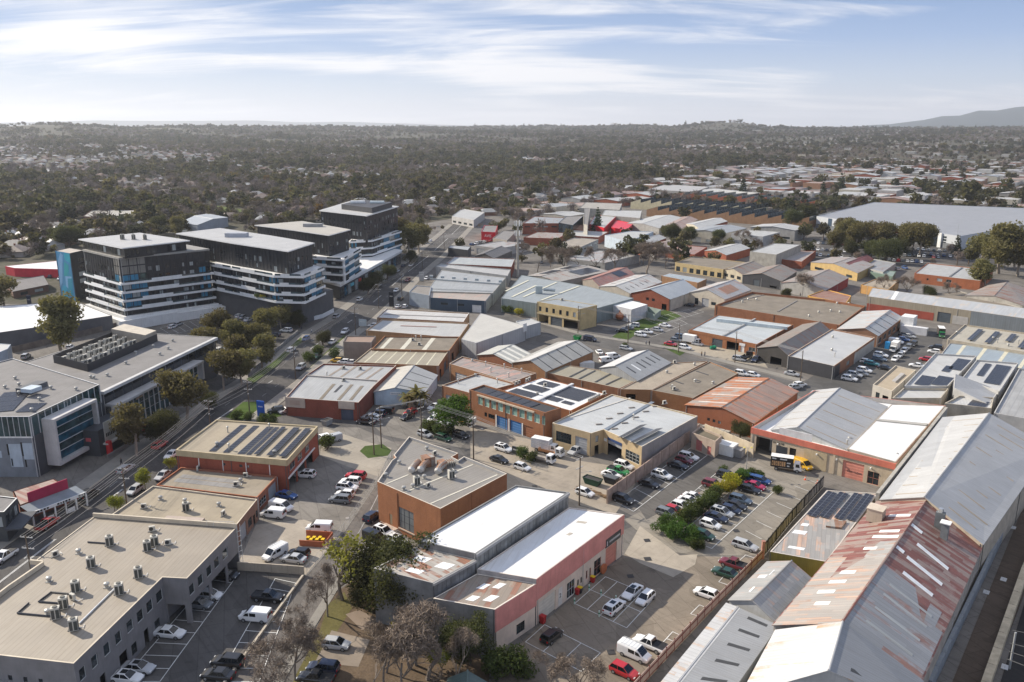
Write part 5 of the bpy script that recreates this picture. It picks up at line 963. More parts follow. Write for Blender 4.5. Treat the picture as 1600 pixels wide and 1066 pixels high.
M5d = flat_('brick_workshop','red brick store with a long white roof near the phone tower',[(697,412),(799,417),(804,404.5),(710,401)],5.6,brick((.30,.085,.05)),metalroof((.52,.55,.55)),par=.3,cope=paint((.5,.5,.48)))
M5e = flat_('kiosk','small charcoal flat roofed unit on the street before the car yard',[(700,387),(731,391),(736,385),(704,383.5)],5,paint((.05,.053,.06)),metalroof((.45,.47,.48)),par=.2)
# big grey roofed factory with the yellow brick front
M6 = flat_('factory','large grey roofed factory with a yellow brick office front',[(783,466),(838,474),(932,482),(990,466),(916,447),(815,430)],6.0,metalroof((.30,.36,.36),pitch=.9),metalroof((.40,.44,.455),0,var=.08),par=.1,rib=1)
for k,(a,c) in enumerate((((800,464),(838,446)),((818,464),(870,441)),((846,469),(905,447)),((790,455),(826,438)))): gline(M6,6.05,[(a,c)],1.0,flat((.58,.57,.46),.6))
yf = Bld('office_building','two storey yellow brick office front with six square windows',[(839,471.5),(906,483),(933,477),(872,467)],8.4,YB,metalroof((.42,.46,.48),0),par=.15,ops={0: [('win',.05+k*.16,.11+k*.16,4.8,6.7,FRAME_D,1,1) for k in range(6)]+[('open',.05,.28,0,3.4),('door',.33,.60,0,3.4,ROLLD),('open',.64,.96,0,3.4)]});yf.panel(0,0,1,3.7,4.1,paint((.5,.42,.27)),'string_course',.15)
pvents(yf,[('s',878,470,.5)],'on the yellow brick office front','on the yellow brick office')
m = MB();w = P(842,458,6.1);m.box(w+Vector((0,0,1.5)),(3,1.6,3.2),paint((.36,.41,.42)));m.tube(w+Vector((2,0,1.6)),w+Vector((7,0,1.2)),.7,.7,flat((.4,.44,.44),.4,.4),8);part('dust_extractor',m,M6.root)
G1 = shed('solar panelled pale gable roof behind the grey factory',(825,431),(872,441),(951,424),(893,414),(846,432),5,paint((.3,.28,.25)),metalroof((.50,.48,.44),.1));G1.solar(1,.15,.45,.3,.8,6,3,merge=True);G1.solar(1,.6,.9,.3,.8,6,3,merge=True);G1.solar(0,.5,.9,.2,.8,8,3,merge=True)
G2 = shed('faded red gable roof between the solar roof and white roof',(910,438),(937,448),(992,430),(963,419),(925,436),4.6,paint((.3,.26,.22)),metalroof((.40,.26,.22),.5,(.30,.12,.09),var=.15));G2.solar(0,.6,.85,.3,.8,4,3,merge=True)
G3 = shed('white twin gable roof with small dark slots',(936,448),(985,459),(1034,441),(992,430),(962,447),4.6,paint((.40,.36,.3)),metalroof((.66,.66,.64),.05),strips=[(0,.1+k*.14,.12+k*.14,.3,.6) for k in range(5)]+[(1,.2+k*.14,.22+k*.14,.3,.6) for k in range(5)])
M7 = flat_('warehouse','white cube store beside the pair of copper vats',[(952,476),(987,484),(1012,476),(975,467)],5.3,paint((.56,.56,.57)),paint((.74,.74,.73)),par=.02)
M7b = root('screen_enclosure',P(1020,488),'open topped sage green enclosure behind the white cube','enclosure');q = [P(*p,2.6) for p in ((1005,484),(1023,492),(1033,484),(1013,479))]
for i in range(4): m = MB();a,c = q[i],q[(i+1) % 4];d = (c-a).normalized();box3(m,Vector((a.x,a.y,0)),d,Vector((-d.y,d.x,0)),0,(c-a).length,0,.15,0,2.6,paint((.30,.36,.33)));part('screen_wall',m,M7b)
M8 = shed('red brick gabled workshop with a pale blue roof',(986,458),(1047,468),(1090,453),(1045,442),(1016,452),5.0,brick((.30,.09,.05)),metalroof((.54,.58,.61)),ops={0: [('win',.4,.47,3,4.2),('win',.55,.62,3,4.2),('open',.8,.92,0,2.6),('win',.08,.25,.5,2,FRAME_W)]},facew={1: paint((.50,.46,.38))})
M9 = shed('cream rendered gabled warehouse with a rust patched roof',(1072,458),(1133,468),(1173,453),(1120,442),(1104,452),4.6,paint((.56,.50,.40)),metalroof((.56,.56,.55),.1,(.4,.2,.1)),ops={0: [('win',.24,.33,.3,3.2),('door',.42,.60,0,3.6,ROLLER),('win',.66,.78,1.2,2.6)]});M9.strip(0,.25,.7,.25,.8,metalroof((.46,.30,.2),.6,(.34,.15,.08)),'rusty_sheet')
M10 = flat_('workshop','long pale blue flat roof on brown brick behind the white twin gable',[(1033,431),(1091,442),(1104,436),(1046,427)],4.6,brick((.34,.19,.10)),metalroof((.46,.52,.56)),par=.05)
M11 = flat_('garage','orange brick garage with two open bays and a split white roof',[(1075,517),(1183,538),(1240,507),(1122,492)],3.9,brick((.36,.15,.068)),metalroof((.62,.66,.67),0,var=.05),par=.25,rib=1,ops={0: [('win',.06,.17,1.6,2.6,FRAME_W,2,1),('door',.37,.52,0,3.0,ROLLD),('open',.58,.75,0,3.0),('door',.78,.83,0,2.4,WHITE),('win',.89,.98,1.0,2.4,FRAME_W,2,1)]});M11.panel(0,.76,.84,2.3,3.2,paint((.66,.66,.66)),'sign_board',.1)
M11.panel(0,.02,.80,3.4,4.5,brick((.36,.15,.068)),'parapet',.06);gline(M11,4.0,[((1130,524),(1180,498))],.7,paint((.33,.33,.33)),'valley_gutter',.2);gline(M11,4.3,[((1120,500),(1230,513))],1.0,paint((.50,.56,.58)),'clerestory',1.2)
M12 = flat_('brick_workshop','brown roofed workshop behind an orange brick parapet with turbine vents',[(1117,477),(1312,508),(1352,478),(1290,468),(1175,456)],4.6,brick((.32,.135,.068)),BROWNR,par=.9,rib=0,ops={0: [('open',.9,.96,.5,2)]});gline(M12,3.8,[((1128,476),(1197,460)),((1215,487),(1245,470))],.6,paint((.22,.2,.18)),'valley_gutter',.2)
pvents(M12,[('v',1279,489,0),('v',1298,487,0),('v',1312,489,0),('v',1308,475,0),('v',1326,476,0),('v',1264,495,0),('v',1160,473,0),('v',1169,469,0),('v',1182,469,0)],'on the brown roof behind the orange parapet','on the brown roof')
# middle block
OB = brick((.34,.175,.085))
N1a = shed('cream striped gabled workshop with brown brick end',(746,555),(801,569),(829,553),(778,541),(771,553.5),4.2,brick((.33,.135,.07)),metalroof((.60,.60,.55),0),strips=[(0,.1+k*.25,.2+k*.25,.02,.98) for k in range(4)],stm=flat((.70,.68,.60),.5))
N1 = shed('tan brick gabled workshop with grey lined slope',(800,567),(853,581),(927,549),(872,535),(829,563.5),4.6,OB,metalroof((.50,.49,.45),0),strips=[(0,.12+k*.2,.135+k*.2,.02,.98) for k in range(5)])
N1.strip(1,0,.999,.3,.99,metalroof((.72,.71,.68)),'sunlit_white_sheet',up=.02)
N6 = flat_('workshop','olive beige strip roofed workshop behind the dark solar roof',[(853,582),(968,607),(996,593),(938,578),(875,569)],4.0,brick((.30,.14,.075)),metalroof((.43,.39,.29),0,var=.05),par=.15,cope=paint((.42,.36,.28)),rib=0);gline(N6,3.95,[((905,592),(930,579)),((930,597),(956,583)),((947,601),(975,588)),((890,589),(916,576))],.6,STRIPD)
N2 = shed('grey ribbed gabled shed with six dark roof slots',(937,575),(996,595),(1048,567),(985,552),(962,572),4.6,metalroof((.42,.43,.44),pitch=.9),metalroof((.43,.44,.44),0),strips=[(0,.14+k*.145,.17+k*.145,.32,.74) for k in (0,2,3,4,5)]);N2.strip(0,.285,.315,.32,.74,flat((.70,.72,.72)));N2.strip(1,0,.999,.05,.99,metalroof((.74,.74,.73)),'sunlit_white_sheet',up=.02)
N3 = flat_('workshop','tan flat roof with an air unit beside the slotted grey shed',[(969,608),(1018,609),(1106,564),(1048,567)],4.4,brick((.36,.18,.08)),TANR,par=.2,cope=paint((.42,.36,.29)),ops={0: [('open',.2,.5,1.5,3)]});pvents(N3,[('s',1054,568,.3),('v',1042,583,0),('v',1085,571,0)],'on the tan flat roof','on the tan flat roof')
N4 = flat_('workshop','dark brown sheeted roof with a big curved duct',[(1018,609.5),(1083,622),(1154,583),(1109,565)],4.4,brick((.34,.16,.07)),BROWNR,par=.25,cope=paint((.30,.26,.2)));pvents(N4,[('v',1114,600,0),('s',1053,610,.5),('s',1050,607,1.2),('v',1086,597,0)],'on the dark brown sheeted roof','on the dark brown roof');gline(N4,4.2,[((1056,596),(1068,600)),((1082,592),(1095,596)),((1088,580),(1107,586))],.5,STRIPD)
N5 = shed('orange rusted gabled warehouse on red brick',(1071,633),(1178,662),(1247,612),(1150,590),(1128,637),4.0,brick((.31,.11,.055)),metalroof((.50,.44,.38),.62,(.36,.125,.04),var=.2,pitch=.9),ops={0: [('win',.34,.38,1.4,2.2),('win',.42,.46,1.4,2.2),('win',.5,.54,1.4,2.2),('win',.72,.8,1.2,2.4)]})
N5.strip(0,0,.999,.02,.9,metalroof((.46,.33,.26),.35,(.34,.16,.10),var=.22,pitch=1.0),'rusty_sheet',up=.02)
for k in range(4): N5.strip(0,.14+k*.22,.152+k*.22,.02,.9,paint((.22,.15,.12)),'lap_joint',up=.04);N5.strip(1,.12+k*.24,.14+k*.24,.2,.98,paint((.60,.54,.48)),'pale_sheet')
O1 = flat_('workshop','mottled pale roof on orange brick with a row of flues',[(702,568),(800,597),(838,583),(722,557)],5.4,OB,metalroof((.46,.40,.36),.3,(.35,.22,.18),var=.25),par=.35,cope=paint((.46,.4,.34)),ops={0: [('door',.10,.30,0,3.2,ROLLER)]});pvents(O1,[('f',759,572,0),('f',788,576,0),('f',767,582,0),('f',815,583,0),('f',795,590,0),('v',738,565,0)],'on the mottled pale roof','on the mottled roof')
O2 = flat_('workshop','orange brick workshop with a clean pale grey roof and roller door',[(690,602),(742,616),(806,599),(747,583)],5.6,brick((.33,.15,.075)),metalroof((.58,.59,.58),0),par=.45,cope=paint((.5,.42,.34)),ops={0: [('door',.12,.55,0,3.2,ROLLER)]});pvents(O2,[('f',716,600,0),('f',777,599,0),('v',743,588,0)],'on the clean pale grey roof','on the clean grey roof')
O3 = Bld('office_building','two storey brick office with pale green windows and blue garage doors',[(733,609),(852,645),(877,637),(756,601)],7.9,brick((.33,.145,.072)),membrane((.07,.072,.08),.1),par=.4,ops={0: [('win',747+k*10.0*(1+k*.012),754+k*10.2*(1+k*.012),4.6,6.9,FRAME_W,1,1,glass((.22,.34,.28),.2)) for k in range(10)]+[('door',776,793,0,3.2,paint((.06,.18,.40))),('door',797,815,0,3.2,paint((.06,.18,.40))),('door',817,833,0,3.0,brick((.30,.13,.07))),('win',757,761,1.8,3.0),('win',763,773,1.8,3.0,FRAME_D,3,1)]})
O3.panel(0,.12,.87,7.0,7.4,paint((.50,.42,.33)),'window_hood',.35)
for k in range(6): O3.solar(0,.10+k*.115,.205+k*.115,.1,.9,3,3,merge=True)
for x in (775,795,816): s_ = edge_at(O3.p[0],O3.p[1],x,1.6);O3.panel(0,s_-.004,s_+.010,0,3.3,WHITE,'door_post',.06)
O4 = flat_('workshop','white roof crowded with black solar panels behind the brick office',[(780,612),(892,642),(946,615),(846,590)],5.4,brick((.36,.15,.07)),WHT,par=.15,rib=0,pv=[(.06,.40,.08,.30,8,4),(.08,.38,.38,.62,8,5),(.10,.36,.70,.92,7,4),(.50,.90,.42,.92,9,8),(.52,.72,.18,.36,5,3),(.76,.9,.2,.32,4,2)]);gline(O4,5.6,[((835,628),(895,600))],.8,paint((.6,.6,.6)),'ridge_gutter',.4)
pvents(O4,[('s',806,602,1),('s',811,600,1),('s',823,597,1),('s',827,595,1),('v',840,617,0),('s',852,604,.4)]+[('v',920+k*3.2,628-k*1.6,0) for k in range(6)],'among the black solar panels','on the solar crowded roof')
CM = paint((.47,.36,.215),.8,.12)
CC = Bld('factory','mustard rendered factory with a white roof and grey side wall',[(863,661),(924,677),(943,671),(1003,698),(1090,650),(956,616)],5.9,CM,metalroof((.64,.66,.66),0,var=.05),par=.3,rib=3,cope=paint((.60,.54,.44)),facew={3: paint((.30,.28,.275)),4: paint((.45,.4,.35))},ops={0: [('win',.10,.50,1.6,4.2,FRAME_D,6,3),('door',.60,.90,0,4.2,ROLLER)],1: [('win',.35,.6,3.2,4.8,FRAME_D,1,1),('open',.3,.65,0,2.4)],2: [('open',.12,.5,0,4.4),('win',.60,.95,1.2,3.6,FRAME_W,4,3)]})
CC.panel(2,.12,.5,3.9,4.5,paint((.03,.06,.16)),'sign_board',.08);CC.panel(2,.12,.5,2.9,3.8,ROLLER,'half_open_shutter',.02,-.25)
gline(CC,5.75,[((945,672),(1020,628))],1.0,paint((.17,.20,.24)),'valley_gutter',.05)
CC.panel(2,.03,.10,3.2,3.9,WHITE,'sign_board',.08)
gline(CC,5.7,[((892,652),(985,622))],.5,paint((.50,.48,.44)),'lap_joint')
for k,(x,y) in enumerate(((936,663),(952,654),(969,646),(987,637),(960,670),(976,661),(993,652),(1009,643),(1024,635))): m = MB();m.box(P(x,y,5.7),(1.6,.5,.25),paint((.22,.2,.18)),rz=.2);part('ridge_vent',m,CC.root)
for (a,c) in (((975,686),(1011,666)),((994,694),(1036,672))):
 a,c = P(*a,6.1),P(*c,6.1);n_ = 12;d = (c-a).normalized();X = Vector((d.y,-d.x,0));sl = (X+Vector((0,0,.35))).normalized()*-1
 me = MB();w_ = (c-a).length/n_
 q = [Vector(),d*(w_-.03),d*(w_-.03)+sl*1.9,sl*1.9];me.hexa([p-Vector((0,0,.05)) for p in q]+q,PVF,PVM);me = me.mesh('solar_panel')
 for k in range(n_): ob('solar_panel',me,CC.root,loc=lerp(a,c,k/n_)-CC.c+Vector((0,0,.55)))
pvents(CC,[('s',944,617,.5),('s',1038,632,.4),('f',990,656,0)],'on the mustard factory','on the mustard factory')
# block of walls between mustard factory and the salmon fascia
rm = Bld('storage_building','low cream store with two pink doors between the factories',[(1081,676),(1118,690),(1128,681),(1094,667)],4.2,paint((.42,.33,.26),.8),membrane((.2,.17,.12),.2),par=.5,ops={0: [('door',.2,.46,.3,3.0,paint((.5,.17,.15))),('door',.68,.84,.3,2.4,paint((.5,.17,.15)))]})
bw = root('boundary_wall',P(1070,690),'weathered precast boundary wall running beside the grey factory wall','wall');pts = [P(948,787),P(1005,745),P(1080,688),P(1092,680)]
PREC = paint((.40,.29,.235),.85,.3)
for a,c in zip(pts,pts[1:]):
 n_ = max(1,int((c-a).length/4));d = (c-a).normalized();nn = Vector((d.y,-d.x,0))
 for k in range(n_): m = MB();box3(m,lerp(a,c,k/n_),d,nn,.05,(c-a).length/n_-.05,0,.18,0,3.1,PREC);part('wall_panel',m,bw);m = MB();box3(m,lerp(a,c,k/n_),d,nn,-.12,.12,-.05,.28,0,3.25,paint((.33,.25,.2)));part('post',m,bw)
# ---------------------------------------------------------------- vehicles: one of each kind, then copies
CARC = {'white': (.78,.78,.77),'silver': (.42,.43,.44),'grey': (.16,.17,.18),'black': (.012,.012,.014),'navy': (.015,.022,.05),'blue': (.02,.07,.22),'red': (.42,.015,.02),'crimson': (.36,.012,.06),'maroon': (.14,.012,.018),'green': (.012,.05,.03),'yellow': (.62,.36,.02),'teal': (.02,.16,.18),'gold': (.38,.32,.22),'steel': (.07,.10,.14),'leaf': (.02,.25,.08),'orange': (.6,.16,.03)}
CGLASS = glass((.010,.012,.014),.05);TYRE = flat((.014,.014,.015),.8);RIM = flat((.33,.34,.35),.35,.6);HEADL = flat((.75,.77,.78),.15);TAILL = flat((.38,.012,.012),.25);BODY0 = carpaint(CARC['white'])
#        length width  stations: x, half width, bottom, top        cabin: rear foot, front foot, rear top, front top, belt, roof
KINDS_ = {
 'sedan': (4.75,[(-2.37,.74,.36,.66),(-2.28,.86,.28,.93),(-1.55,.91,.22,1.02),(-.9,.92,.2,.98),(.95,.92,.2,.96),(1.7,.90,.22,.88),(2.22,.80,.28,.72),(2.37,.62,.36,.58)],(-1.72,1.12,-1.05,.28,.95,1.45),.33),
 'hatch': (4.15,[(-2.07,.74,.36,.72),(-2.02,.86,.28,1.0),(-1.4,.89,.22,1.02),(.75,.90,.2,.98),(1.45,.88,.22,.90),(1.95,.78,.28,.74),(2.07,.6,.36,.6)],(-1.98,1.05,-1.62,.25,.98,1.50),.32),
 'suv': (4.7,[(-2.35,.8,.42,.8),(-2.28,.92,.34,1.12),(-1.5,.95,.28,1.14),(.9,.95,.28,1.10),(1.7,.93,.3,1.02),(2.22,.84,.36,.84),(2.35,.66,.44,.66)],(-2.24,1.1,-1.9,.35,1.1,1.72),.37),
 'wagon': (4.8,[(-2.4,.76,.36,.7),(-2.34,.88,.28,.98),(-1.5,.91,.22,1.0),(.95,.92,.2,.96),(1.75,.9,.22,.88),(2.26,.8,.28,.72),(2.4,.62,.36,.58)],(-2.28,1.15,-2.0,.3,.95,1.5),.33),
 'ute': (5.2,[(-2.6,.86,.5,1.02),(-2.5,.92,.42,1.06),(-.5,.93,.34,1.06),(1.1,.93,.32,1.08),(2.0,.91,.34,1.02),(2.48,.82,.4,.86),(2.6,.64,.46,.68)],(-.75,1.3,-.5,.55,1.06,1.74),.38),
 'van': (5.0,[(-2.5,.84,.38,1.8),(-2.45,.92,.3,1.95),(-1.5,.95,.26,1.98),(.75,.95,.26,1.96),(1.25,.93,.26,1.55),(1.75,.92,.28,1.14),(2.35,.82,.34,.95),(2.5,.64,.42,.7)],None,.34),
}
WHL = {}
def wheel_mesh(r):
 if r not in WHL:
  m = MB();m.tube((0,-.11,0),(0,.11,0),r,r,TYRE,14);m.tube((0,.112,0),(0,.118,0),r*.66,r*.62,RIM,10);m.tube((0,-.112,0),(0,-.118,0),r*.66,r*.62,RIM,10);WHL[r] = m.mesh('wheel')
 return WHL[r]
def ring(x,w,zb,zt):
 p = [(w*.93,zb),(w,zb+.2),(w*.995,zt-.2),(w*.90,zt)];return [Vector((x,y,z)) for y,z in p]+[Vector((x,-y,z)) for y,z in reversed(p)]
def car_meshes(kind):
 L,st,cab,wr = KINDS_[kind];b = MB();rs_ = [ring(*s) for s in st]
 for a,c in zip(rs_,rs_[1:]):
  for i in range(8): j = (i+1) % 8;b.poly((a[j],a[i],c[i],c[j]),BODY0)
 b.poly(rs_[0],BODY0);b.poly(rs_[-1][::-1],BODY0);g = MB();out = {}
 if cab:
  r0,f0,r1,f1,zb,zr = cab;wb,wt = st[2][1]*.93,st[2][1]*.74
  B = [Vector((r0,-wb,zb)),Vector((f0,-wb,zb-.04)),Vector((f0,wb,zb-.04)),Vector((r0,wb,zb))];T = [Vector((r1,-wt,zr)),Vector((f1,-wt,zr)),Vector((f1,wt,zr)),Vector((r1,wt,zr))]
  g.hexa(B+T,CGLASS);n = Vector((0,0,.045));cx = (T[0]+T[2])/2
  Tr = [cx+(t-cx)*1.03 for t in T];b.hexa([t-n*.6 for t in Tr]+[cx+(t-cx)*.93+n for t in T],BODY0)
  for i in range(4): b.tube(B[i]*1.0,T[i],.055,.05,BODY0,4)
  for s in (-1,1):
   for f in (.36,.68) if kind in ('suv','wagon') else (.46,): b.tube(lerp(B[0],B[1],f)*1 if s < 0 else lerp(B[3],B[2],f),lerp(T[0],T[1],f) if s < 0 else lerp(T[3],T[2],f),.045,.04,BODY0,4)
  if kind == 'ute':
   out['tray'] = MB();out['tray'].box((-1.62,0,1.07),(1.72,1.56,.06),flat((.02,.02,.022),.7))
   for y in (-.85,.85): out['tray'].box((-1.62,y,1.14),(1.8,.07,.12),BODY0 if False else flat((.05,.05,.055),.5))
   out['tray'].box((-2.5,0,1.12),(.07,1.7,.12),flat((.05,.05,.055),.5))
 else:
  for s in (-1,1): g.poly([Vector((x,s*y,z)) for x,y,z in ((.62,.962,1.15),(1.52,.945,1.12),(1.14,.945,1.60),(.62,.962,1.72))][::s],CGLASS);g.poly([Vector((x,s*.962,z)) for x,z in ((-.55,1.15),(.45,1.15),(.45,1.72),(-.55,1.72))][::s],CGLASS)
  g.poly([Vector(q) for q in ((1.73,-.78,1.17),(1.73,.78,1.17),(1.28,.76,1.60),(1.28,-.76,1.60))],CGLASS);g.poly([Vector(q) for q in ((1.265,-.76,1.60),(1.265,.76,1.60),(.83,.74,1.94),(.83,-.74,1.94))],CGLASS)
  g.poly([Vector(q) for q in ((-2.515,.6,1.1),(-2.515,-.6,1.1),(-2.50,-.6,1.7),(-2.50,.6,1.7))],CGLASS)
 h = MB();h.box((0,0,0),(.16,.34,.15),HEADL);t = MB();t.box((0,0,0),(.10,.26,.22 if kind != 'van' else .45),TAILL)
 return b.mesh('body'),g.mesh('window'),h.mesh('headlight'),t.mesh('taillight'),{k: v.mesh(k) for k,v in out.items()}
CARM = {k: car_meshes(k) for k in KINDS_}
TYPEN = {'sedan': 'sedan','hatch': 'hatchback','suv': 'suv','wagon': 'station wagon','ute': 'utility pickup','van': 'panel van'}
def setcol(o,mt): o.material_slots[0].link = 'OBJECT';o.material_slots[0].material = mt
def car(x,y,dirn,kind,col,tail,group='parked cars',world=None,simple=False,extra=None,z=0.035):
 w = world if world is not None else P(x,y);L,st,cab,wr = KINDS_[kind];bm,gm,hm,tm,ex = CARM[kind]
 r = root('parked_car' if kind not in ('van',) else 'panel_van',Vector((w.x,w.y,z)),f'{col if col not in ("steel", "leaf") else {"steel": "slate", "leaf": "green"}[col]} {TYPEN[kind]} {tail}',{'van': 'van','ute': 'ute'}.get(kind,'car'),group,R(dirn))
 b = ob('body',bm,r);setcol(b,carpaint(CARC[col]));ob('window',gm,r)
 if simple:
  for sx in (-1,1): ob('wheel_axle',AXLE,r,loc=(sx*L*.305,0,wr))
  return r
 for sx in (-1,1):
  for sy in (-1,1): ob('wheel',wheel_mesh(wr),r,loc=(sx*L*.305,sy*(st[2][1]-.08),wr))
 zf,zk = st[-2][3]-.10,st[1][3]-.22
 for sy in (-1,1): ob('headlight',hm,r,loc=(st[-2][0]+.03,sy*st[-2][1]*.76,zf));ob('taillight',tm,r,loc=(st[0][0]-.0,sy*st[1][1]*.74,zk if kind != 'van' else 1.2))
 for k,me in ex.items(): ob(k,me,r)
 if extra == 'sunroof': m = MB();m.box(((cab[2]+cab[3])/2+.2,0,cab[5]+.055),(.95,.85,.02),CGLASS);ob('sunroof',m.mesh('sunroof'),r)
 if extra == 'rack':
  m = MB();zt = 2.15 if kind == 'van' else cab[5]+.16
  for k in range(6): m.tube((-2.1+k*.55,-.8,zt),(-2.1+k*.55,.8,zt),.025,.025,ALU,4)
  for s in (-.8,.8): m.tube((-2.2,s,zt),(.75,s,zt),.03,.03,ALU,4)
  ob('roof_rack',m.mesh('roof_rack'),r)
 return r
m = MB()
for s in (-.86,.86): m.tube((0,s-.1,0),(0,s+.1,0),.34,.34,TYRE,8)
AXLE = m.mesh('wheel_axle')
A_,A2_,B_,B2_,ST,ST2 = 142,-38,52,232,80,260
LOT1 = 'cars parked beside the pink factory';LOT2 = 'cars in the hedge divided car park';LOT3 = 'cars parked along the boundary wall';YARD = 'cars in the red brick yard';OPK = 'cars at the grey office';MST = 'cars on the main street';RLOT = 'cars in the crowded workshop car park';MID = 'cars around the garage forecourt';SST = 'cars on the side street'
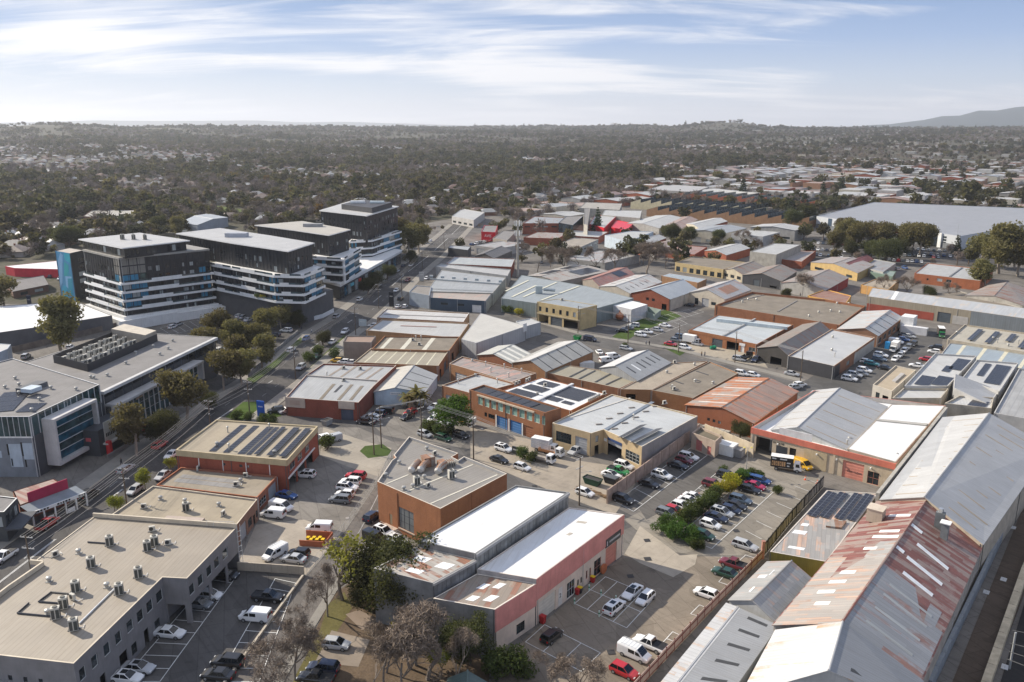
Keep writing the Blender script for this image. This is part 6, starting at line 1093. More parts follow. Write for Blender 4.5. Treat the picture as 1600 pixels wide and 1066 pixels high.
for q in [
 (862,999,B_,'hatch','black','alone in the front bays beside the pink factory',LOT1),(960,954,B_,'suv','white','parked tail out in the shaded pink factory bays',LOT1,'sunroof'),(988,930,B2_,'sedan','white','with sunroof in the back row of pink factory bays',LOT1,'sunroof'),(1008,940,B2_,'hatch','white','at the outer end of the pink factory bays',LOT1),
 (1103,932,A_,'hatch','white','nosed out from the fence beside a white bay',LOT1),(1133,900,A_,'sedan','green','nosed out from the fence next to a maroon ute',LOT1),(1146,887,A_,'ute','maroon','beside the dark green sedan at the fence',LOT1),(1164,857,A2_,'wagon','silver','near the end post of the patterned fence',LOT1),(1015,1012,A_,'ute','white','behind the roof racked van at the fence',LOT1),(991,1027,A_+180,'van','white','with roof rack against the fence',LOT1,'rack'),(975,1054,A2_,'hatch','red','cut off by the picture edge at the fence',LOT1),
 (1100,841,A2_,'hatch','green','half under the hedge shrubs',LOT2),(1110,824,A2_,'hatch','white','second out from the hedge shrubs',LOT2),(1119,813,A2_,'sedan','navy','between the white hatchback and silver suv',LOT2),(1128,806,A2_,'suv','silver','between two navy cars by the hedge',LOT2,'sunroof'),(1142,801,A2_,'hatch','navy','beyond the silver suv by the hedge',LOT2),(1149,794,A2_,'sedan','black','beside the slate wagon by the hedge',LOT2),(1157,785,A2_,'wagon','steel','beside the yellow green bush',LOT2),(1171,769,A2_,'wagon','black','in front of the crimson sedan',LOT2),(1179,763,A2_,'sedan','crimson','among dark cars at the car park head',LOT2),(1189,755,A2_,'hatch','blue','last in the row towards the delivery truck',LOT2),(1176,752,A2_,'hatch','blue','small, behind the crimson sedan',LOT2),
 (1084,781,A2_,'sedan','white','uppermost of three behind the hedge',LOT2),(1076,787,A2_,'sedan','white','middle of three behind the hedge',LOT2),(1064,795,A2_,'hatch','white','lowest of three behind the hedge',LOT2),(1054,802,A2_,'hatch','red','peeping out behind the hedge',LOT2),(1043,806,A2_,'wagon','grey','hidden by the big hedge shrubs',LOT2),(1114,762,A2_,'suv','maroon','beside the yellow shrub',LOT2),(1136,748,A2_,'suv','black','by the shrub at the head of the hedge',LOT2),
 (1034,747,A2_,'suv','white','against the precast wall',LOT3,'sunroof'),(1014,760,A2_,'sedan','black','below the white suv at the wall',LOT3),(1059,731,A2_,'sedan','black','above the white suv at the wall',LOT3),(1069,723,A2_,'hatch','maroon','in wall shade beside a white wagon',LOT3),(1076,717,A2_,'wagon','white','topmost along the precast wall',LOT3),(974,785,A2_,'suv','black','at the bottom end of the precast wall',LOT3),
 (914,774,A2_,'hatch','white','on the street by the timber heap',SST),(816,734,A2_,'hatch','white','driving past the tipper trucks',SST),(780,722,A2_,'sedan','black','driving behind the white roofed brick workshop',SST),(787,705,A2_,'suv','white','leaving the brick office forecourt',SST,'sunroof'),(664,682,A2_,'hatch','silver','at the kerb by a power pole',SST),(693,688,A2_,'wagon','green','at the kerb behind the silver hatchback',SST),(720,684,A2_,'suv','black','in the shade of the round green tree',SST),(636,655,B2_,'hatch','black','turning by the palm garden',SST),(641,648,B2_,'hatch','red','behind the black hatchback at the palms',SST),(679,639,B2_,'sedan','white','uppermost in the lane beside the brick workshop',SST),(686,648,B2_,'hatch','white','second in the lane beside the brick workshop',SST),(678,658,B2_,'sedan','white','tucked behind the round green tree',SST),(694,663,A2_,'hatch','white','in front of the round green tree',SST),
 (899,709,B2_,'suv','silver','outside the roller door of the mustard factory',SST),(975,732,A2_,'suv','white','uppermost beside the mustard factory wall',SST),(966,740,A2_,'ute','leaf','between two white cars at the mustard factory',SST),(955,746,A2_,'sedan','white','beside the covered black skip',SST,'sunroof'),
 (578,656,160,'suv','silver','in front of the red brick workshop',SST),(573,663,165,'ute','black','closest to the grass island',SST),(590,650,165,'suv','navy','behind the silver suv at the red workshop',SST),(601,646,165,'van','black','beside the pale blue shed',SST),(584,657,160,'hatch','white','squeezed beside the silver suv',SST),(431,645,200,'suv','black','under the workshop signboard',SST),(447,645,220,'hatch','silver','beside the black suv under the signboard',SST),(503,690,220,'suv','white','beside the red brick block and hedge',SST),(519,691,220,'van','silver','beside the clipped hedge',SST),
 (477,746,172,'suv','white','nosed to the red brick garages',YARD,'sunroof'),(556,748,168,'suv','red','at the top of the yard row',YARD),(548,757,168,'suv','white','beside the red suv',YARD),(543,766,-12,'suv','white','with sunroof, third in the yard row',YARD,'sunroof'),(539,776,168,'hatch','white','fourth in the yard row',YARD),(532,785,168,'suv','grey','lowest in the yard row',YARD),(448,778,-20,'sedan','blue','low under a shiny cover by the shop doors',YARD),(440,797,-22,'van','white','with dark bonnet facing out of the shop yard',YARD),(427,808,168,'van','white','small, parked below the other shop van',YARD),(499,830,175,'van','white','alone on the pale concrete yard',YARD),(430,870,238,'van','white','with ladders on its roof near the yard wall',YARD,'rack'),(467,869,165,'hatch','black','beside the orange skip',YARD),(459,878,165,'sedan','silver','under the bare tree by the yard wall',YARD),
 (583,812,62,'suv','navy','at the corner of the orange brick workshop',YARD),(586,846,-35,'van','black','below the entrance stair',YARD),(600,836,-35,'suv','white','with sunroof below the entrance stair',YARD,'sunroof'),(622,849,-35,'hatch','white','under the workshop sill',YARD,'sunroof'),(590,864,-35,'hatch','silver','half hidden by the dark tree',YARD),
 (266,994,-9,'sedan','white','in the open bays under the grey office',OPK),(217,1049,-9,'sedan','silver','with black sunroof beside the grey office',OPK,'sunroof'),(198,1064,-9,'sedan','white','with sunroof at the picture edge by the grey office',OPK,'sunroof'),(328,935,-9,'hatch','white','under the grey office overhang',OPK),(312,949,-9,'hatch','grey','in shade under the grey office overhang',OPK),(352,903,-9,'sedan','black','deepest under the grey office overhang',OPK),(419,938,-9,'ute','black','uppermost along the lane kerb',OPK),(399,969,171,'van','white','along the lane kerb below the black ute',OPK),(356,1040,171,'suv','black','in the sunny bays by the lane',OPK),(341,1060,171,'sedan','black','at the picture edge by the lane',OPK),(526,1012,-10,'hatch','silver','alone in the dirt bay under bare trees',OPK),(505,1050,170,'suv','navy','in the lower dirt bay',OPK),(494,1066,170,'ute','black','at the picture edge of the dirt bay',OPK),
 (75,823,ST,'ute','red','with a grey tray on the main street',MST),(7,875,ST2,'ute','white','driving past the dark shop',MST),(139,779,ST,'van','black','at the kerb above the crimson shop',MST),(250,699,ST,'suv','red','at the kerb under a street gum',MST),(211,770,ST2,'hatch','silver','below the yellow green street tree',MST),(255,747,ST2,'sedan','silver','beside the low shop parapet',MST),(269,714,ST2,'sedan','white','at the fascia corner of the red brick block',MST),(197,736,ST,'wagon','silver','outside the entrance with red pillars',MST),
 (478,532,ST2,'hatch','blue','turning at the grass verge',MST),(526,497,ST,'suv','silver','near the sunken driveway',MST),(519,537,ST2,'sedan','white','kerbside by the taupe cube office',MST),(539,521,ST2,'suv','white','kerbside above the taupe cube office',MST),(562,470,ST,'suv','white','driving by the teal glass corner',MST),(619,456,ST2,'hatch','white','waiting near the grey cube showroom',MST),(470,577,ST2,'suv','silver','kerbside in front of the striped shops',MST),(455,549,ST,'wagon','white','beside the grass verge',MST),(495,560,ST2,'suv','green','behind shrubs on the kerb',MST),(621,425,ST,'sedan','silver','kerbside before the tallest tower',MST),(630,417,ST,'sedan','steel','kerbside behind the silver sedan at the tallest tower',MST),(642,416,ST2,'hatch','white','mid street before the tallest tower',MST),(672,378,ST2,'hatch','white','far along the main street at the bend',MST),(592,448,ST,'suv','grey','under a street tree at the shops',MST),(597,441,ST,'hatch','silver','second under a street tree at the shops',MST),
 (622,481,ST,'sedan','white','by the grey cube showroom wall',MST),(633,481,ST,'hatch','white','second by the grey cube showroom wall',MST),(626,469,ST,'suv','black','behind the dark pylon sign',MST),(637,440,ST2,'suv','maroon','outside the zinc roofed showroom',MST),(666,437,ST2,'hatch','white','beside the pale pylon sign',MST),(583,511,170,'hatch','white','tucked between the pale roofs and street',MST),(537,568,170,'hatch','white','behind the striped beige roof',MST),(548,569,170,'sedan','white','second behind the striped beige roof',MST),(526,566,170,'hatch','yellow','third behind the striped beige roof',MST),
 (270,513,75,'hatch','white','first under the white boundary wall','cars below the apartments'),(279,509,75,'hatch','silver','second under the white boundary wall','cars below the apartments'),(341,496,75,'suv','black','alone by the end of the white boundary wall','cars below the apartments'),(374,496,75,'hatch','white','first of three by the charcoal podium','cars below the apartments'),(381,498,75,'suv','silver','second of three by the charcoal podium','cars below the apartments'),(388,502,75,'sedan','white','third of three by the charcoal podium','cars below the apartments'),(41,560,100,'suv','silver','beside the paling fence','cars below the apartments'),(110,545,100,'hatch','white','behind the long office plant deck','cars below the apartments'),(344,550,75,'suv','white','behind the long office corner','cars below the apartments'),(447,519,170,'suv','white','under gums by the verge wall','cars below the apartments'),(417,540,170,'wagon','steel','long, by the verge wall','cars below the apartments'),(430,526,170,'hatch','navy','in gum shade by the verge wall','cars below the apartments'),(371,507,75,'suv','steel','under the clump of car park gums','cars below the apartments'),
 (1001,526,A2_,'suv','white','at the grass edge by the pole',MID),(1010,521,A2_,'ute','white','second from the street on the green verge',MID),(1028,518,A2_,'hatch','silver','third from the street on the green verge',MID),(1039,511,A2_,'sedan','white','furthest up the green verge',MID),(972,519,160,'sedan','black','lowest of three near the copper vats',MID),(981,515,160,'sedan','grey','middle of three near the copper vats',MID),(990,511,160,'suv','white','uppermost of three near the copper vats',MID),(1048,540,A2_,'sedan','red','by the street pole at the garage',MID),(1056,534,A2_,'hatch','grey','behind the red sedan at the garage',MID),(1064,529,A2_,'suv','steel','third in line behind the red sedan',MID),(1070,546,A2_,'suv','white','in front of the white garage truck',MID),(1090,540,A2_,'hatch','silver','beside the garage bay',MID),(1155,564,A2_,'suv','silver','beside the black flat bed truck',MID),(1181,565,B2_,'suv','navy','behind the black flat bed truck',MID),(978,547,A2_,'wagon','silver','driving on the middle street',MID),(936,553,100,'sedan','white','beside the tan brick gable',MID),(948,566,20,'van','white','first in the yard behind the tan gable',MID),(958,560,20,'van','white','second in the yard behind the tan gable',MID),(1159,587,A2_,'suv','white','behind the brown sheeted roof',MID),(1177,589,A2_,'hatch','white','second behind the brown sheeted roof',MID),(1077,479,150,'wagon','black','in the shade of the cream gabled warehouse',MID),(922,533,A2_,'van','navy','at the kerb by the green bins',MID),
 (1327,595,A2_,'suv','white','nearest the black corner workshop',RLOT),(1335,589,A2_,'suv','silver','second along the workshop wall',RLOT),(1346,587,A2_,'hatch','grey','third along the workshop wall',RLOT),(1350,582,A2_,'suv','white','fourth along the workshop wall',RLOT),(1362,571,A2_,'wagon','teal','fifth along the workshop wall',RLOT),(1354,568,A2_,'hatch','white','half hidden against the workshop wall',RLOT),(1374,564,A2_,'wagon','steel','sixth along the workshop wall',RLOT),(1376,558,A2_,'suv','white','seventh along the workshop wall',RLOT),(1383,578,A2_,'sedan','black','by the beige flat roof parapet',RLOT),(1398,564,B2_,'hatch','white','lowest of the middle row',RLOT),(1406,558,B2_,'sedan','silver','second of the middle row',RLOT),(1412,551,B2_,'hatch','white','third of the middle row',RLOT),(1419,546,B2_,'suv','grey','fourth of the middle row',RLOT),(1427,541,B2_,'suv','black','topmost of the middle row',RLOT),(1400,537,A2_,'van','white','behind the white box truck',RLOT),(1412,533,A2_,'hatch','blue','beyond the white box truck',RLOT),(1420,528,A2_,'sedan','silver','near the white container',RLOT),(1414,526,A2_,'sedan','black','under the white container wall',RLOT),(1432,574,A_,'sedan','white','nosed out from the solar block',RLOT),(1446,564,A_,'hatch','red','second out from the solar block',RLOT),(1459,552,A_,'hatch','white','beside the blue grey roof',RLOT),(1462,546,A_,'suv','black','topmost beside the blue grey roof',RLOT),(1237,587,A2_,'sedan','silver','at the kerb in front of the black corner',RLOT),(1250,604,20,'hatch','white','by the gable wall of the striped shed',RLOT),(1243,608,20,'hatch','silver','behind the orange rusted warehouse',RLOT)]:
 car(*q[:7],extra=q[7] if len(q) > 7 else None)
# trucks
def truck(x,y,dirn,label,boxc=None,tray=None,cabc='white',L=6.6,name='box_truck',bh=2.4,pic=None):
 w = P(x,y);r = root(name,Vector((w.x,w.y,.03)),label,'truck','trucks parked about the estate',R(dirn));c = carpaint(CARC[cabc])
 m = MB();m.box((-.1,0,.72),(L-.6,.9,.22),flat((.03,.03,.03)));part('chassis',m,r,(0,0,0))
 x0 = L/2-1.75;m = MB();p = [Vector(q) for q in ((x0,-.95,.6),(x0+1.7,-.95,.55),(x0+1.7,.95,.55),(x0,.95,.6),(x0,-.9,2.3),(x0+1.25,-.86,2.3),(x0+1.25,.86,2.3),(x0,.9,2.3))];m.hexa(p,c);cb = part('cab',m,r,(0,0,0))
 m = MB();m.poly([Vector(q) for q in ((x0+1.64,-.85,1.35),(x0+1.64,.85,1.35),(x0+1.33,.8,2.15),(x0+1.33,-.8,2.15))],CGLASS)
 m.v = [(a+.10,b,c_) for a,b,c_ in m.v]
 for s in (-1,1): m.poly([Vector((a,s*.965,b)) for a,b in ((x0+.35,1.35),(x0+1.25,1.35),(x0+1.05,2.1),(x0+.35,2.1))][::s],CGLASS)
 part('window',m,r,(0,0,0))
 for sx in (x0+.75,-L/2+1.3):
  for sy in (-1,1): ob('wheel',wheel_mesh(.42),r,loc=(sx,sy*.85,.42))
 for sy in (-.7,.7): ob('headlight',CARM['suv'][2],r,loc=(x0+1.7,sy,.85))
 bl = L-1.95
 if boxc: m = MB();m.box((-L/2+bl/2,0,.95+bh/2),(bl,2.2,bh),boxc,top=WHITE);bx = part('cargo_box',m,r,(0,0,0))
 if tray:
  m = MB();m.box((-L/2+bl/2,0,.98),(bl,2.1,.12),tray)
  for s in (-1,1): m.box((-L/2+bl/2,s*1.05,1.3),(bl,.08,.55),tray)
  m.box((-L/2,0,1.3),(.08,2.1,.55),tray);part('tipper_tray',m,r,(0,0,0))
 if pic:
  m = MB();rr = random.Random(4);D = flat((.02,.018,.018));K = flat((.52,.31,.15))
  m.poly([Vector((a,-1.108,b)) for a,b in ((-L/2+.06,1.0),(-L/2+bl-.06,1.0),(-L/2+bl-.06,3.2),(-L/2+.06,3.2))],D);part('side_panel',m,r,(0,0,0))
  m = MB();u = -L/2+.3
  for k in range(7): w_ = .33;m.poly([Vector((u+a*w_,-1.116,b)) for a,b in ((0,1.25),(1,1.25),(1,2.35),(0,2.35))],K);m.poly([Vector((u+a*w_,-1.122,b)) for a,b in ((.3,1.5),(.7,1.5),(.7,2.0),(.3,2.0))],D) if k in (0,2,4) else None;u += .43
  for a,b,w_ in ((-L/2+.3,2.75,.9),(-L/2+2.0,2.75,1.5),(-L/2+3.5,2.0,.8),(-L/2+3.6,1.3,.5)): m.poly([Vector((a+e*w_,-1.116,b+f*.3)) for e,f in ((0,0),(1,0),(1,1),(0,1))],flat((.6,.6,.58)))
  part('lettering',m,r,(0,0,0))
 return r
truck(1228,735,-22,'white cab delivery truck with dark lettered box at the salmon fascia dock',flat((.03,.028,.028)),L=6.8,pic=True)
car(1254,731,205+90,'van','yellow','with dark windscreen at the salmon fascia dock','vans at the salmon fascia')
truck(852,706,-28,'white box truck behind the tipper trucks',paint((.60,.60,.60)),L=6.6);truck(848,722,-32,'empty steel tipper truck nearest the street',None,paint((.30,.27,.24)),L=6.2,name='tipper_truck');truck(862,712,-32,'tipper truck with an orange load between two trucks',None,paint((.42,.20,.09)),L=6.2,name='tipper_truck')
truck(1397,549,B2_,'square white box truck in the middle of the crowded car park',paint((.66,.63,.58)),L=6.2);truck(1081,538,A2_,'white box truck outside the orange brick garage',WHITE,L=6.6);truck(1470,526,250,'green cab truck with an orange tarpaulin by the grey shutter',paint((.06,.05,.045)),cabc='leaf',L=7);truck(1166,562,B_,'black flat bed truck across the garage driveway',None,flat((.02,.02,.02)),cabc='black',L=7,name='flatbed_truck')
truck(730,664,A_,'low trailer truck with a red tarpaulin beside the brick office',paint((.5,.5,.48)),L=4.6,bh=1.2,cabc='yellow')
truck(768,388,160,'white removal truck in the car rental yard',WHITE,L=7.5)
# ---------------------------------------------------------------- street furniture, fences, wires
WOODP = barkmat((.13,.10,.075));STEELP = flat((.36,.37,.37),.45,.3);INS = flat((.6,.6,.58),.3)
def pole_proto(h=10.6,arms=2):
 r = root('power_pole',(0,0,0),'x','power pole','power poles along the streets');m = MB();m.tube((0,0,0),(0,0,h),.17,.11,WOODP,8);part('pole',m,r)
 for k in range(arms):
  z = h-.35-k*2.0;m = MB();m.box((0,.14,z),(2.3,.10,.13),paint((.50,.49,.46)));a = part('crossarm',m,r)
  for x in (-1.05,-.45,.45,1.05): m = MB();m.tube((x,.14,z+.06),(x,.14,z+.28),.05,.035,INS,5);ob('insulator',m.mesh('insulator'),a)
 m = MB();m.tube((0,-.1,h-3.3),(.9,-1.6,h-2.9),.03,.03,STEELP,5);m.box((1.05,-1.85,h-2.88),(.22,.5,.1),STEELP);part('street_light',m,r)
 return r
POLE = pole_proto();TOPS = {}
def pole(key,base,ang,where,top=None):
 w = P(*base) if top is None else P(*top,10.3);w = Vector((w.x,w.y,0));o = place(POLE,w,R(ang),'timber power pole '+where,'power poles along the streets');TOPS[key] = (w,R(ang))
pole('m0',None,-10,'off the main street corner by the grey office',top=(40,840));pole('m1',None,-10,'rising behind the low beige workshop parapet',top=(191,733));pole('m2',None,-10,'at the street corner of the red brick block',top=(325,627));pole('m3',(391,655),-10,'on the verge by the blue pylon sign');pole('m4',(462,592),-10,'beside the red brick signboard workshop');pole('m5',(556,524),-10,'in front of the taupe cube office',);pole('m6',(592,482),-10,'opposite the sunken driveway');pole('m7',(628,463),-10,'outside the grey cube showroom');pole('m8',(660,420),-10,'outside the red brick store');pole('m9',(694,390),-10,'at the bend of the main street')
pole('s1',(584.5,711),60,'at the driveway edge of the grass island');pole('s2',(596,700),60,'standing in the grass island');pole('s3',(659,687),50,'behind the crooked brick workshop by parked cars');pole('s4',(740,718),50,'at the brick office forecourt');pole('s5',(905,790),50,'at the timber heap by the white hall')
pole('t1',(903,521),60,'outside the yellow brick office front');pole('t2',(981,537),60,'on the grass by parked cars and copper vats');pole('t3',(1060,551),60,'by the red sedan at the garage');pole('t4',(1148,567),60,'before the orange brick garage bays');pole('t5',(1250,601),60,'against the black painted corner front')
def wires(label,keys,lat=(-1.05,-.45,.45,1.05),zz=10.45,low=True):
 a0 = TOPS[keys[0]][0];r = root('power_line',a0,label,'power line','overhead power lines');WM = flat((.26,.255,.25),.5)
 for k,(a,b) in enumerate(zip(keys,keys[1:])):
  (p,ra),(q,rb) = TOPS[a],TOPS[b]
  for z,ls in ((zz,lat),(zz-2.0,(-.9,.9)) if low else (zz,())):
   for x in ls:
    m = MB();s = p+Vector((math.cos(ra),math.sin(ra),0))*x;e = q+Vector((math.cos(rb),math.sin(rb),0))*x;pr = None;sag = .012*(e-s).length
    for i in range(9): t = i/8;c = lerp(s,e,t)+Vector((0,0,z-sag*4*t*(1-t)));(m.tube(pr,c,.032,.032,WM,3,False) if pr is not None else None);pr = c
    part('wire',m,r)
wires('overhead wires along the main street past the shop roofs',['m0','m1','m2','m3','m4']);wires('overhead wires up the main street past the apartments',['m4','m5','m6','m7','m8','m9'],low=False);wires('overhead wires along the side street behind the crooked brick workshop',['s2','s3','s4','s5'],low=False);wires('overhead wires along the middle street to the black corner front',['t1','t2','t3','t4','t5'],low=False)
# phone tower
w = P(809,433);ht = hh((808,346),(809,433));tw_ = root('phone_tower',w,'tall concrete mobile phone monopole with white panel antennas','tower');m = MB();m.tube((0,0,0),(0,0,ht),.75,.42,CEM,12);part('pole',m,tw_,(0,0,0))
for z in (ht-1.5,ht-6): m = MB();[m.tube((0,0,z),(1.7*math.cos(a),1.7*math.sin(a),z),.07,.07,STEELP,5) for a in (0,2.1,4.2)];m.tube((0,0,z-.1),(0,0,z+.1),.8,.8,STEELP,10);part('antenna_mount',m,tw_,(0,0,0))
for z,h_ in ((ht-1.0,2.6),(ht-6,2.4)):
 for a in (0,1.05,2.1,3.14,4.2,5.2): m = MB();m.box((1.75*math.cos(a),1.75*math.sin(a),z),(.28,.5,h_),WHITE,rz=a);part('antenna',m,tw_,(0,0,0))
for z,x in ((ht-9,.9),(ht-11,1.0),(ht-13.5,.9)): m = MB();m.tube((x,-.3,z),(x+.3,-.6,z),.35,.35,WHITE,10);part('dish',m,tw_,(0,0,0))
# light poles
def light_pole(base,h,label,heads=2):
 w = P(*base);r = root('light_pole',w,label,'light pole');m = MB();m.tube((0,0,0),(0,0,h),.09,.06,STEELP,6);part('pole',m,r,(0,0,0))
 for s in (-1,1)[:heads]: m = MB();m.tube((0,0,h-.1),(s*.7,0,h),.03,.03,STEELP,4);m.box((s*.8,0,h),(.4,.45,.14),paint((.6,.5,.1)));part('floodlight',m,r,(0,0,0))
light_pole((1165.5,742),6.5,'slim floodlight pole with yellow heads in the hedge car park');light_pole((412,548),7,'grey light pole beside the apartment car park gums');light_pole((1493,388),16,'tall leaning bare pole at the gum tree edge',0);light_pole((1352,480),11,'timber looking pole before the long cream warehouse',0)
# fences
def run_fence(label,pts,h,panel,post,plen=2.4,name='panel_fence',th=.08,posth=.15,mk=None):
 r = root(name,pts[0],label,'fence')
 for a,b in zip(pts,pts[1:]):
  d = (b-a);L = d.length;d.normalize();nn = Vector((-d.y,d.x,0));n = max(1,round(L/plen));
  for k in range(n):
   o = lerp(a,b,k/n);m = MB();box3(m,o,d,nn,.06,L/n-.06,-th/2,th/2,.12,h,panel);pn = part('fence_panel',m,r)
   m = MB();box3(m,o,d,nn,-.06,.06,-.08,.08,0,h+posth,post);part('post',m,r)
   if mk: mk(o,d,nn,L/n,h,pn,r,k)
 return r
DRED = paint((.16,.035,.03),.7)
def rail(o,d,nn,L,h,pn,r,k): m = MB();box3(m,o,d,-nn,.0,L,.05,.12,h*.72,h*.80,DRED);box3(m,o,d,-nn,.0,L,.05,.12,.2,.3,DRED);ob('rail',m.mesh('rail',r.location),r)
run_fence('low pinkish fence with dark red frame between factory car park and sheds',[P(985,1090),P(1100,966),P(1191,873)],1.9,paint((.40,.29,.25),.8,.25),DRED,2.6,mk=rail)
BLK = flat((.035,.035,.04),.8);PALEF = paint((.42,.40,.38),.8,.2)
def cloth(o,d,nn,L,h,pn,r,k):
 rr = random.Random(k);m = MB();a = .25
 while a < L-.5: w_ = rr.uniform(.35,.8);q = [o+d*(a+e*w_)-nn*.05+Vector((0,0,z)) for e,z in ((0,.5),(1,.4),(1,h-.45+rr.uniform(-.3,.2)),(.2,h-.35))];m.poly(q,PALEF);a += w_+rr.uniform(.2,.5)
 ob('cloth_print',m.mesh('cloth_print',r.location),pn)
 m = MB();q = [o+d*(L*e)+nn*(.05)+Vector((0,0,z)) for e,z in ((.1,.3),(.9,.3),(.9,h-.2),(.1,h-.2))];m.poly(q,PALEF);ob('cloth_print',m.mesh('cloth_print',r.location),pn)
run_fence('tall boundary fence hung with black and pale printed cloth',[P(1192,871),P(1237,815),P(1286,761)],2.7,BLK,flat((.05,.05,.05)),2.5,mk=cloth)
rr_ = root('gate_post',P(1191,873),'weathered salmon end post of the printed cloth fence','post');m = MB();m.box((0,0,1.7),(.5,.5,3.4),paint((.42,.20,.15),.8,.3));part('post',m,rr_,(0,0,0));m = MB();m.box((0,0,3.45),(.6,.6,.12),paint((.35,.17,.13)));part('cap',m,rr_,(0,0,0))
run_fence('concrete panel wall dividing the brick yard from the grey office car park',[P(372,892),P(425,895),P(476,899)],1.7,paint((.44,.38,.30),.8),paint((.36,.31,.25)),3.2,'yard_wall',.2,0)
run_fence('low pale kerb wall along the car park side of the lane',[P(474,902),P(410,990),P(330,1100)],.55,paint((.42,.37,.30),.8),paint((.38,.33,.27)),4.0,'kerb_wall',.35,0)
def chain(label,pts,h,name='chain_link_fence'):
 r = root(name,pts[0],label,'fence')
 for a,b in zip(pts,pts[1:]):
  d = b-a;L = d.length;n = max(1,round(L/3.2));d.normalize()
  for k in range(n+1): q = lerp(a,b,k/n);m = MB();m.tube(q,q+Vector((0,0,h)),.03,.03,STEELP,5);part('post',m,r)
  for z in (h,h*.5,.1): m = MB();m.tube(a+Vector((0,0,z)),b+Vector((0,0,z)),.018,.018,STEELP,4);part('rail',m,r)
  m = MB();k = 0.0
  while k < L: (m.tube(a+d*k+Vector((0,0,.1)),a+d*min(k+h,L)+Vector((0,0,h)),.005,.005,STEELP,3,False),m.tube(a+d*k+Vector((0,0,h)),a+d*min(k+h,L)+Vector((0,0,.1)),.005,.005,STEELP,3,False));k += .5
  part('wire_mesh',m,r)
chain('thin chain link fence between yard and back lane',[P(480,899),P(538,832),P(592,752),P(612,716)],1.9);chain('chain link fence along the verge of the apartment car park',[P(395,588),P(425,558),P(466,523)],1.6);chain('low wire fence before the tipper truck forecourt',[P(806,722),P(855,737)],1.2)
run_fence('grey rendered wall along the apartment car park verge',[P(388,590),P(420,562),P(465,522)],1.5,paint((.20,.19,.185),.8),paint((.18,.17,.165)),5,'boundary_wall',.25,0)
ln = run_fence('long grey metal barrier running down the lane beside the sheds',[P(1450,1085,0),P(1540,895,0),P(1660,640,0)],2.2,paint((.24,.26,.28),.6),paint((.20,.22,.24)),4,'lane_barrier',.55,.0)
run_fence('pale concrete retaining edge above the railway cutting',[P(1528,1110),P(1600,900),P(1690,700)],1.6,paint((.46,.38,.26),.85,.3),paint((.3,.25,.19)),5,'retaining_wall',1.1,.05)
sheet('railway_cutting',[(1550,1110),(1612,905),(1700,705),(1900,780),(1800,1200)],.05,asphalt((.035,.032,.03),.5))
gt = root('railway_gantry',P(1600,1050),'steel overhead line gantry arms at the edge of the railway cutting','gantry');
for k,(x,y) in enumerate(((1582,985),(1578,1005),(1576,1018),(1574,1030))): m = MB();a,c = P(x,y,4.5),P(1660,y+15+k*6,5.5);m.tube(a,c,.05,.05,flat((.10,.10,.10)),5);part('arm',m,gt)
m = MB();m.tube(P(1577,1046,0),P(1577,1046,0)+Vector((0,0,6)),.16,.16,STEELP,6);part('mast',m,gt)
for k,(x,y) in enumerate(((1583,825),(1568,906),(1541,926),(1570,1043))): bx = root('lane_slab',P(x,y,.05),f'pale metal cover plate lying in the dark lane','cover plate','cover plates in the lane',.9);m = MB();m.box((0,0,.06),(1.3,.9,.12),paint((.5,.5,.5)));part('plate',m,bx,(0,0,0));m = MB();m.box((0,0,.14),(.5,.1,.04),STEELP);part('handle',m,bx,(0,0,0))
# signs
def pylon(base,w_,h,col,label,ang=0,band=None):
 r = root('pylon_sign',P(*base),label,'sign',None,R(ang));m = MB();m.box((0,0,h/2+.4),(w_,.35,h),paint(col,.4,.05));part('sign_face',m,r,(0,0,0));m = MB();m.box((0,0,.2),(w_*.8,.3,.4),CEM);part('base',m,r,(0,0,0))
 if band: m = MB();m.box((0,0,h*.16),(w_*1.02,.37,h*.22),paint(band,.4,.05));part('lower_panel',m,r,(0,0,0))
 m = MB();rr = random.Random(int(base[0]));
 for s in (-1,1):
  for k in range(4): m.poly([Vector((-w_*.3+k*w_*.17+e*w_*.11,s*.18,h*.75+f*.35)) for e,f in ((0,0),(1,0),(1,1),(0,1))],WHITE)
 part('lettering',m,r,(0,0,0))
pylon((409,658),2.2,5.2,(.02,.10,.42),'tall blue pylon sign with a white foot on the corner verge',-20,(.7,.7,.7));pylon((612,480),2.2,6.2,(.02,.022,.03),'black pylon sign in front of the grey cube showroom',-20);pylon((659,440),2.6,4.4,(.40,.41,.42),'pale grey pylon sign outside the parapet roofed store',-20);pylon((48,487),1.8,6.6,(.04,.05,.08),'dark pylon sign behind the spreading gum',-10,(.7,.7,.7));pylon((567,511),3.4,2.6,(.50,.55,.55),'pale green billboard beside the pale roofs',-25);pylon((806,712),2.0,1.8,(.03,.035,.04),'small black notice board at the forecourt corner',-35)
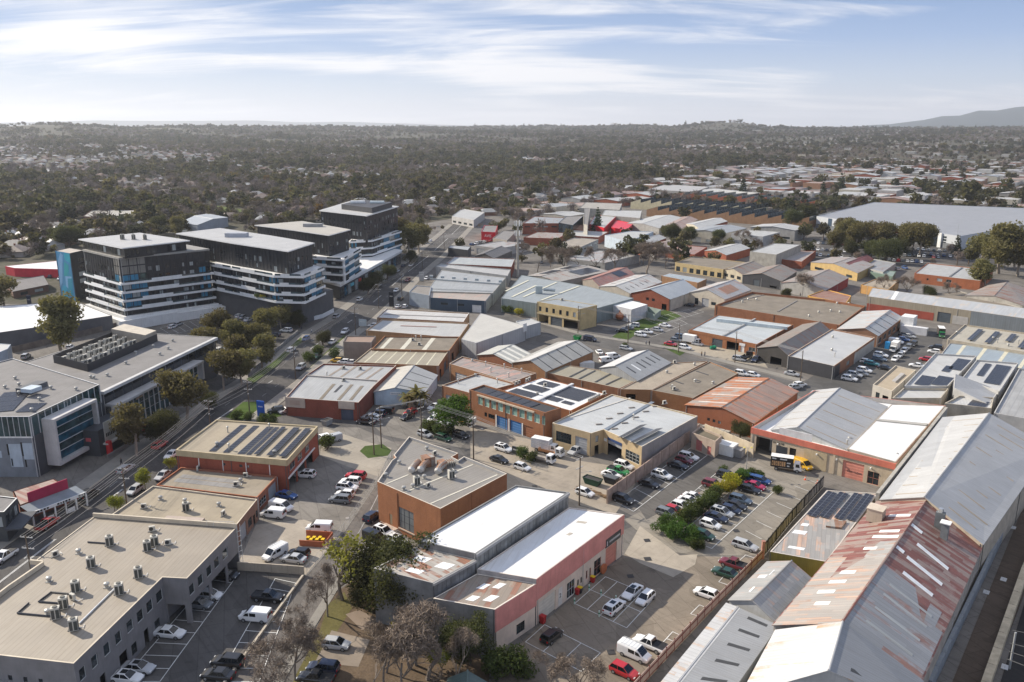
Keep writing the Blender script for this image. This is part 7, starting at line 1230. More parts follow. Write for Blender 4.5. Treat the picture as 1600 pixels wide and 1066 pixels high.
# small things in the yards
def bin_(base,lid,body,label,sc_=1.0,group=None,ang=0,z=0):
 r = root('wheelie_bin',P(*base,z),label,'bin',group,R(ang));m = MB();m.hexa([Vector((x*.85,y*.85,.06)) for x,y in ((-.28,-.3),(.28,-.3),(.28,.3),(-.28,.3))]+[Vector((x,y,1.0)) for x,y in ((-.28,-.34),(.28,-.34),(.28,.34),(-.28,.34))],paint(body,.5));part('tub',m,r,(0,0,0));m = MB();m.box((0,0,1.04),(.6,.74,.08),paint(lid,.5));part('lid',m,r,(0,0,0));m = MB();m.tube((-.3,.32,.12),(.3,.32,.12),.11,.11,TYRE,8);part('wheel',m,r,(0,0,0));r.scale = (sc_,)*3
YEL = (.70,.46,.01);REDB = (.45,.03,.03)
bin_((926,910),YEL,REDB,'yellow lidded red bin by the pink factory glass door',1.1,None,52);bin_((906,927),YEL,(.05,.05,.05),'yellow lidded dark bin by the number two door',1.1,None,52);bin_((902,929),REDB,REDB,'all red bin beside the number two door',1.0,None,52);bin_((848,974),REDB,REDB,'red bin at the corner of the white roller door',1.3,None,52)
cdm = root('cable_drum',P(943,896),'orange round drum leaning by the pink roller door','drum',None,R(52));m = MB();m.tube((0,-.15,.9),(0,.15,.9),.9,.9,paint((.45,.14,.06)),16);part('flange',m,cdm,(0,0,0));m = MB();m.tube((0,.15,.9),(0,.9,.9),.45,.45,paint((.35,.2,.1)),12);part('core',m,cdm,(0,0,0))
for k,(x,y) in enumerate(((897.5,944),(920.5,923),(939,931),(962,940),(936,964))):
 r = root('bollard',P(x,y),('pale green bollard at the corner of the painted bays towards the number two door','pale green bollard at the bay corner closest to the glass door','pale green bollard between the empty bays','pale green bollard in front of the white cars','pale green bollard at the nose of the tail out suv')[k],'bollard','bollards in the pink factory bays');m = MB();m.tube((0,0,0),(0,0,1.1),.13,.13,paint((.50,.60,.52)),8);part('post',m,r,(0,0,0));m = MB();m.tube((0,0,.55),(0,0,.8),.137,.137,paint((.05,.22,.12)),8);part('band',m,r,(0,0,0))
for (x,y),l in (((1258,750),'orange traffic cone ahead of the yellow van'),((1277,756),'orange traffic cone by the fence corner'),((1092,776),'orange traffic cone by the white sedans')):
 r = root('traffic_cone',P(x,y),l,'cone','traffic cones');m = MB();m.box((0,0,.04),(.5,.5,.08),paint((.6,.08,.02)));part('base',m,r,(0,0,0));m = MB();m.tube((0,0,.08),(0,0,.95),.2,.04,paint((.75,.12,.03)),10);part('cone',m,r,(0,0,0));m = MB();m.tube((0,0,.45),(0,0,.65),.135,.10,WHITE,10);part('band',m,r,(0,0,0))
def skip(base,ang,col,label,cover=None,L=4.2):
 r = root('skip_bin',P(*base),label,'skip',None,R(ang));c = paint(col,.5,.25);m = MB();lo = [Vector(q) for q in ((-L*.36,-.8,.1),(L*.36,-.8,.1),(L*.36,.8,.1),(-L*.36,.8,.1))];hi = [Vector(q) for q in ((-L/2,-.95,1.5),(L/2,-.95,1.5),(L/2,.95,1.5),(-L/2,.95,1.5))]
 for i in range(4): j = (i+1) % 4;m.poly((lo[i],lo[j],hi[j],hi[i]),c)
 m.poly(lo[::-1],c);part('tub',m,r,(0,0,0));m = MB();m.box((0,0,1.3 if not cover else 1.55),(L*.95,1.85,.1),cover or flat((.05,.045,.04)));part('cover' if cover else 'load',m,r,(0,0,0))
 for i in range(4): m = MB();j = (i+1) % 4;m.tube(hi[i],hi[j],.05,.05,c,5);part('rim',m,r,(0,0,0))
skip((926,757),A2_,(.015,.06,.035),'dark green skip behind the timber heap');skip((955,755),A2_,(.03,.032,.035),'black skip under a grey tarpaulin',paint((.09,.10,.11)),3.2);skip((511,664),60,(.30,.31,.31),'small grey skip beside the red brick workshop',None,2.6);skip((902,531),A2_,(.02,.35,.08),'bright green skip on the kerb before the yellow brick office',None,2.6)
tp = root('timber_heap',P(930,772),'heap of stacked brown timber and pallets by the street wall','timber heap',None,R(A2_));rr = random.Random(2)
for k in range(26): m = MB();m.box((rr.uniform(-4,4),rr.uniform(-.8,.8),.12+.12*(k//6)),(rr.uniform(1.6,3),.16,.1),barkmat((.22,.15,.09)),rz=rr.uniform(-.25,.25));part('plank',m,tp,(0,0,0))
en = root('bin_enclosure',P(495,848),'open orange enclosure holding yellow lidded bins','enclosure',None,R(-8));OR_ = paint((.40,.12,.055))
for c,d in (((0,1.5,.8),(5.2,.15,1.6)),((2.6,0,.8),(.15,3,1.6)),((-.4,-1.6,.6),(4.6,.15,1.2))): m = MB();m.box(c,d,OR_);part('panel',m,en,(0,0,0))
for k in range(6): bin_((482+k*4.6,847+(k % 2)*3.2),YEL,(.25,.2,.03),'yellow lidded bin inside the orange enclosure',1.0,'bins in the orange enclosure',-8)
for k,(x,l) in enumerate(((968,'copper vat beside the white cube store'),(981,'second copper vat by the grass edge'))):
 r = root('copper_vat',P(x,501),l,'vat','copper vats');cu = flat((.40,.15,.07),.3,.6);m = MB();pr = [(1.0,.5),(1.6,1.0),(1.8,1.8),(1.5,2.6),(.8,3.1),(.25,3.4)]
 for (a,z0),(b,z1) in zip(pr,pr[1:]): m.tube((0,0,z0),(0,0,z1),a,b,cu,14,False)
 part('kettle',m,r,(0,0,0));m = MB();m.tube((0,0,0),(0,0,.5),.9,1.0,flat((.1,.1,.1)),10);part('stand',m,r,(0,0,0));m = MB();m.tube((0,0,3.3),(0,0,4.3),.2,.15,cu,8);part('neck',m,r,(0,0,0))
def boxthing(name,base,dims,ang,mt,label,cat,top=None,z=0):
 r = root(name,P(*base,z),label,cat,None,R(ang));m = MB();m.box((0,0,dims[2]/2+.1),dims,mt,top=top);part('body',m,r,(0,0,0));m = MB()
 for x in (-.35,.35): m.box((x*dims[0],0,.05),(.3,dims[1]*.9,.1),flat((.08,.08,.08)))
 part('skid',m,r,(0,0,0));m = MB();m.box((dims[0]/2+.02,0,dims[2]*.48),(.04,dims[1]*.8,dims[2]*.8),paint(sc((.5,.5,.5),.8)));part('door',m,r,(0,0,0));return r
boxthing('cargo_trailer',(915,578),(5,2.4,2.5),20,paint((.62,.62,.61)),'white boxy trailer parked behind the tan gabled workshop','trailer');boxthing('cargo_trailer',(898,579),(5.5,2.2,1.6),20,WHITE,'long white covered trailer behind the tan gabled workshop','trailer')
boxthing('shipping_container',(1418,517),(6,4.5,5.8),B_,WHITE,'white stacked container cabin before the red brick base','container');boxthing('shipping_container',(1428,522),(9,2.4,2.8),A2_,paint((.62,.62,.63)),'white container wall closing the crowded car park','container');boxthing('garden_shed',(1135,709),(4.4,3.2,2.6),A2_,WHITE,'white steel shed before the cream boundary wall','shed');boxthing('storage_cage',(1150,712),(3.4,2.4,1.9),A2_,paint((.24,.23,.22)),'grey mesh cage beside the white steel shed','cage')
ps = root('pallet_stack',P(1119,676),'stacked grey pallets behind the orange rusted warehouse','pallets',None,R(A2_))
for i in range(5):
 for j in range(5): m = MB();m.box((i*1.5-3,0,.1+j*.24),(1.3,1.2,.16),paint((.36,.34,.30),.9,.3));part('pallet',m,ps,(0,0,0))
boxthing('blue_drum_rack',(1386,545),(1.6,1.4,2.4),B_,paint((.02,.22,.50)),'bright blue stacked drums by the workshop wall','drums')
wlb = root('boundary_wall',P(1155,700),'cream wall stepping down to the salmon fascia dock','wall');a,c = P(1100,680),P(1176,716);d = (c-a).normalized()
for k in range(5): m = MB();box3(m,a,d,Vector((-d.y,d.x,0)),k*(c-a).length/5+.03,(k+1)*(c-a).length/5-.03,0,.25,0,3.0+.12*k,paint((.50,.42,.31),.8,.15));part('wall_panel',m,wlb)
fk = root('forklift',P(1114,546),'green forklift at the orange brick garage door','forklift',None,R(200));m = MB();m.box((0,0,.75),(2,1.1,.9),paint((.02,.30,.16)));part('body',m,fk,(0,0,0));m = MB()
for x in (-.6,.6): [m.tube((x,y,1.2),(x*.8,y,2.2),.05,.05,BLK,4) for y in (-.5,.5)]
m.box((0,0,2.22),(1.2,1.1,.06),BLK);part('cage',m,fk,(0,0,0));m = MB();[m.tube((1.1,y,.1),(1.1,y,2.4),.07,.07,BLK,4) for y in (-.4,.4)];part('mast',m,fk,(0,0,0))
for sx in (-.65,.65):
 for sy in (-1,1): ob('wheel',wheel_mesh(.32),fk,loc=(sx,sy*.55,.32))
# people: one continuous skinned body each, with hair and clothes colours as separate children
def person(base,ang,label,top,legs,stride=.25):
 r = root('person',P(*base),label,'person',None,R(ang))
 V = [(0,0,.95),(0,0,1.2),(0,0,1.42),(0,0,1.52),(0,.02,1.66),(-.17,0,1.42),(-.24,.03,1.15),(-.25,.12,.9),(.17,0,1.42),(.24,-.03,1.15),(.25,.06,.9),(-.1,0,.9),(-.11,stride*.5,.5),(-.11,stride*.6,.08),(-.11,stride*.6+.16,.04),(.1,0,.9),(.11,-stride*.3,.5),(.11,-stride,.1),(.11,-stride+.16,.04),(0,.02,1.74)]
 E_ = [(0,1),(1,2),(2,3),(3,4),(4,19),(2,5),(5,6),(6,7),(2,8),(8,9),(9,10),(0,11),(11,12),(12,13),(13,14),(0,15),(15,16),(16,17),(17,18)]
 rad = [.15,.14,.15,.06,.10,.07,.05,.04,.07,.05,.04,.10,.075,.05,.045,.10,.075,.05,.045,.08]
 me = bpy.data.meshes.new('body');me.from_pydata(V,E_,[]);me.materials.append(flat(top));o = ob('body',me,r);sk = o.modifiers.new('s','SKIN')
 for i,q in enumerate(rad): me.skin_vertices[0].data[i].radius = (q,q*.85)
 me.skin_vertices[0].data[0].use_root = True;o.modifiers.new('b','SUBSURF').render_levels = 1
 m = MB();m.tube((0,.01,1.68),(0,.0,1.80),.11,.07,flat((.03,.02,.015)),8);part('hair',m,r,(0,0,0));m = MB()
 for s,y0,y1 in ((-1,stride*.5,stride*.6),(1,-stride*.3,-stride)): m.tube((s*.09,0,.96),(s*.11,y0,.5),.115,.09,flat(legs),7);m.tube((s*.11,y0,.5),(s*.11,y1,.12),.088,.07,flat(legs),7)
 part('trousers',m,r,(0,0,0));m = MB();m.tube((0,.02,1.60),(0,.02,1.70),.105,.1,flat((.45,.27,.19)),8);part('face',m,r,(0,0,0))
person((1009.5,539),150,'person in pale top walking on the middle street footpath',(.35,.35,.36),(.03,.03,.05));person((1014.5,540),150,'person in black walking beside the pale topped one',(.02,.02,.025),(.02,.02,.03));person((1096,557),-30,'person in tan jacket on the garage driveway',(.28,.18,.10),(.03,.03,.04));person((1101,557),-30,'person in grey walking by the tan jacketed one',(.25,.24,.23),(.05,.05,.07));person((487,521),80,'person in white crossing by the sunken driveway',(.6,.6,.6),(.05,.06,.1));person((471,516),80,'person in dark clothes by the charcoal podium',(.04,.04,.05),(.03,.03,.04));person((190,727),80,'person in black on the footpath at the red pillars',(.02,.02,.02),(.02,.02,.03))
# ---------------------------------------------------------------- trees and shrubs near the camera
def cloud(blobs,n,size,seed,mat,flatz=.75,core=.55,twig=False,name='crown'):
 g = np.random.default_rng(seed);vol = np.array([b[3]**2 for b in blobs]);pick = g.choice(len(blobs),n,p=vol/vol.sum());B = np.array(blobs)
 d = g.normal(size=(n,3));d /= np.linalg.norm(d,axis=1)[:,None];r = core+(1-core)*g.random(n)**.7;r *= 1+.18*np.sin(d[:,0]*5+seed)*np.cos(d[:,1]*4+d[:,2]*5)
 pos = B[pick,:3]+d*(B[pick,3]*r)[:,None]*np.array([1,1,flatz]);a = g.normal(size=(n,3));a /= np.linalg.norm(a,axis=1)[:,None]
 b = np.cross(a,d+g.normal(size=(n,3))*.6);b /= np.linalg.norm(b,axis=1)[:,None]+1e-9;s = size*(.55+.9*g.random(n))[:,None];w = s*(.10 if twig else .62)
 v = np.stack([pos-a*s*.5-b*w*.3,pos-b*w*.0+a*0+b*w*-.5,pos+a*s*.5,pos+b*w*.5],1).reshape(-1,3);f = np.arange(4*n).reshape(-1,4)
 me = bpy.data.meshes.new(name);me.from_pydata(v.tolist(),[],f.tolist());me.materials.append(mat);return me
def limbs(seed,h,levels,r0,mat,spread=.5,nb=(3,4),first=.35,gnarl=.12,n=5,up=.25,keep=None):
 rr = random.Random(seed);m = MB();tips = []
 def grow(p,d,L,r,lv):
  k = 3 if lv == 0 else 2;q = p
  for i in range(k):
   d2 = (d+Vector((rr.gauss(0,gnarl),rr.gauss(0,gnarl),rr.gauss(0,gnarl)*.5+up*.15))).normalized();e = q+d2*(L/k);m.tube(q,e,r*(1-.25*i/k),r*(1-.25*(i+1)/k),mat,n if lv < 2 else 3,False);q = e;d = d2
  if lv >= levels: tips.append(q);return
  for j in range(rr.randint(*nb)):
   ax = d.orthogonal().normalized();ax.rotate(Matrix.Rotation(rr.uniform(0,6.28),3,d));nd = (d*(1-spread*.5)+ax*spread*rr.uniform(.7,1.3)+Vector((0,0,up*.4))).normalized();grow(lerp(p,q,rr.uniform(.55,1)),nd,L*rr.uniform(.58,.78),r*.55,lv+1)
 grow(Vector((0,0,0)),Vector((0,0,1)),h*first,r0,0);return m,tips
TREEP = {}
def tree_proto(kind,seed):
 k = (kind,seed)
 if k in TREEP: return TREEP[k]
 g = random.Random(seed*31+len(kind))
 if kind == 'gum':
  tm,tips = limbs(seed,10,2,.20,barkmat((.30,.25,.20)),.55,(3,4),.30,.1);bl = [(t.x,t.y,t.z+.2,g.uniform(1.1,1.9)) for t in tips]+[(t.x*.8,t.y*.8,t.z*.66,g.uniform(.9,1.5)) for t in tips[::2]]+[(0,0,5,1.6)]
  cm = cloud(bl,5600,.36,seed,leafmat((.122,.106,.050),.42,.02),.72,.25)
 elif kind == 'bare':
  tm,tips = limbs(seed,8.5,5,.12,barkmat((.20,.165,.135)),.62,(2,3),.30,.13,up=.3);bl = [(t.x,t.y,t.z,.55) for t in tips[::2]];cm = cloud(bl,4200,.36,seed,barkmat((.19,.15,.118)),1,.1,True)
 elif kind == 'budding':
  tm,tips = limbs(seed,8,4,.15,barkmat((.20,.165,.14)),.6,(2,3),.32,.12,up=.3);bl = [(t.x,t.y,t.z,.7) for t in tips];cm = cloud(bl,700,.30,seed,leafmat((.16,.15,.03),.3,.03),1,.1)
 elif kind == 'dark':
  tm,tips = limbs(seed,8,2,.25,barkmat((.12,.09,.07)),.5,(3,4),.3,.1);bl = [(t.x*1.0,t.y*1.0,t.z-.3,g.uniform(1.2,1.8)) for t in tips]+[(.3,0,3.6,1.7),(1.4,.6,2.6,1.3),(-1.4,-.7,2.4,1.3),(.2,1.5,1.9,1.1),(-.3,-1.6,5.0,1.0)];cm = cloud(bl,13000,.21,seed,leafmat((.058,.062,.024),.45,.02),.95,.3)
 elif kind == 'round':
  tm,tips = limbs(seed,5,1,.22,barkmat((.12,.09,.07)),.4,(3,3),.3,.1);bl = [(0,0,3.9,2.7)]+[(g.uniform(-1.8,1.8),g.uniform(-1.8,1.8),g.uniform(3.0,5.4),g.uniform(.9,1.5)) for _ in range(9)];cm = cloud(bl,7500,.32,seed,leafmat((.055,.115,.016),.35,.02),.9,.55)
 elif kind == 'shrub':
  tm = MB();[tm.tube((0,0,0),(g.uniform(-.6,.6),g.uniform(-.6,.6),1.2),.05,.03,barkmat((.12,.09,.07)),4) for _ in range(4)];bl = [(g.uniform(-.7,.7),g.uniform(-.7,.7),g.uniform(.6,1.5),g.uniform(.6,.95)) for _ in range(6)];cm = cloud(bl,2000,.19,seed,leafmat((.060,.082,.024),.35,.03),.85,.4)
 elif kind == 'fern':
  tm = MB();[tm.tube((0,0,0),(g.uniform(-.8,.8),g.uniform(-.8,.8),1.6),.07,.04,barkmat((.14,.11,.09)),4) for _ in range(4)];bl = [(g.uniform(-1.1,1.1),g.uniform(-1.1,1.1),g.uniform(1.0,2.4),g.uniform(.7,1.1)) for _ in range(8)];cm = cloud(bl,3000,.20,seed,leafmat((.055,.115,.024),.4,.03),.85,.4)
 elif kind == 'gold':
  tm = MB();[tm.tube((0,0,0),(g.uniform(-.5,.5),g.uniform(-.5,.5),1.0),.05,.03,barkmat((.12,.09,.07)),4) for _ in range(3)];bl = [(g.uniform(-.6,.6),g.uniform(-.6,.6),g.uniform(.7,1.4),g.uniform(.6,.9)) for _ in range(5)];cm = cloud(bl,1800,.18,seed,leafmat((.26,.23,.025),.25,.03),.85,.5)
 elif kind == 'young':
  tm,tips = limbs(seed,4,2,.07,barkmat((.16,.12,.09)),.45,(2,3),.4,.1);bl = [(t.x,t.y,t.z,.7) for t in tips]+[(0,0,2.6,1.0)];cm = cloud(bl,1900,.20,seed,leafmat((.16,.16,.025),.3,.03),1.1,.3)
 elif kind == 'palm':
  tm = MB();[tm.tube((0,0,k*.6),(.05*k,0,k*.6+.62),.18-.01*k,.17-.01*k,barkmat((.2,.16,.12)),7) for k in range(6)];me = MB();fm = leafmat((.12,.105,.03),.3,.03)
  for k in range(22):
   a = k*2.4;el = .9-.07*k;pr = Vector((.3,0,3.7));dr = Vector((math.cos(a)*math.cos(el),math.sin(a)*math.cos(el),math.sin(el)));sd_ = Vector((-math.sin(a),math.cos(a),0))
   for i in range(5): dr = (dr+Vector((0,0,-.22))).normalized();q = pr+dr*.55;w0,w1 = .42*(1-abs(i-1.5)/4),.42*(1-abs(i-.5)/4);me.poly([pr-sd_*w0,pr+sd_*w0,q+sd_*w1,q-sd_*w1],fm);pr = q
  cm = me.mesh('crown')
 elif kind == 'pine':
  tm = MB();tm.tube((0,0,0),(0,0,13),.3,.05,barkmat((.12,.09,.07)),6);bl = [(g.uniform(-.3,.3),g.uniform(-.3,.3),1.5+i*1.15,2.6*(1-i/11.5)+.25) for i in range(11)];cm = cloud(bl,2200,.55,seed,leafmat((.026,.040,.020),.35,.01),.5,.5)
 tme = tm.mesh('trunk');H_ = {'gum': 11.5,'bare': 9.5,'budding': 9,'dark': 9.5,'round': 6.6,'shrub': 2.3,'fern': 3.0,'gold': 2.1,'young': 5.0,'palm': 5.2,'pine': 14}[kind];W_ = {'gum': 10,'bare': 9.5,'budding': 8,'dark': 9.5,'round': 6.8,'shrub': 2.8,'fern': 3.4,'gold': 2.6,'young': 3.4,'palm': 5,'pine': 6}[kind]
 co = np.empty(len(cm.vertices)*3,np.float32);cm.vertices.foreach_get('co',co);co = co.reshape(-1,3);z1 = np.percentile(co[:,2],98.5);w1 = np.percentile(np.abs(co[:,:2]),97)*2
 for me in (tme,cm):
  c = np.empty(len(me.vertices)*3,np.float32);me.vertices.foreach_get('co',c);c = c.reshape(-1,3)*np.array([W_/w1,W_/w1,H_/z1],np.float32);me.vertices.foreach_set('co',c.ravel());me.update()
 TREEP[k] = (tme,cm);return TREEP[k]
TN = {'gum': ('gum_tree','tree'),'bare': ('bare_tree','tree'),'budding': ('budding_tree','tree'),'dark': ('evergreen_tree','tree'),'round': ('round_tree','tree'),'shrub': ('shrub','shrub'),'fern': ('hedge_shrub','shrub'),'gold': ('golden_shrub','shrub'),'young': ('young_tree','tree'),'palm': ('palm_tree','palm'),'pine': ('conifer_tree','tree')}
def tree(kind,seed,base,scale,label,group,rz=None,world=None,sz=None,mat=None):
 w = world if world is not None else P(*base);tm,cm = tree_proto(kind,seed);n,c = TN[kind];r = root(n,w,label,c,group,random.uniform(0,6.28) if rz is None else rz);r.scale = (scale,scale,sz or scale)
 ob('trunk',tm,r);o = ob('crown',cm,r)
 if mat: setcol(o,mat)
 return r
BT = 'bare street trees along the lane';SG = 'gums along the main street'
for q in [('budding',1,(535,938),1.15,'budding half leafed tree at the top of the lane row',BT),('bare',1,(512,964),.85,'bare tree second down the lane row',BT),('bare',2,(491,1018),.9,'bare tree beside the lone silver hatchback',BT),('bare',3,(462,1064),.92,'bare tree at the picture edge of the lane row',BT),('bare',4,(425,1100),.9,'bare tree whose twigs rise from below the picture edge',BT),
 ('bare',5,(668,1062),1.25,'widest bare tree in the garden under the grey bays','garden trees below the factory'),('bare',3,(600,1075),.95,'bare garden tree beside the yellow green budding one','garden trees below the factory'),('bare',4,(650,1040),.9,'bare garden tree against the grey bay walls','garden trees below the factory'),('bare',2,(575,1095),.9,'bare garden tree lowest by the dirt bays','garden trees below the factory'),('bare',1,(632,1085),1.0,'bare garden tree at the bottom beside the widest one','garden trees below the factory'),('budding',2,(604,1052),.85,'yellow green budding tree in the garden','garden trees below the factory'),('bare',2,(705,1090),.95,'bare garden tree behind the green roof corner','garden trees below the factory'),('dark',3,(735,1040),.72,'narrow dull green tree against the grey bay wall','garden trees below the factory'),('young',2,(690,1056),.9,'light green leafy tree under the widest bare tree','garden trees below the factory'),('bare',3,(862,1080),.62,'pale twiggy tree in front of the black hatchback','garden trees below the factory'),('bare',4,(905,1105),.75,'pale twiggy tree at the bottom of the factory car park','garden trees below the factory'),('shrub',2,(815,1052),1.5,'bushy shrub at the pink front bay corner','garden trees below the factory'),('shrub',1,(785,1062),1.8,'dense dark shrub at the foot of the front bay','garden trees below the factory'),
 ('dark',1,(590,932),.92,'big dark evergreen hiding the rusty end bay','dark evergreens by the white hall'),('dark',2,(640,945),1.12,'taller dark evergreen against the rusty end bay','dark evergreens by the white hall'),('dark',3,(618,968),1.02,'dark evergreen leaning over the dirt garden','dark evergreens by the white hall'),('dark',2,(657,972),.74,'smaller dark evergreen beside the front bay','dark evergreens by the white hall'),
 ('gum',1,(292,655),1.14,'full olive gum in front of the brick shopfront',SG),('gum',2,(213,712),1.01,'bronze gum beside the entrance panels',SG),('dark',1,(252,692),0.84,'dark tree between two olive gums',SG),('gum',3,(350,610),1.01,'gum at the corner of the long office',SG),('gum',1,(378,600),0.88,'slim gum beyond the long office corner',SG),('gum',2,(410,575),0.97,'gum clump on the verge wall',SG),('gum',3,(322,560),0.88,'low gum behind the long office eaves',SG),('gum',1,(345,532),0.92,'gum in the apartment car park',SG),('gum',2,(372,548),0.97,'round gum in the apartment car park middle',SG),('gum',3,(421,530),0.97,'bronze gum above the parked slate wagon',SG),('dark',2,(468,512),0.66,'dark slim tree at the podium corner',SG),('gum',1,(398,548),0.84,'small gum beside the verge wall',SG),
 ('gum',2,(365,575),0.88,'gum between the verge wall and long office',SG),('gum',3,(300,600),0.75,'half hidden gum behind the full olive gum',SG),('dark',3,(330,640),0.53,'small dark tree at the kerb by the red brick block',SG),('gum',1,(440,515),0.75,'gum by the podium wall fence',SG),('dark',1,(505,540),0.53,'dark shrub tree on the striped shop verge',SG),
 ('dark',1,(578,955),.55,'small dark evergreen on the lane side of the clump','dark evergreens by the white hall'),('shrub',3,(650,1000),1.6,'dull shrub under the dark evergreens','garden trees below the factory'),('budding',1,(640,1045),.8,'budding twiggy tree between the bare garden trees','garden trees below the factory'),
 ('gum',2,(96,552),1.75,'large spreading gum before the charcoal warehouse','large gums'),('gum',3,(8,490),1.3,'gum at the picture edge before the brown house','large gums'),
 ('young',1,(228,768),1.0,'bright yellow green street tree by the shop parapet','young trees on the main street'),('young',2,(270,742),.8,'young street tree below the fascia corner','young trees on the main street'),('young',1,(182,808),.9,'young street tree at the back parapet of the grey office','young trees on the main street'),
 ('round',1,(707,676),1.3,'dense round bright green tree before the brick office','green trees'),('palm',1,(640,642),1.0,'palm at the pale blue shed doorway','palms at the pale blue shed'),('palm',2,(652,638),1.15,'taller palm beside the pale blue shed','palms at the pale blue shed'),('palm',3,(633,637),.8,'short palm against the pale blue wall','palms at the pale blue shed'),('palm',1,(661,640),.95,'palm closest to the lane at the pale blue shed','palms at the pale blue shed'),('bare',2,(656,648),.45,'twiggy shrub among the palms','palms at the pale blue shed'),
 ('dark',3,(1155,688),.5,'grey green tree beside the salmon fascia end','green trees'),
 ('dark',2,(1228,470),.55,'dark round bush beside the red machines','green trees'),('bare',5,(1250,462),1.1,'bare tree standing by the red machines','bare trees of the estate'),('bare',1,(1380,462),1.0,'bare tree behind the long cream warehouse','bare trees of the estate'),('dark',1,(1453,470),.65,'green bush tree behind the silver warehouse roof','green trees'),('bare',3,(1480,470),.9,'brown bare tree before the red brick hall','bare trees of the estate'),('bare',4,(1415,465),1.0,'wide bare tree behind the silver roof','bare trees of the estate')]: tree(*q)
for i,(x,y,s) in enumerate([(880,428,1.5),(905,425,1.4),(930,428,1.5),(960,425,1.3),(1010,432,1.9),(1040,420,1.2),(840,425,1.4),(860,418,1.3),(815,410,1.2),(1000,415,1.4)]): tree('bare',1+i % 5,(x,y),s,'large bare street tree behind the solar gable roofs','large bare trees on the cross street')
HS = 'hedge between the two car rows'
for i,(k,x,y,s) in enumerate([('fern',1034,832,1.15),('fern',1047,836,1.1),('fern',1060,842,1.15),('fern',1072,847,1.1),('fern',1080,852,1.0),('shrub',1066,818,1.1),('shrub',1074,812,1.2),('shrub',1083,805,1.2),('shrub',1091,799,1.2),('shrub',1100,793,1.2),('shrub',1107,787,1.2),('shrub',1114,782,1.15),('shrub',1120,778,1.1),('gold',1127,773,1.3),('gold',1136,770,1.2),('gold',1144,761,1.4),('fern',1162,751,1.0),('shrub',1153,754,.9),('shrub',1176,746,.9),('shrub',1130,741,.8),('shrub',1187,748,.8),('shrub',1216,773,.8),('shrub',1090,858,.9)]):
 tree(k,1+i % 3,(x,y),s,{'fern': 'bright green leafy hedge shrub','shrub': 'dull olive hedge shrub','gold': 'clipped golden yellow shrub'}[k]+' dividing the car rows',HS)
for i,(x,y,s,l) in enumerate([(511,703,1.5,'clipped hedge beside the red brick block'),(667,672,1.2,'low hedge at the palm garden'),(675,676,1.2,'low hedge before the round tree'),(685,679,1.2,'low hedge by the silver hatchback'),(700,681,1.2,'low hedge below the round tree'),(370,655,1.1,'verge shrub near the blue pylon'),(392,657,1.0,'verge shrub under the red signboard wall'),(410,660,1.1,'verge shrub beside the pole'),(425,662,1.0,'verge shrub at the workshop corner'),(500,556,1.6,'bushy street shrub by the striped shops'),(523,558,1.3,'dark street shrub beside the taupe cube'),(483,565,1.4,'rounded street shrub on the verge'),(818,715,1.2,'straggly shrub at the tipper trucks'),(830,722,1.1,'straggly shrub before the tipper trucks'),(800,490,1.5,'dark shrub under the factory awning'),(790,488,1.4,'shrub before the factory awning'),(810,494,1.5,'yellow green shrub at the factory awning'),(975,545,.9,'low shrub on the middle street verge'),(640,615,1.0,'shrub beside the pale blue gable')]): tree('gold' if l.startswith('yellow') else 'shrub',1+i % 3,(x,y),s,l,'low shrubs along the streets')
for i,(x,y) in enumerate(((407,469),(414,470),(421,471),(428,471),(436,472),(444,472),(452,471),(360,453),(366,456),(372,459),(350,451))):
 w = P(x,y,9.6);tree('gold' if i % 3 else 'shrub',1+i % 3,None,1.1,'potted looking terrace shrub on the charcoal podium edge','terrace shrubs on the podium',world=w+Vector((-1.2,1.2,0)))
# green roofed corner at the bottom edge
gr = Bld('house','dark green hip roofed corner peeping in at the bottom edge',[(690,1100),(770,1112),(760,1068),(702,1062)],3.4,paint((.10,.12,.11)),metalroof((.11,.16,.15)),gable=(0,1.4,.5))
# ---------------------------------------------------------------- the estate beyond, the suburbs, the forested ridge
FOOT = []
def taken(x,y,r): return any((x-a)**2+(y-b)**2 < (r+c)**2 for a,b,c in FOOT)
for o in COL.objects:
 if o.parent is None and o.get('category') in ('building','office','apartments','house','shop','truck','ute','car') : FOOT.append((o.location.x,o.location.y,5 if o.get('category') in ('car','truck','ute') else 24 if o.get('category') == 'apartments' else 16))
for a,b in zip(MAIN,MAIN[1:]):
 for t in (0,.25,.5,.75): FOOT.append((a[0]+(b[0]-a[0])*t,a[1]+(b[1]-a[1])*t,10))
FARG = 'sheds in the further estate'
def fshed(px,h,wall,roof,label,gable=None,name='warehouse',par=.3,ops=None,**k):
 b = Bld(name,label,px,h,wall,roof,par=par,gable=gable,ops=ops,**k);rr = max((q-b.c).xy.length for q in b.p);FOOT.append((b.c.x,b.c.y,rr*.8));return b
RBR = brick((.33,.10,.055));CON = paint((.34,.33,.31),.8,.2);WH2 = metalroof((.60,.60,.58),0);GY2 = metalroof((.40,.42,.43),.05);WD = lambda n,z0=1.2,z1=2.8: [('win',(k+.2)/n,(k+.8)/n,z0,z1) for k in range(n)]
fshed([(945,367.5),(979,378),(1021,362),(985,361)],7.5,paint((.46,.53,.60)),WH2,'pale blue grey box warehouse on the cross street')
fshed([(979,381),(1000,388),(1041,372),(1018,369)],4.6,RBR,WH2,'red brick workshop behind the pale blue grey box',gable=(0,1.6,.5),ops={0: WD(3)})
fshed([(1000,385),(1022,392),(1070,380),(1045,376)],4,CON,metalroof((.52,.48,.44),.25),'faded low shed behind the pale box',gable=(0,1.4,.5))
fshed([(866,383),(903,388),(935,374),(898,371)],6,CON,membrane((.40,.36,.31)),'taupe concrete office with roof plant on the cross street',ops={0: WD(6,3.4,4.8),1: WD(4,3.4,4.8)})
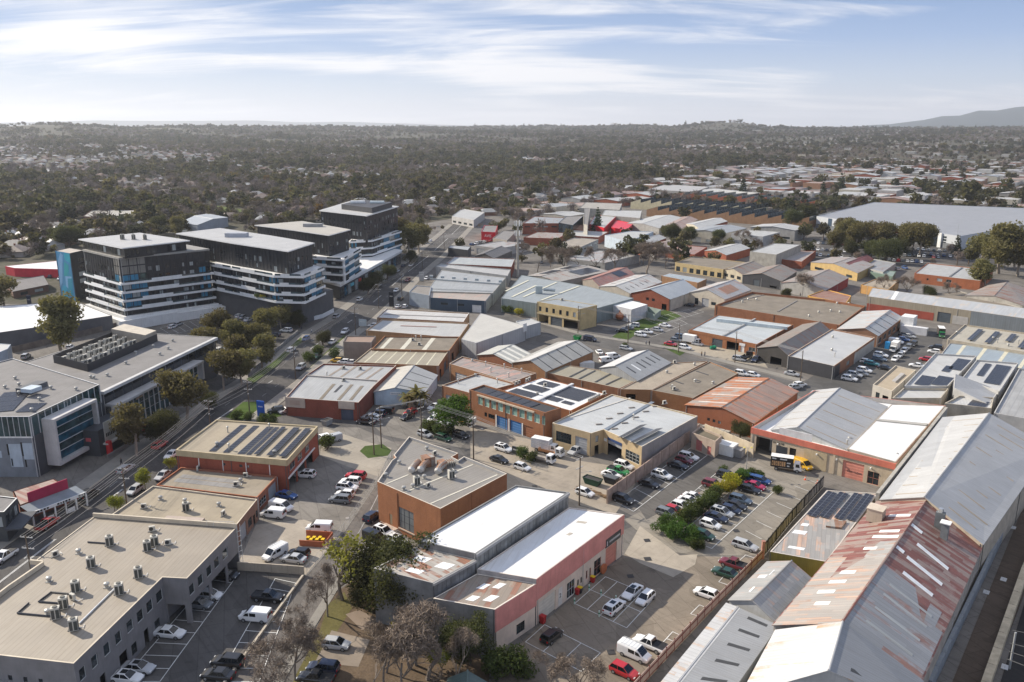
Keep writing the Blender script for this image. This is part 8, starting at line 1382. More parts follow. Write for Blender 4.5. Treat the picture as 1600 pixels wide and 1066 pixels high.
fshed([(818,371),(871,373),(888,364),(840,362)],5,RBR,metalroof((.44,.40,.36),.2),'red brick store with a mottled roof near the phone tower')
fshed([(875,367),(935,371),(951,362),(892,359)],4.6,RBR,WH2,'low red brick row with pale roof')
fshed([(817,349),(873,349),(895,341),(835,338)],8,RBR,GY2,'tall red brick hall by the dark glass office',ops={0: WD(4,5,6)})
fshed([(873,348),(895,352),(912,337),(884,338)],9,glass((.02,.03,.04),.08),FLR,'dark glass fronted office beside the red brick hall')
fshed([(912,350),(918,352),(922,325),(913,325)],11,CEM,FLR,'narrow grey lift tower of the dark office')
fshed([(889,357),(913,360),(929,353),(905,351)],4.4,RBR,membrane((.36,.22,.17)),'small orange brick shop before the red store')
RED = paint((.58,.015,.03),.4,.08)
fshed([(921,350),(944,356),(963,338),(930,336)],6.6,RED,WH2,'bright red store with a dark conifer in front',ops={0: [('door',.3,.8,0,3,WHITE)]});fshed([(955,355),(978,360),(990,349),(963,344)],5,RED,RED,'bright red annex with a wedge roof')
fshed([(940,336),(1000,341),(1003,329),(945,328)],7,CEM,WH2,'long grey precast warehouse behind the red store');fshed([(905,325),(968,328),(972,318),(915,316)],7.5,CEM,membrane((.42,.40,.37)),'concrete showroom on the big road')
fshed([(980,349),(1030,357),(1070,341),(1025,337)],5,CON,WH2,'blue grey low unit behind the red annex',gable=(0,1.5,.5));fshed([(1038,352),(1064,358),(1090,343),(1066,339)],5,paint((.46,.40,.31)),metalroof((.46,.36,.31),.25),'cream walled shed with a reddish roof',gable=(0,1.4,.5))
fshed([(1072,350),(1094,358),(1137,346),(1115,341)],6,paint((.50,.46,.36)),WH2,'cream fronted red brick hall with white roof',gable=(0,1.4,.5),facew={1: RBR},ops={0: WD(4,1,4)})
def sawtooth(o,ux,uy,n,w,l,h,wall,roof,label):
 c = o+ux*(n*w/2)+uy*(l/2);r = root('sawtooth_factory',c,label,'factory','sawtooth factories');FOOT.append((c.x,c.y,max(n*w,l)*.5));m = MB();rm = MB();Z = Vector((0,0,1))
 q = [o,o+ux*n*w,o+ux*n*w+uy*l,o+uy*l]
 for i in range(4): a,b = q[i],q[(i+1) % 4];m.poly((a,b,b+Z*h,a+Z*h),wall)
 part('wall',m,r)
 for k in range(n):
  a,b = o+ux*k*w,o+ux*(k+1)*w;A,B,Cc,D = a+Z*h,b+Z*h,b+uy*l+Z*h,a+uy*l+Z*h;T0,T1 = b+Z*(h+3.4),b+uy*l+Z*(h+3.4);m = MB();m.poly((A,B,T0),wall);m.poly((D,T1,Cc),wall);part('gable',m,r)
  m = MB();m.hexa([A,T0,T1,D]+[p+Z*.15 for p in (A,T0,T1,D)],roof);part('roof',m,r);m = MB();m.poly((B,Cc,T1,T0),glass((.05,.06,.06),.2));part('clerestory',m,r)
ux,uy = Vector((.771,-.637,0)),Vector((.618,.786,0));DKR = metalroof((.085,.10,.12),0)
w = P(1010,338);sawtooth(w,ux,uy,13,11,52,5.5,brick((.33,.19,.105)),DKR,'orange brick sawtooth factory with charcoal roofs')
w = P(985,326);sawtooth(w,ux,uy,11,11,40,6,paint((.50,.45,.30)),DKR,'cream ended sawtooth factory behind the orange one')
w = P(1050,314);sawtooth(w,ux,uy,12,13,45,6,RBR,GY2,'grey roofed sawtooth factory further towards the big road')
fshed([(1081,303),(1170,304),(1212,306),(1120,295)],7,brick((.36,.12,.06)),WH2,'long orange walled warehouse with bright white roof',gable=(1,2,.5))
fshed([(1012,296),(1085,300),(1108,292),(1040,288)],7,CON,metalroof((.55,.54,.52)),'silver roofed showroom beside the big road')
# the very large warehouse and the halls about it
BIGW = fshed([(1276,338),(1500,369),(1720,330),(1366,316)],9,paint((.52,.54,.56),.5,.06),metalroof((.40,.41,.43),0,pitch=2.4,var=.05),'very large white walled distribution warehouse behind the gums',par=.3)
[FOOT.append((*lerp(lerp(BIGW.p[0],BIGW.p[1],u),lerp(BIGW.p[3],BIGW.p[2],u),v).xy,34)) for u in (.05,.25,.5,.75,.95) for v in (.08,.3,.5,.7,.9)];BIGW.panel(0,.10,.13,3,8.6,paint((.03,.06,.10)),'sign_board',.2);BIGW.panel(0,.0,1,.1,3.4,paint((.16,.17,.18)),'lower_wall',.15);s_ = .81;BIGW.panel(0,s_,s_+.07,.2,8,glass((.015,.02,.025),.06),'entrance_glazing',.6);BIGW.panel(0,s_-.012,s_,0,9.4,WHITE,'entrance_frame',1.0);BIGW.panel(0,s_+.07,s_+.09,0,9.4,WHITE,'entrance_frame',1.0);BIGW.panel(0,.60,.64,5.2,7.6,paint((.55,.05,.04)),'sign_board',.2)
for k in range(4): BIGW.panel(0,s_+.095,s_+.115,1+k*1.8,2.2+k*1.8,glass(),'window',.1)
XR = fshed([(1429,427),(1532,439),(1552,422),(1450,411)],4.8,brick((.38,.13,.06)),metalroof((.56,.56,.54)),'red brick hall with a white two bay roof by the big gum',ops={0: [('win',.2,.23,2,3),('win',.36,.44,2.2,3.6,FRAME_W),('win',.5,.58,2.2,3.6,FRAME_W),('open',.66,.68,.4,1),('open',.72,.74,.4,1)]});gline(XR,4.7,[((1484,432),(1503,418))],.7,paint((.2,.2,.2)),'valley_gutter',.3)
fshed([(1508,462),(1600,478),(1600,450),(1545,446)],4,CEM,metalroof((.40,.36,.32),.3),'ruinous concrete sheds with hipped metal roofs',gable=(0,2,.5));fshed([(1415,462),(1530,482),(1620,487),(1500,455)],3.6,CEM,BROWNR,'low brown flat roof behind the silver warehouse')
fshed([(1267,410),(1340,427),(1366,414),(1300,402)],4.2,paint((.47,.33,.14)),metalroof((.46,.43,.40),.1),'bright ochre workshop with grey twin gables',gable=(0,2.0,.5),ops={0: [('win',.1,.3,1,2.4),('win',.36,.55,1,2.4),('win',.78,.9,1,2.4)]});fshed([(1310,412),(1335,420),(1365,405),(1345,402)],4.4,paint((.5,.3,.1)),metalroof((.26,.07,.055),0),'maroon roofed part of the ochre workshop',gable=(0,1.6,.5));fshed([(1335,415),(1380,425),(1400,411),(1362,404)],3.8,CON,GY2,'open grey carport roof beside the ochre workshop');fshed([(1360,425),(1395,432),(1400,424),(1368,420)],3.2,paint((.14,.2,.16)),metalroof((.34,.42,.36)),'pale green verandah roof over parked cars')
fshed([(1262,462),(1322,474),(1330,462),(1290,452)],4.4,paint((.58,.33,.09)),metalroof((.40,.24,.17),.3),'small orange rendered building with a rusty lean-to roof',ops={0: [('win',.5,.66,1.4,2.8,FRAME_W)]});fshed([(1250,478),(1290,486),(1300,475),(1262,470)],3.6,paint((.5,.46,.4)),WH2,'little white roof beside the orange building');fshed([(1345,445),(1388,453),(1405,438),(1368,436)],4,paint((.5,.28,.1)),TANR,'tan flat roof beside the orange building')
fshed([(1172,393),(1213,398),(1252,382),(1210,380)],8.2,CEM,WH2,'tall stained concrete store with white roof',facew={0: CEM});fshed([(1212,404),(1253,409),(1275,392),(1235,392)],4.2,RBR,metalroof((.48,.44,.40),.1),'red brick skillion roofed workshop behind the concrete store')
fshed([(1055,410),(1130,421),(1166,410),(1082,400)],4.8,YB,BROWNR,'yellow brick workshop with brown corrugated roofs',ops={0: WD(7,.3,2.8)});fshed([(1130,422),(1160,429),(1195,417),(1160,411)],4.2,paint((.48,.42,.31)),metalroof((.33,.29,.24),.1),'cream brown roofed gable facing the cross street',gable=(0,1.8,.5),ops={0: WD(3)});fshed([(1160,430),(1221,440),(1245,424),(1196,417)],4.2,paint((.05,.05,.055)),metalroof((.34,.30,.25),.1),'black fronted gabled workshop with white lettering',gable=(0,2.4,.5),ops={0: [('door',.3,.45,0,3,ROLLD),('open',.72,.9,.5,1.4)]});fshed([(1221,442),(1290,454),(1326,434),(1265,424)],4.4,CON,metalroof((.38,.34,.30),.1),'brown gabled workshop with roof ventilators',gable=(0,2.4,.5),facew={1: brick((.3,.06,.06))})
fshed([(1101,392),(1135,399),(1172,388),(1140,382)],4.6,RBR,WH2,'white striped roof on red brick by the bare trees',gable=(0,1.6,.5));fshed([(1040,392),(1085,398),(1105,386),(1060,382)],4,RBR,metalroof((.45,.32,.28),.3),'pinkish flat roofed workshop with two vents')
fshed([(770,372),(792,376),(806,362),(786,360)],5.5,paint((.30,.27,.23)),FLR,'taupe box beside the car rental yard');rnt = fshed([(752,362),(774,363),(778,352),(757,352)],6,RED,FLR,'bright red rental office fronting the yard');lettering(rnt,0,.22,2.4,2.6,WHITE,'AVIS',.06);fshed([(742,400),(772,404),(800,392),(768,388)],3.4,paint((.13,.12,.11)),metalroof((.17,.16,.15)),'charcoal gabled house behind the car yard',gable=(0,2,.5));fshed([(706,338),(740,344),(757,332),(722,326)],6,paint((.5,.48,.45)),WH2,'white pavilion on the corner before the bend',ops={0: WD(4)})
fshed([(281,348),(308,352),(356,340),(325,334)],7,metalroof((.45,.50,.56)),metalroof((.52,.56,.60),0),'blue grey school hall by the playing field',gable=(1,1.6,.5));fshed([(130,338),(205,341),(226,329),(145,327)],6,brick((.22,.12,.085)),metalroof((.58,.55,.48),0),'long brown brick school block with pale roof',ops={0: WD(10,1,2.6)});[FOOT.append((*P(x,y).xy,26)) for x,y in ((290,324),(320,326),(345,330),(372,332))];sheet('playing_field',[(262,326),(330,320),(395,330),(380,336),(335,325)],.06,grassmat((.09,.12,.03)))
# infill sheds on the street grid
rr = random.Random(21);RF = [metalroof((.60,.60,.58),0),metalroof((.48,.48,.47),.1),metalroof((.42,.44,.46),0),metalroof((.50,.40,.34),.3),metalroof((.66,.65,.62),0),metalroof((.34,.24,.20),.1)];WLm = [RBR,paint((.50,.49,.47)),CON,paint((.48,.44,.36)),paint((.42,.40,.38)),brick((.36,.2,.12))];RN = ['white','zinc grey','blue grey','rust streaked','bright white','faded brown'];WNm = ['red brick','pale rendered','concrete','cream','grey','orange brick']
def px_of(x,y,z=0.0): return proj(Vector((x,y,z)))
def zone(q):
 x,y = px_of(q[0],q[1]);r = math.hypot(q[0],q[1]);return ('just ' if r < 600 else 'well ' if r < 900 else 'far ')+('beyond the mural tower' if x < 250 else 'beyond the podium apartments' if x < 480 else 'beyond the tallest tower' if x < 660 else 'beyond the street bend' if x < 820 else 'beyond the phone tower' if x < 930 else 'beyond the red store' if x < 1070 else 'beyond the sawtooth roofs' if x < 1250 else 'beyond the big white warehouse')
def edge_y(x): return float(np.interp(x,[-600,60,130,300,400,480,560,640,700,760,905,1110,1310,1500,2300],[424,405,384,366,364,352,346,352,350,340,312,264,222,214,212]))
CND = []
for i in range(-20,60):
 for j in range(0,110):
  q = ux*(i*38+rr.uniform(-6,6))+uy*(j*43+rr.uniform(-8,8))+Vector((120,300,0))
  if q.y < 380 or q.length > 3600: continue
  x,y = px_of(q.x,q.y)
  if not (640 < x < 1750 and edge_y(x)+3 < y < 425) or (1250 < x and 338 < y < 418) or (x > 1430 and y > 400): continue
  if rr.random() > .13: CND.append((q.length,q))
CND.sort(key=lambda c: c[0]);cnt = 0;dm = MB()
for _,q in CND:
 w_,l_ = rr.uniform(18,34),rr.uniform(20,40)
 if taken(q.x,q.y,w_*.40): continue
 h = rr.uniform(4.2,7.5);k = rr.randrange(6);r_ = rr.randrange(6) if rr.random() > .25 else 0;pts = [q-ux*w_/2-uy*l_/2,q+ux*w_/2-uy*l_/2,q+ux*w_/2+uy*l_/2,q-ux*w_/2+uy*l_/2];FOOT.append((q.x,q.y,w_*.46));cnt += 1
 if cnt <= 260: Bld('shed',f'{WNm[k]} shed with {RN[r_]} roof {zone(q)}',[p+Vector((0,0,h)) for p in pts],h,WLm[k],RF[r_],world=True,par=.3,gable=(0,rr.uniform(1.2,2.4),.5) if rr.random() < .55 else None,group=FARG,ops={0: [('door',.1,.4,0,3.4,ROLLER),('win',.55,.9,1,2.4)]} if q.y < 900 else None)
 else:
  for i in range(4): dm.poly((pts[i],pts[(i+1) % 4],pts[(i+1) % 4]+Vector((0,0,h)),pts[i]+Vector((0,0,h))),WLm[k])
  dm.poly([p+Vector((0,0,h)) for p in pts],RF[r_])
# big warehouse car park and rental yard: rows of cars
rr = random.Random(9);cn = list(CARC)
def row(a,b,n,dirn,label,group,prob=.85):
 for k in range(n):
  if rr.random() > prob: continue
  q = lerp(P(*a),P(*b),(k+.5)/n);c = rr.choice(['white','white','silver','grey','black','navy','blue','red','steel']);car(0,0,dirn+rr.choice((0,180)),rr.choice(['hatch','suv','sedan','wagon']),c,label,group,world=q,simple=True)
for a,b,n in (((1272,400),(1450,412),26),((1268,391),(1470,404),28),((1275,381),(1480,394),26),((1300,369),(1500,384),24),((1440,398),(1520,405),8),((1285,375),(1345,380),9)): row(a,b,n,65,'in the warehouse car park under the gums','cars in the warehouse car park',.72)
for a,b,n in (((745,392),(800,384),9),((735,384),(780,375),8),((760,376),(800,371),6)): row(a,b,n,60,'in the car rental yard','cars in the rental yard')
row((840,412),(1000,404),14,90,'under the bare trees on the cross street','cars on the cross street',.6);row((1290,432),(1420,420),10,90,'around the ochre workshop yard','cars at the ochre workshop',.8);row((10,352),(70,345),12,70,'in the distant school car park','cars at the school',.8);row((60,430),(98,438),5,100,'before the red walled shed','cars at the red walled shed',.9)
rmch = root('cherry_picker',P(1262,456),'bright red lifting machine with white cab beside the dark bush','machine');m = MB();m.box((0,0,1.2),(5,2,1.2),paint((.6,.05,.04)));part('chassis',m,rmch,(0,0,0));m = MB();m.tube((-2,0,1.8),(2.4,0,4),.3,.22,paint((.65,.06,.05)),6);part('boom',m,rmch,(0,0,0));m = MB();m.box((1.7,0,2.2),(1.6,1.8,1.6),WHITE);part('cab',m,rmch,(0,0,0))
# ---- trees among the estate and suburbs, one by one where they show largest
GM = [leafmat((.070,.074,.036),.4,.02),leafmat((.050,.060,.030),.4,.01),leafmat((.085,.078,.045),.4,.02)]
big = [('gum',2,(1560,428),2.3,'biggest spreading gum beside the red brick hall'),('gum',1,(1590,432),1.9,'tall pale trunked gum at the picture edge'),('gum',3,(1437,402),1.7,'gum with pale trunk at the car park mouth'),('gum',1,(1410,398),1.6,'tall open gum before the red warehouse sign'),('gum',2,(1385,396),1.55,'gum in the car park row beside the pine'),('gum',3,(1350,388),1.45,'rounded gum in front of the big warehouse'),('gum',1,(1318,384),1.5,'gum at the near corner of the big warehouse'),('gum',2,(1300,396),1.2,'lower gum at the car park edge'),('gum',1,(1365,392),1.5,'gum closing the gap in the warehouse row'),('gum',2,(1335,392),1.4,'spreading gum second from the warehouse corner'),('dark',3,(1405,405),1.2,'dusky tree under the open gum'),('dark',2,(1360,404),1.1,'dusky tree low in the warehouse row'),('gum',3,(1425,394),1.5,'gum hiding the red warehouse sign'),('dark',1,(1330,402),1.0,'dusky low tree at the car park edge'),('gum',3,(1585,420),1.7,'dense gum behind the biggest gum'),('gum',1,(1535,418),1.6,'gum between the biggest gum and entrance'),('dark',1,(1384,412),1.4,'very dark round tree in front of the gums'),('pine',1,(1160,312),1.7,'pointed conifer over the white roofs'),('pine',2,(933,366),1.25,'dark conifer before the bright red store'),('dark',2,(1258,352),1.6,'dark tree belt beside the big warehouse end'),('dark',3,(1235,358),1.5,'dark tree in the belt by the sawtooth factory'),('pine',1,(1285,318),1.5,'dark conifer behind the big warehouse'),('dark',1,(1050,378),1.2,'dark street tree before the cream fronted hall'),('dark',2,(1075,380),1.1,'dark street tree beside the cream fronted hall'),('dark',3,(1122,382),1.0,'dark low tree on the side road'),('gum',2,(1540,452),1.2,'dark green spreading tree behind the red brick hall'),('dark',3,(250,365),1.3,'rounded dark tree at the school'),('gum',2,(275,372),1.3,'olive gum at the school hall'),('bare',5,(78,372),1.7,'tall bare tree beyond the brown house'),('dark',1,(108,388),1.5,'flat topped dark conifer beyond the mural tower'),('dark',2,(90,384),1.2,'dark tree beside the flat topped conifer'),('gum',1,(640,402),1.6,'tall olive gum beside the tallest tower'),('gum',3,(655,395),1.5,'gum on the street bend by the tallest tower'),('gum',2,(632,385),1.6,'dark gum behind the tallest tower'),('dark',1,(575,460),.8,'street tree under the teal cornered apartments'),('dark',2,(590,450),.8,'second street tree under the teal cornered apartments'),('dark',3,(605,438),.8,'street tree at the shops of the long white band'),('dark',2,(640,415),.9,'street tree before the tallest tower'),('bare',2,(1180,395),1.0,'bare tree at the stained concrete store'),('bare',4,(1160,385),1.1,'brown tree beside the side road'),('gum',3,(1320,372),1.2,'dark gum at the car park end')]
for q in big: tree(*q,'gums and trees of the estate edge');w = P(*q[2]);FOOT.append((w.x,w.y,5))
def lowp(name,kind,seed,n,size,mat):
 g = random.Random(seed)
 if kind == 'round': bl = [(0,0,5.5,3.6)]+[(g.uniform(-3,3),g.uniform(-3,3),g.uniform(4,8),g.uniform(1.6,2.4)) for _ in range(5)];ft,co,tw = .85,.6,False
 elif kind == 'pine': bl = [(0,0,2+i*2.0,2.8*(1-i/6.5)+.3) for i in range(6)];ft,co,tw = .7,.55,False
 else: bl = [(g.uniform(-2.4,2.4),g.uniform(-2.4,2.4),g.uniform(4,8),g.uniform(1.8,2.8)) for _ in range(7)];ft,co,tw = .95,.15,True
 return cloud(bl,n,size,seed,mat,ft,co,tw,name)
def farmats():
 return [('round',leafmat((0.071,0.065,0.037),.4,.01)),('round',leafmat((0.094,0.080,0.047),.4,.02)),('round',leafmat((0.054,0.055,0.033),.4,.01)),('bare',barkmat((.20,.165,.145))),('bare',barkmat((.22,.175,.135))),('round',leafmat((0.109,0.097,0.046),.35,.03)),('pine',leafmat((0.041,0.048,0.031),.35,.01)),('round',leafmat((0.109,0.071,0.026),.3,.03))]
FM = farmats();TB = MB();TB.tube((0,0,0),(0,0,5),.28,.16,barkmat((.16,.12,.09)),5,False);TBM = TB.mesh('trunk')
MIDC = [lowp('crown',k,40+i,520 if k != 'bare' else 700,1.15 if k != 'bare' else 1.7,m) for i,(k,m) in enumerate(FM)]
FARC = [lowp('crown',k,60+i,150 if k != 'bare' else 200,2.1 if k != 'bare' else 2.8,m) for i,(k,m) in enumerate(FM)]
LB = ['dark olive','pale olive','deep green','bare grey brown','bare tan','yellowing','dark pointed','orange autumn']
PW = np.array([.22,.19,.11,.22,.14,.06,.04,.02]);PW /= PW.sum()
def in_suburb(x,y):
 px,py = px_of(x,y);return py < edge_y(px)-2
# houses first
HW = [brick((.24,.12,.08)),paint((.50,.46,.40)),paint((.42,.40,.37)),brick((.30,.2,.13))];HR = [metalroof((.26,.16,.12),0),metalroof((.22,.21,.20),0),metalroof((.40,.40,.39),0),metalroof((.32,.25,.20),0),metalroof((.54,.54,.52),0),metalroof((.20,.12,.09),0)];HN = ['terracotta','charcoal','pale grey','tan tiled','white','dark brown']
def house_meshes(wm,rm):
 m = MB();m.prism([(-7,-5),(7,-5),(7,5),(-7,5)],0,2.9,wm,bottom=False);m.prism([(-7,5.0),(-1,5.0),(-1,9),(-7,9)],0,2.9,wm,bottom=False);r = MB()
 for x0,x1,y0,y1,ax in ((-7.6,7.6,-5.6,5.6,0),(-7.6,-.4,4,9.6,1)):
  z0,z1 = 2.85,5.6 if ax == 0 else 4.7;cx,cy = (x0+x1)/2,(y0+y1)/2;A,B,C,D = (Vector((x,y,z0)) for x,y in ((x0,y0),(x1,y0),(x1,y1),(x0,y1)))
  if ax == 0: p,q = Vector((x0+4.6,cy,z1)),Vector((x1-4.6,cy,z1));fs = ((A,B,q,p),(C,D,p,q),(D,A,p),(B,C,q))
  else: p,q = Vector((cx,y0,z1)),Vector((cx,y1-3.0,z1));fs = ((B,C,q,p),(D,A,p,q),(C,D,q))
  for f in fs: r.poly(f,rm)
 w = MB();w.box((0,0,0),(1.9,.08,1.3),FRAME_W);w.quad((-.85,-.05,-.55),(.85,-.05,-.55),(.85,-.05,.55),(-.85,-.05,.55),glass());c = MB();c.box((2.0,1.2,5.4),(.8,.8,1.6),brick((.24,.12,.08)));return m.mesh('wall'),r.mesh('roof'),w.mesh('window'),c.mesh('chimney')
HP = {}
g = np.random.default_rng(5);HS_ = [];tot = 0
for i in range(-60,75):
 for j in range(0,95):
  x,y = i*27+g.uniform(-6,6)+(j % 2)*9,340+j*26+g.uniform(-6,6);th = math.atan2(x,y)
  if abs(th) > .72 or not in_suburb(x,y) or g.random() < .34 or taken(x,y,9): continue
  HS_.append((x,y,tz1(x,y),(0,1.57)[int(g.random() < .5)]+g.normal(0,.08)+.2,int(g.integers(0,6)),int(g.integers(0,4)),g.uniform(.85,1.2)))
HS_ += [(*P(x,y).xy,0,.3+k,k % 6,k % 4,1.1) for k,(x,y) in enumerate(((30,389),(56,384),(82,389),(101,381),(14,374),(64,370),(40,361),(95,366),(120,356)))]
HS_.sort(key=lambda q: math.hypot(q[0],q[1]))
for k,(x,y,z,a,ir,iw,s) in enumerate(HS_[:300]):
 if (ir,iw) not in HP: HP[(ir,iw)] = house_meshes(HW[iw],HR[ir])
 wm,rm,wn_,ch = HP[(ir,iw)];r = root('house',(x,y,z),f'{HN[ir]} hip roofed house {zone((x, y))}','house','houses of the suburb',a);r.scale = (s,s,s);ob('wall',wm,r);ob('roof',rm,r);FOOT.append((x,y,11))
 if math.hypot(x,y) < 720:
  for wx in (-4.5,0,4.5): ob('window',wn_,r,loc=(wx,-5.02,1.6))
  ob('chimney',ch,r)
for (x,y,z,a,ir,iw,s) in HS_[300:]:
 ca,sa = math.cos(a),math.sin(a);T = lambda u,v,h: Vector((x+(u*ca-v*sa)*s,y+(u*sa+v*ca)*s,z+h));b = [T(u,v,0) for u,v in ((-7,-5),(7,-5),(7,5),(-7,5))];t = [T(u,v,2.9) for u,v in ((-7.5,-5.5),(7.5,-5.5),(7.5,5.5),(-7.5,5.5))];p,q = T(-3,0,5.5),T(3,0,5.5)
 for i in range(4): dm.poly((b[i],b[(i+1) % 4],t[(i+1) % 4],t[i]),HW[iw])
 dm.poly((t[0],t[1],q,p),HR[ir]);dm.poly((t[2],t[3],p,q),HR[ir]);dm.poly((t[3],t[0],p),HR[ir]);dm.poly((t[1],t[2],q),HR[ir])
# distant commercial roofs towards the range
rr = random.Random(31)
for k in range(420):
 x,y = rr.uniform(300,2600),rr.uniform(1500,4800);px,py = px_of(x,y,tz1(x,y))
 if not (905 < px < 1900) or py > edge_y(px)+2 and y < 1700 or (px < 1250 and rr.random() < .9): continue
 w_,l_,h = rr.uniform(14,38),rr.uniform(18,50),rr.uniform(4,8);a = .9;z = tz1(x,y);q = [Vector((x+u*math.cos(a)-v*math.sin(a),y+u*math.sin(a)+v*math.cos(a),z)) for u,v in ((-w_/2,-l_/2),(w_/2,-l_/2),(w_/2,l_/2),(-w_/2,l_/2))];wm_,rm_ = rr.choice(WLm[1:5]),rr.choice(RF[:5])
 for i in range(4): dm.poly((q[i],q[(i+1) % 4],q[(i+1) % 4]+Vector((0,0,h)),q[i]+Vector((0,0,h))),wm_)
 dm.poly([p+Vector((0,0,h)) for p in q],rm_);FOOT.append((x,y,min(w_,l_)*.35)) if y < 2500 else None
ob('distant_houses',dm.mesh('distant_houses'),kind='stuff')
# individual trees: the 300 largest to be seen beyond the estate
fx = np.array([f[0] for f in FOOT]);fy = np.array([f[1] for f in FOOT]);fr = np.array([f[2] for f in FOOT])
def free(x,y,r): return not np.any((fx-x)**2+(fy-y)**2 < (fr+r)**2)
n1 = 0;tries = 0
while n1 < 290 and tries < 20000:
 tries += 1;th = g.uniform(-.62,.62);rad = 350+abs(g.normal(0,1))*330;x,y = rad*math.sin(th),rad*math.cos(th);px,py = px_of(x,y)
 if not (-80 < px < 1680): continue
 sub = in_suburb(x,y)
 if (not sub and (px < 640 or py > 418 or g.random() < .65)) or not free(x,y,2.2 if sub else 3.5): continue
 i = int(g.choice(8,p=PW));s = g.uniform(.55,1.25);r = root('suburb_tree',(x,y,0),f'{LB[i]} tree {zone((x, y))}','tree','trees beyond the estate',g.uniform(0,6.28));r.scale = (s,s,s*g.uniform(.85,1.2));ob('trunk',TBM,r);ob('crown',MIDC[i],r);n1 += 1
 fx = np.append(fx,x);fy = np.append(fy,y);fr = np.append(fr,1.0)
# and the rest as one wooded mass, instanced on points
def scatter(n,r0,r1,pw):
 th = g.uniform(-.80,.80,n);r = r0*(r1/r0)**(g.random(n)**pw);return r*np.sin(th),r*np.cos(th)
pts = []
cell = {}
for a,b,c in zip(fx,fy,fr): cell.setdefault((int(a//30),int(b//30)),[]).append((a,b,c))
def free2(x,y,r):
 ci,cj = int(x//30),int(y//30)
 for di in (-1,0,1):
  for dj in (-1,0,1):
   for a,b,c in cell.get((ci+di,cj+dj),()):
    if (a-x)**2+(b-y)**2 < (c+r)**2: return False
 return True
X,Y = scatter(150000,360,7400,.60)
dens = .9*np.sin(X/150+1)*np.sin(Y/210+2)+.6*np.sin(X/61+Y/83)+.7*np.sin(X/420+Y/900+2)*np.sin(Y/510-X/800)+g.normal(0,.55,len(X))
PXv = 800+FPX*X/(Y*CP+CAMH*SP);PYv = 533-FPX*(Y*SP-CAMH*CP)/(Y*CP+CAMH*SP);EY = np.interp(PXv,[-600,60,130,300,400,480,560,640,700,760,905,1110,1310,1500,2300],[424,405,384,366,364,352,346,352,350,340,312,264,222,214,212])
keep = (PYv < EY-1) & (dens > -.27);est = (PYv >= EY-1) & (PYv < 416) & (PXv > 640) & (dens > np.where(PYv < 345,-.1,.8))
idx = [i for i in np.nonzero(keep | est)[0] if free2(X[i],Y[i],1.2 if keep[i] else 1.5)]
X,Y = X[idx],Y[idx];Z = tz(X,Y);R_ = np.hypot(X,Y)
sc_ = g.uniform(.5,1.2,len(X))*np.interp(R_,[400,1500,4000,7500],[.9,1.0,1.35,1.9]);hz_ = np.interp(R_,[400,2000,7500],[1.0,.95,.7]);pn = np.sin(X/95+.7*np.sin(Y/170))*np.sin(Y/130+.6*np.sin(X/210))+.5*np.sin(X/310+2)*np.sin(Y/420)+g.normal(0,.35,len(X))
kinds = np.where(pn > .42,g.choice(8,len(X),p=[.08,.10,.04,.42,.26,.05,.02,.03]),np.where(pn < -.42,g.choice(8,len(X),p=[.40,.12,.34,.05,.02,.01,.06,0]),g.choice(8,len(X),p=[.20,.36,.08,.14,.10,.09,.02,.01])));sc_ *= np.where(pn < -.42,1.3,np.where(pn > .42,.9,1.0))*np.exp(g.normal(0,.22,len(X)))
me = bpy.data.meshes.new('distant_woodland');me.from_pydata(np.stack([X,Y,Z-.3],1).tolist(),[],[]);FO = ob('distant_woodland',me,kind='stuff')
def attr(n,t,v): a = me.attributes.new(n,t,'POINT');a.data.foreach_set('value',v)
attr('size','FLOAT',sc_.astype(np.float32));attr('tall','FLOAT',(sc_*hz_).astype(np.float32));attr('spin','FLOAT',g.uniform(0,6.28,len(X)).astype(np.float32));attr('pick','INT',kinds.astype(np.int32))
# the crowns it repeats stand in the wood as real trees too
SRC = []
for i in range(8): r = root('suburb_tree',(float(X[i]),float(Y[i]),float(Z[i])),f'{LB[i]} tree out in the woodland {zone((X[i], Y[i]))}','tree','trees beyond the estate');o = ob('crown',FARC[i],r);SRC.append(o)
ng = bpy.data.node_groups.new('woodland','GeometryNodeTree');ng.interface.new_socket('Geometry',in_out='INPUT',socket_type='NodeSocketGeometry');ng.interface.new_socket('Geometry',in_out='OUTPUT',socket_type='NodeSocketGeometry')
gi = ng.nodes.new('NodeGroupInput');go = ng.nodes.new('NodeGroupOutput');ip = ng.nodes.new('GeometryNodeInstanceOnPoints');jn = ng.nodes.new('GeometryNodeJoinGeometry')
for o in reversed(SRC): oi = ng.nodes.new('GeometryNodeObjectInfo');oi.inputs['Object'].default_value = o;oi.inputs['As Instance'].default_value = True;ng.links.new(oi.outputs['Geometry'],jn.inputs[0])
def nat(n,t): a = ng.nodes.new('GeometryNodeInputNamedAttribute');a.data_type = t;a.inputs[0].default_value = n;return a.outputs['Attribute']
ng.links.new(gi.outputs[0],ip.inputs['Points']);ng.links.new(jn.outputs[0],ip.inputs['Instance']);ip.inputs['Pick Instance'].default_value = True;ng.links.new(nat('pick','INT'),ip.inputs['Instance Index'])
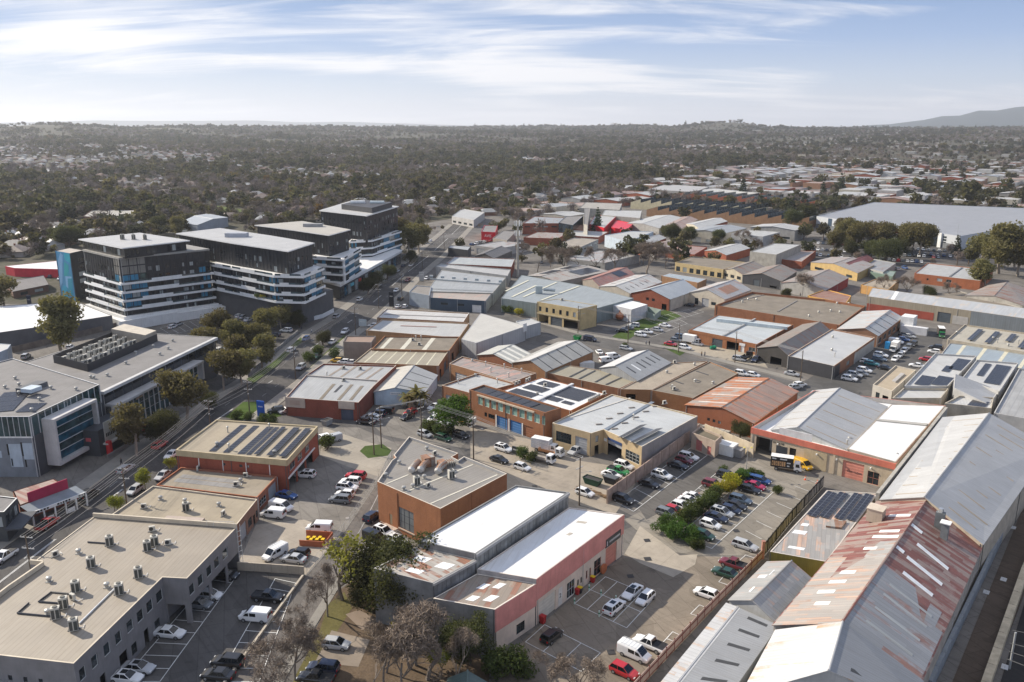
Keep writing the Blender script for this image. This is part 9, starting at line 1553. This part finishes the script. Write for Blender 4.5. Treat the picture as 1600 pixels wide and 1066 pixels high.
cs = ng.nodes.new('ShaderNodeCombineXYZ');sz_ = nat('size','FLOAT');ng.links.new(sz_,cs.inputs[0]);ng.links.new(sz_,cs.inputs[1]);ng.links.new(nat('tall','FLOAT'),cs.inputs[2]);ng.links.new(cs.outputs[0],ip.inputs['Scale'])
cr = ng.nodes.new('ShaderNodeCombineXYZ');ng.links.new(nat('spin','FLOAT'),cr.inputs[2]);ng.links.new(cr.outputs[0],ip.inputs['Rotation']);ng.links.new(ip.outputs[0],go.inputs[0])
FO.modifiers.new('woodland','NODES').node_group = ng
# ---------------------------------------------------------------- haze, then names that tell alike things apart
hb = MB();hb.box((0,12000,229),(60000,44000,462),None) if False else None
hm = bpy.data.materials.new('haze');hm.use_nodes = True;t_ = hm.node_tree;t_.nodes.clear();ho = t_.nodes.new('ShaderNodeOutputMaterial');pv_ = t_.nodes.new('ShaderNodeVolumePrincipled');pv_.inputs['Color'].default_value = (.86,.91,1.0,1);pv_.inputs['Density'].default_value = 6.0e-5;pv_.inputs['Anisotropy'].default_value = .25;t_.links.new(pv_.outputs[0],ho.inputs['Volume'])
me = bpy.data.meshes.new('haze');q = [(x,y,z) for z in (-2,640) for x,y in ((-31000,-12000),(31000,-12000),(31000,32000),(-31000,32000))];me.from_pydata(q,[],[(3,2,1,0),(4,5,6,7),(0,1,5,4),(1,2,6,5),(2,3,7,6),(3,0,4,7)]);me.materials.append(hm);ob('haze',me,kind='stuff')
ORD = 'first second third fourth fifth sixth seventh eighth ninth tenth eleventh twelfth thirteenth fourteenth fifteenth sixteenth seventeenth eighteenth nineteenth twentieth'.split()
ORD += ['twenty '+o for o in ORD[:9]]+['thirtieth']+['thirty '+o for o in ORD[:9]]
by = {}
for o in COL.objects:
 if o.parent is None and o.get('label'): by.setdefault(o['label'],[]).append(o)
for lab,os_ in by.items():
 if not 1 < len(os_) <= 39: continue
 os_.sort(key=lambda o: o.location.x)
 w = lab.split()[:11 if len(os_) < 21 else 10]
 while w[-1] in ('the','of','a','with','in','on','and','behind','beside','by','inside','dark','under'): w.pop()
 for k,o in enumerate(os_): o['label'] = ' '.join(w)+f', {ORD[k]} from the main street'
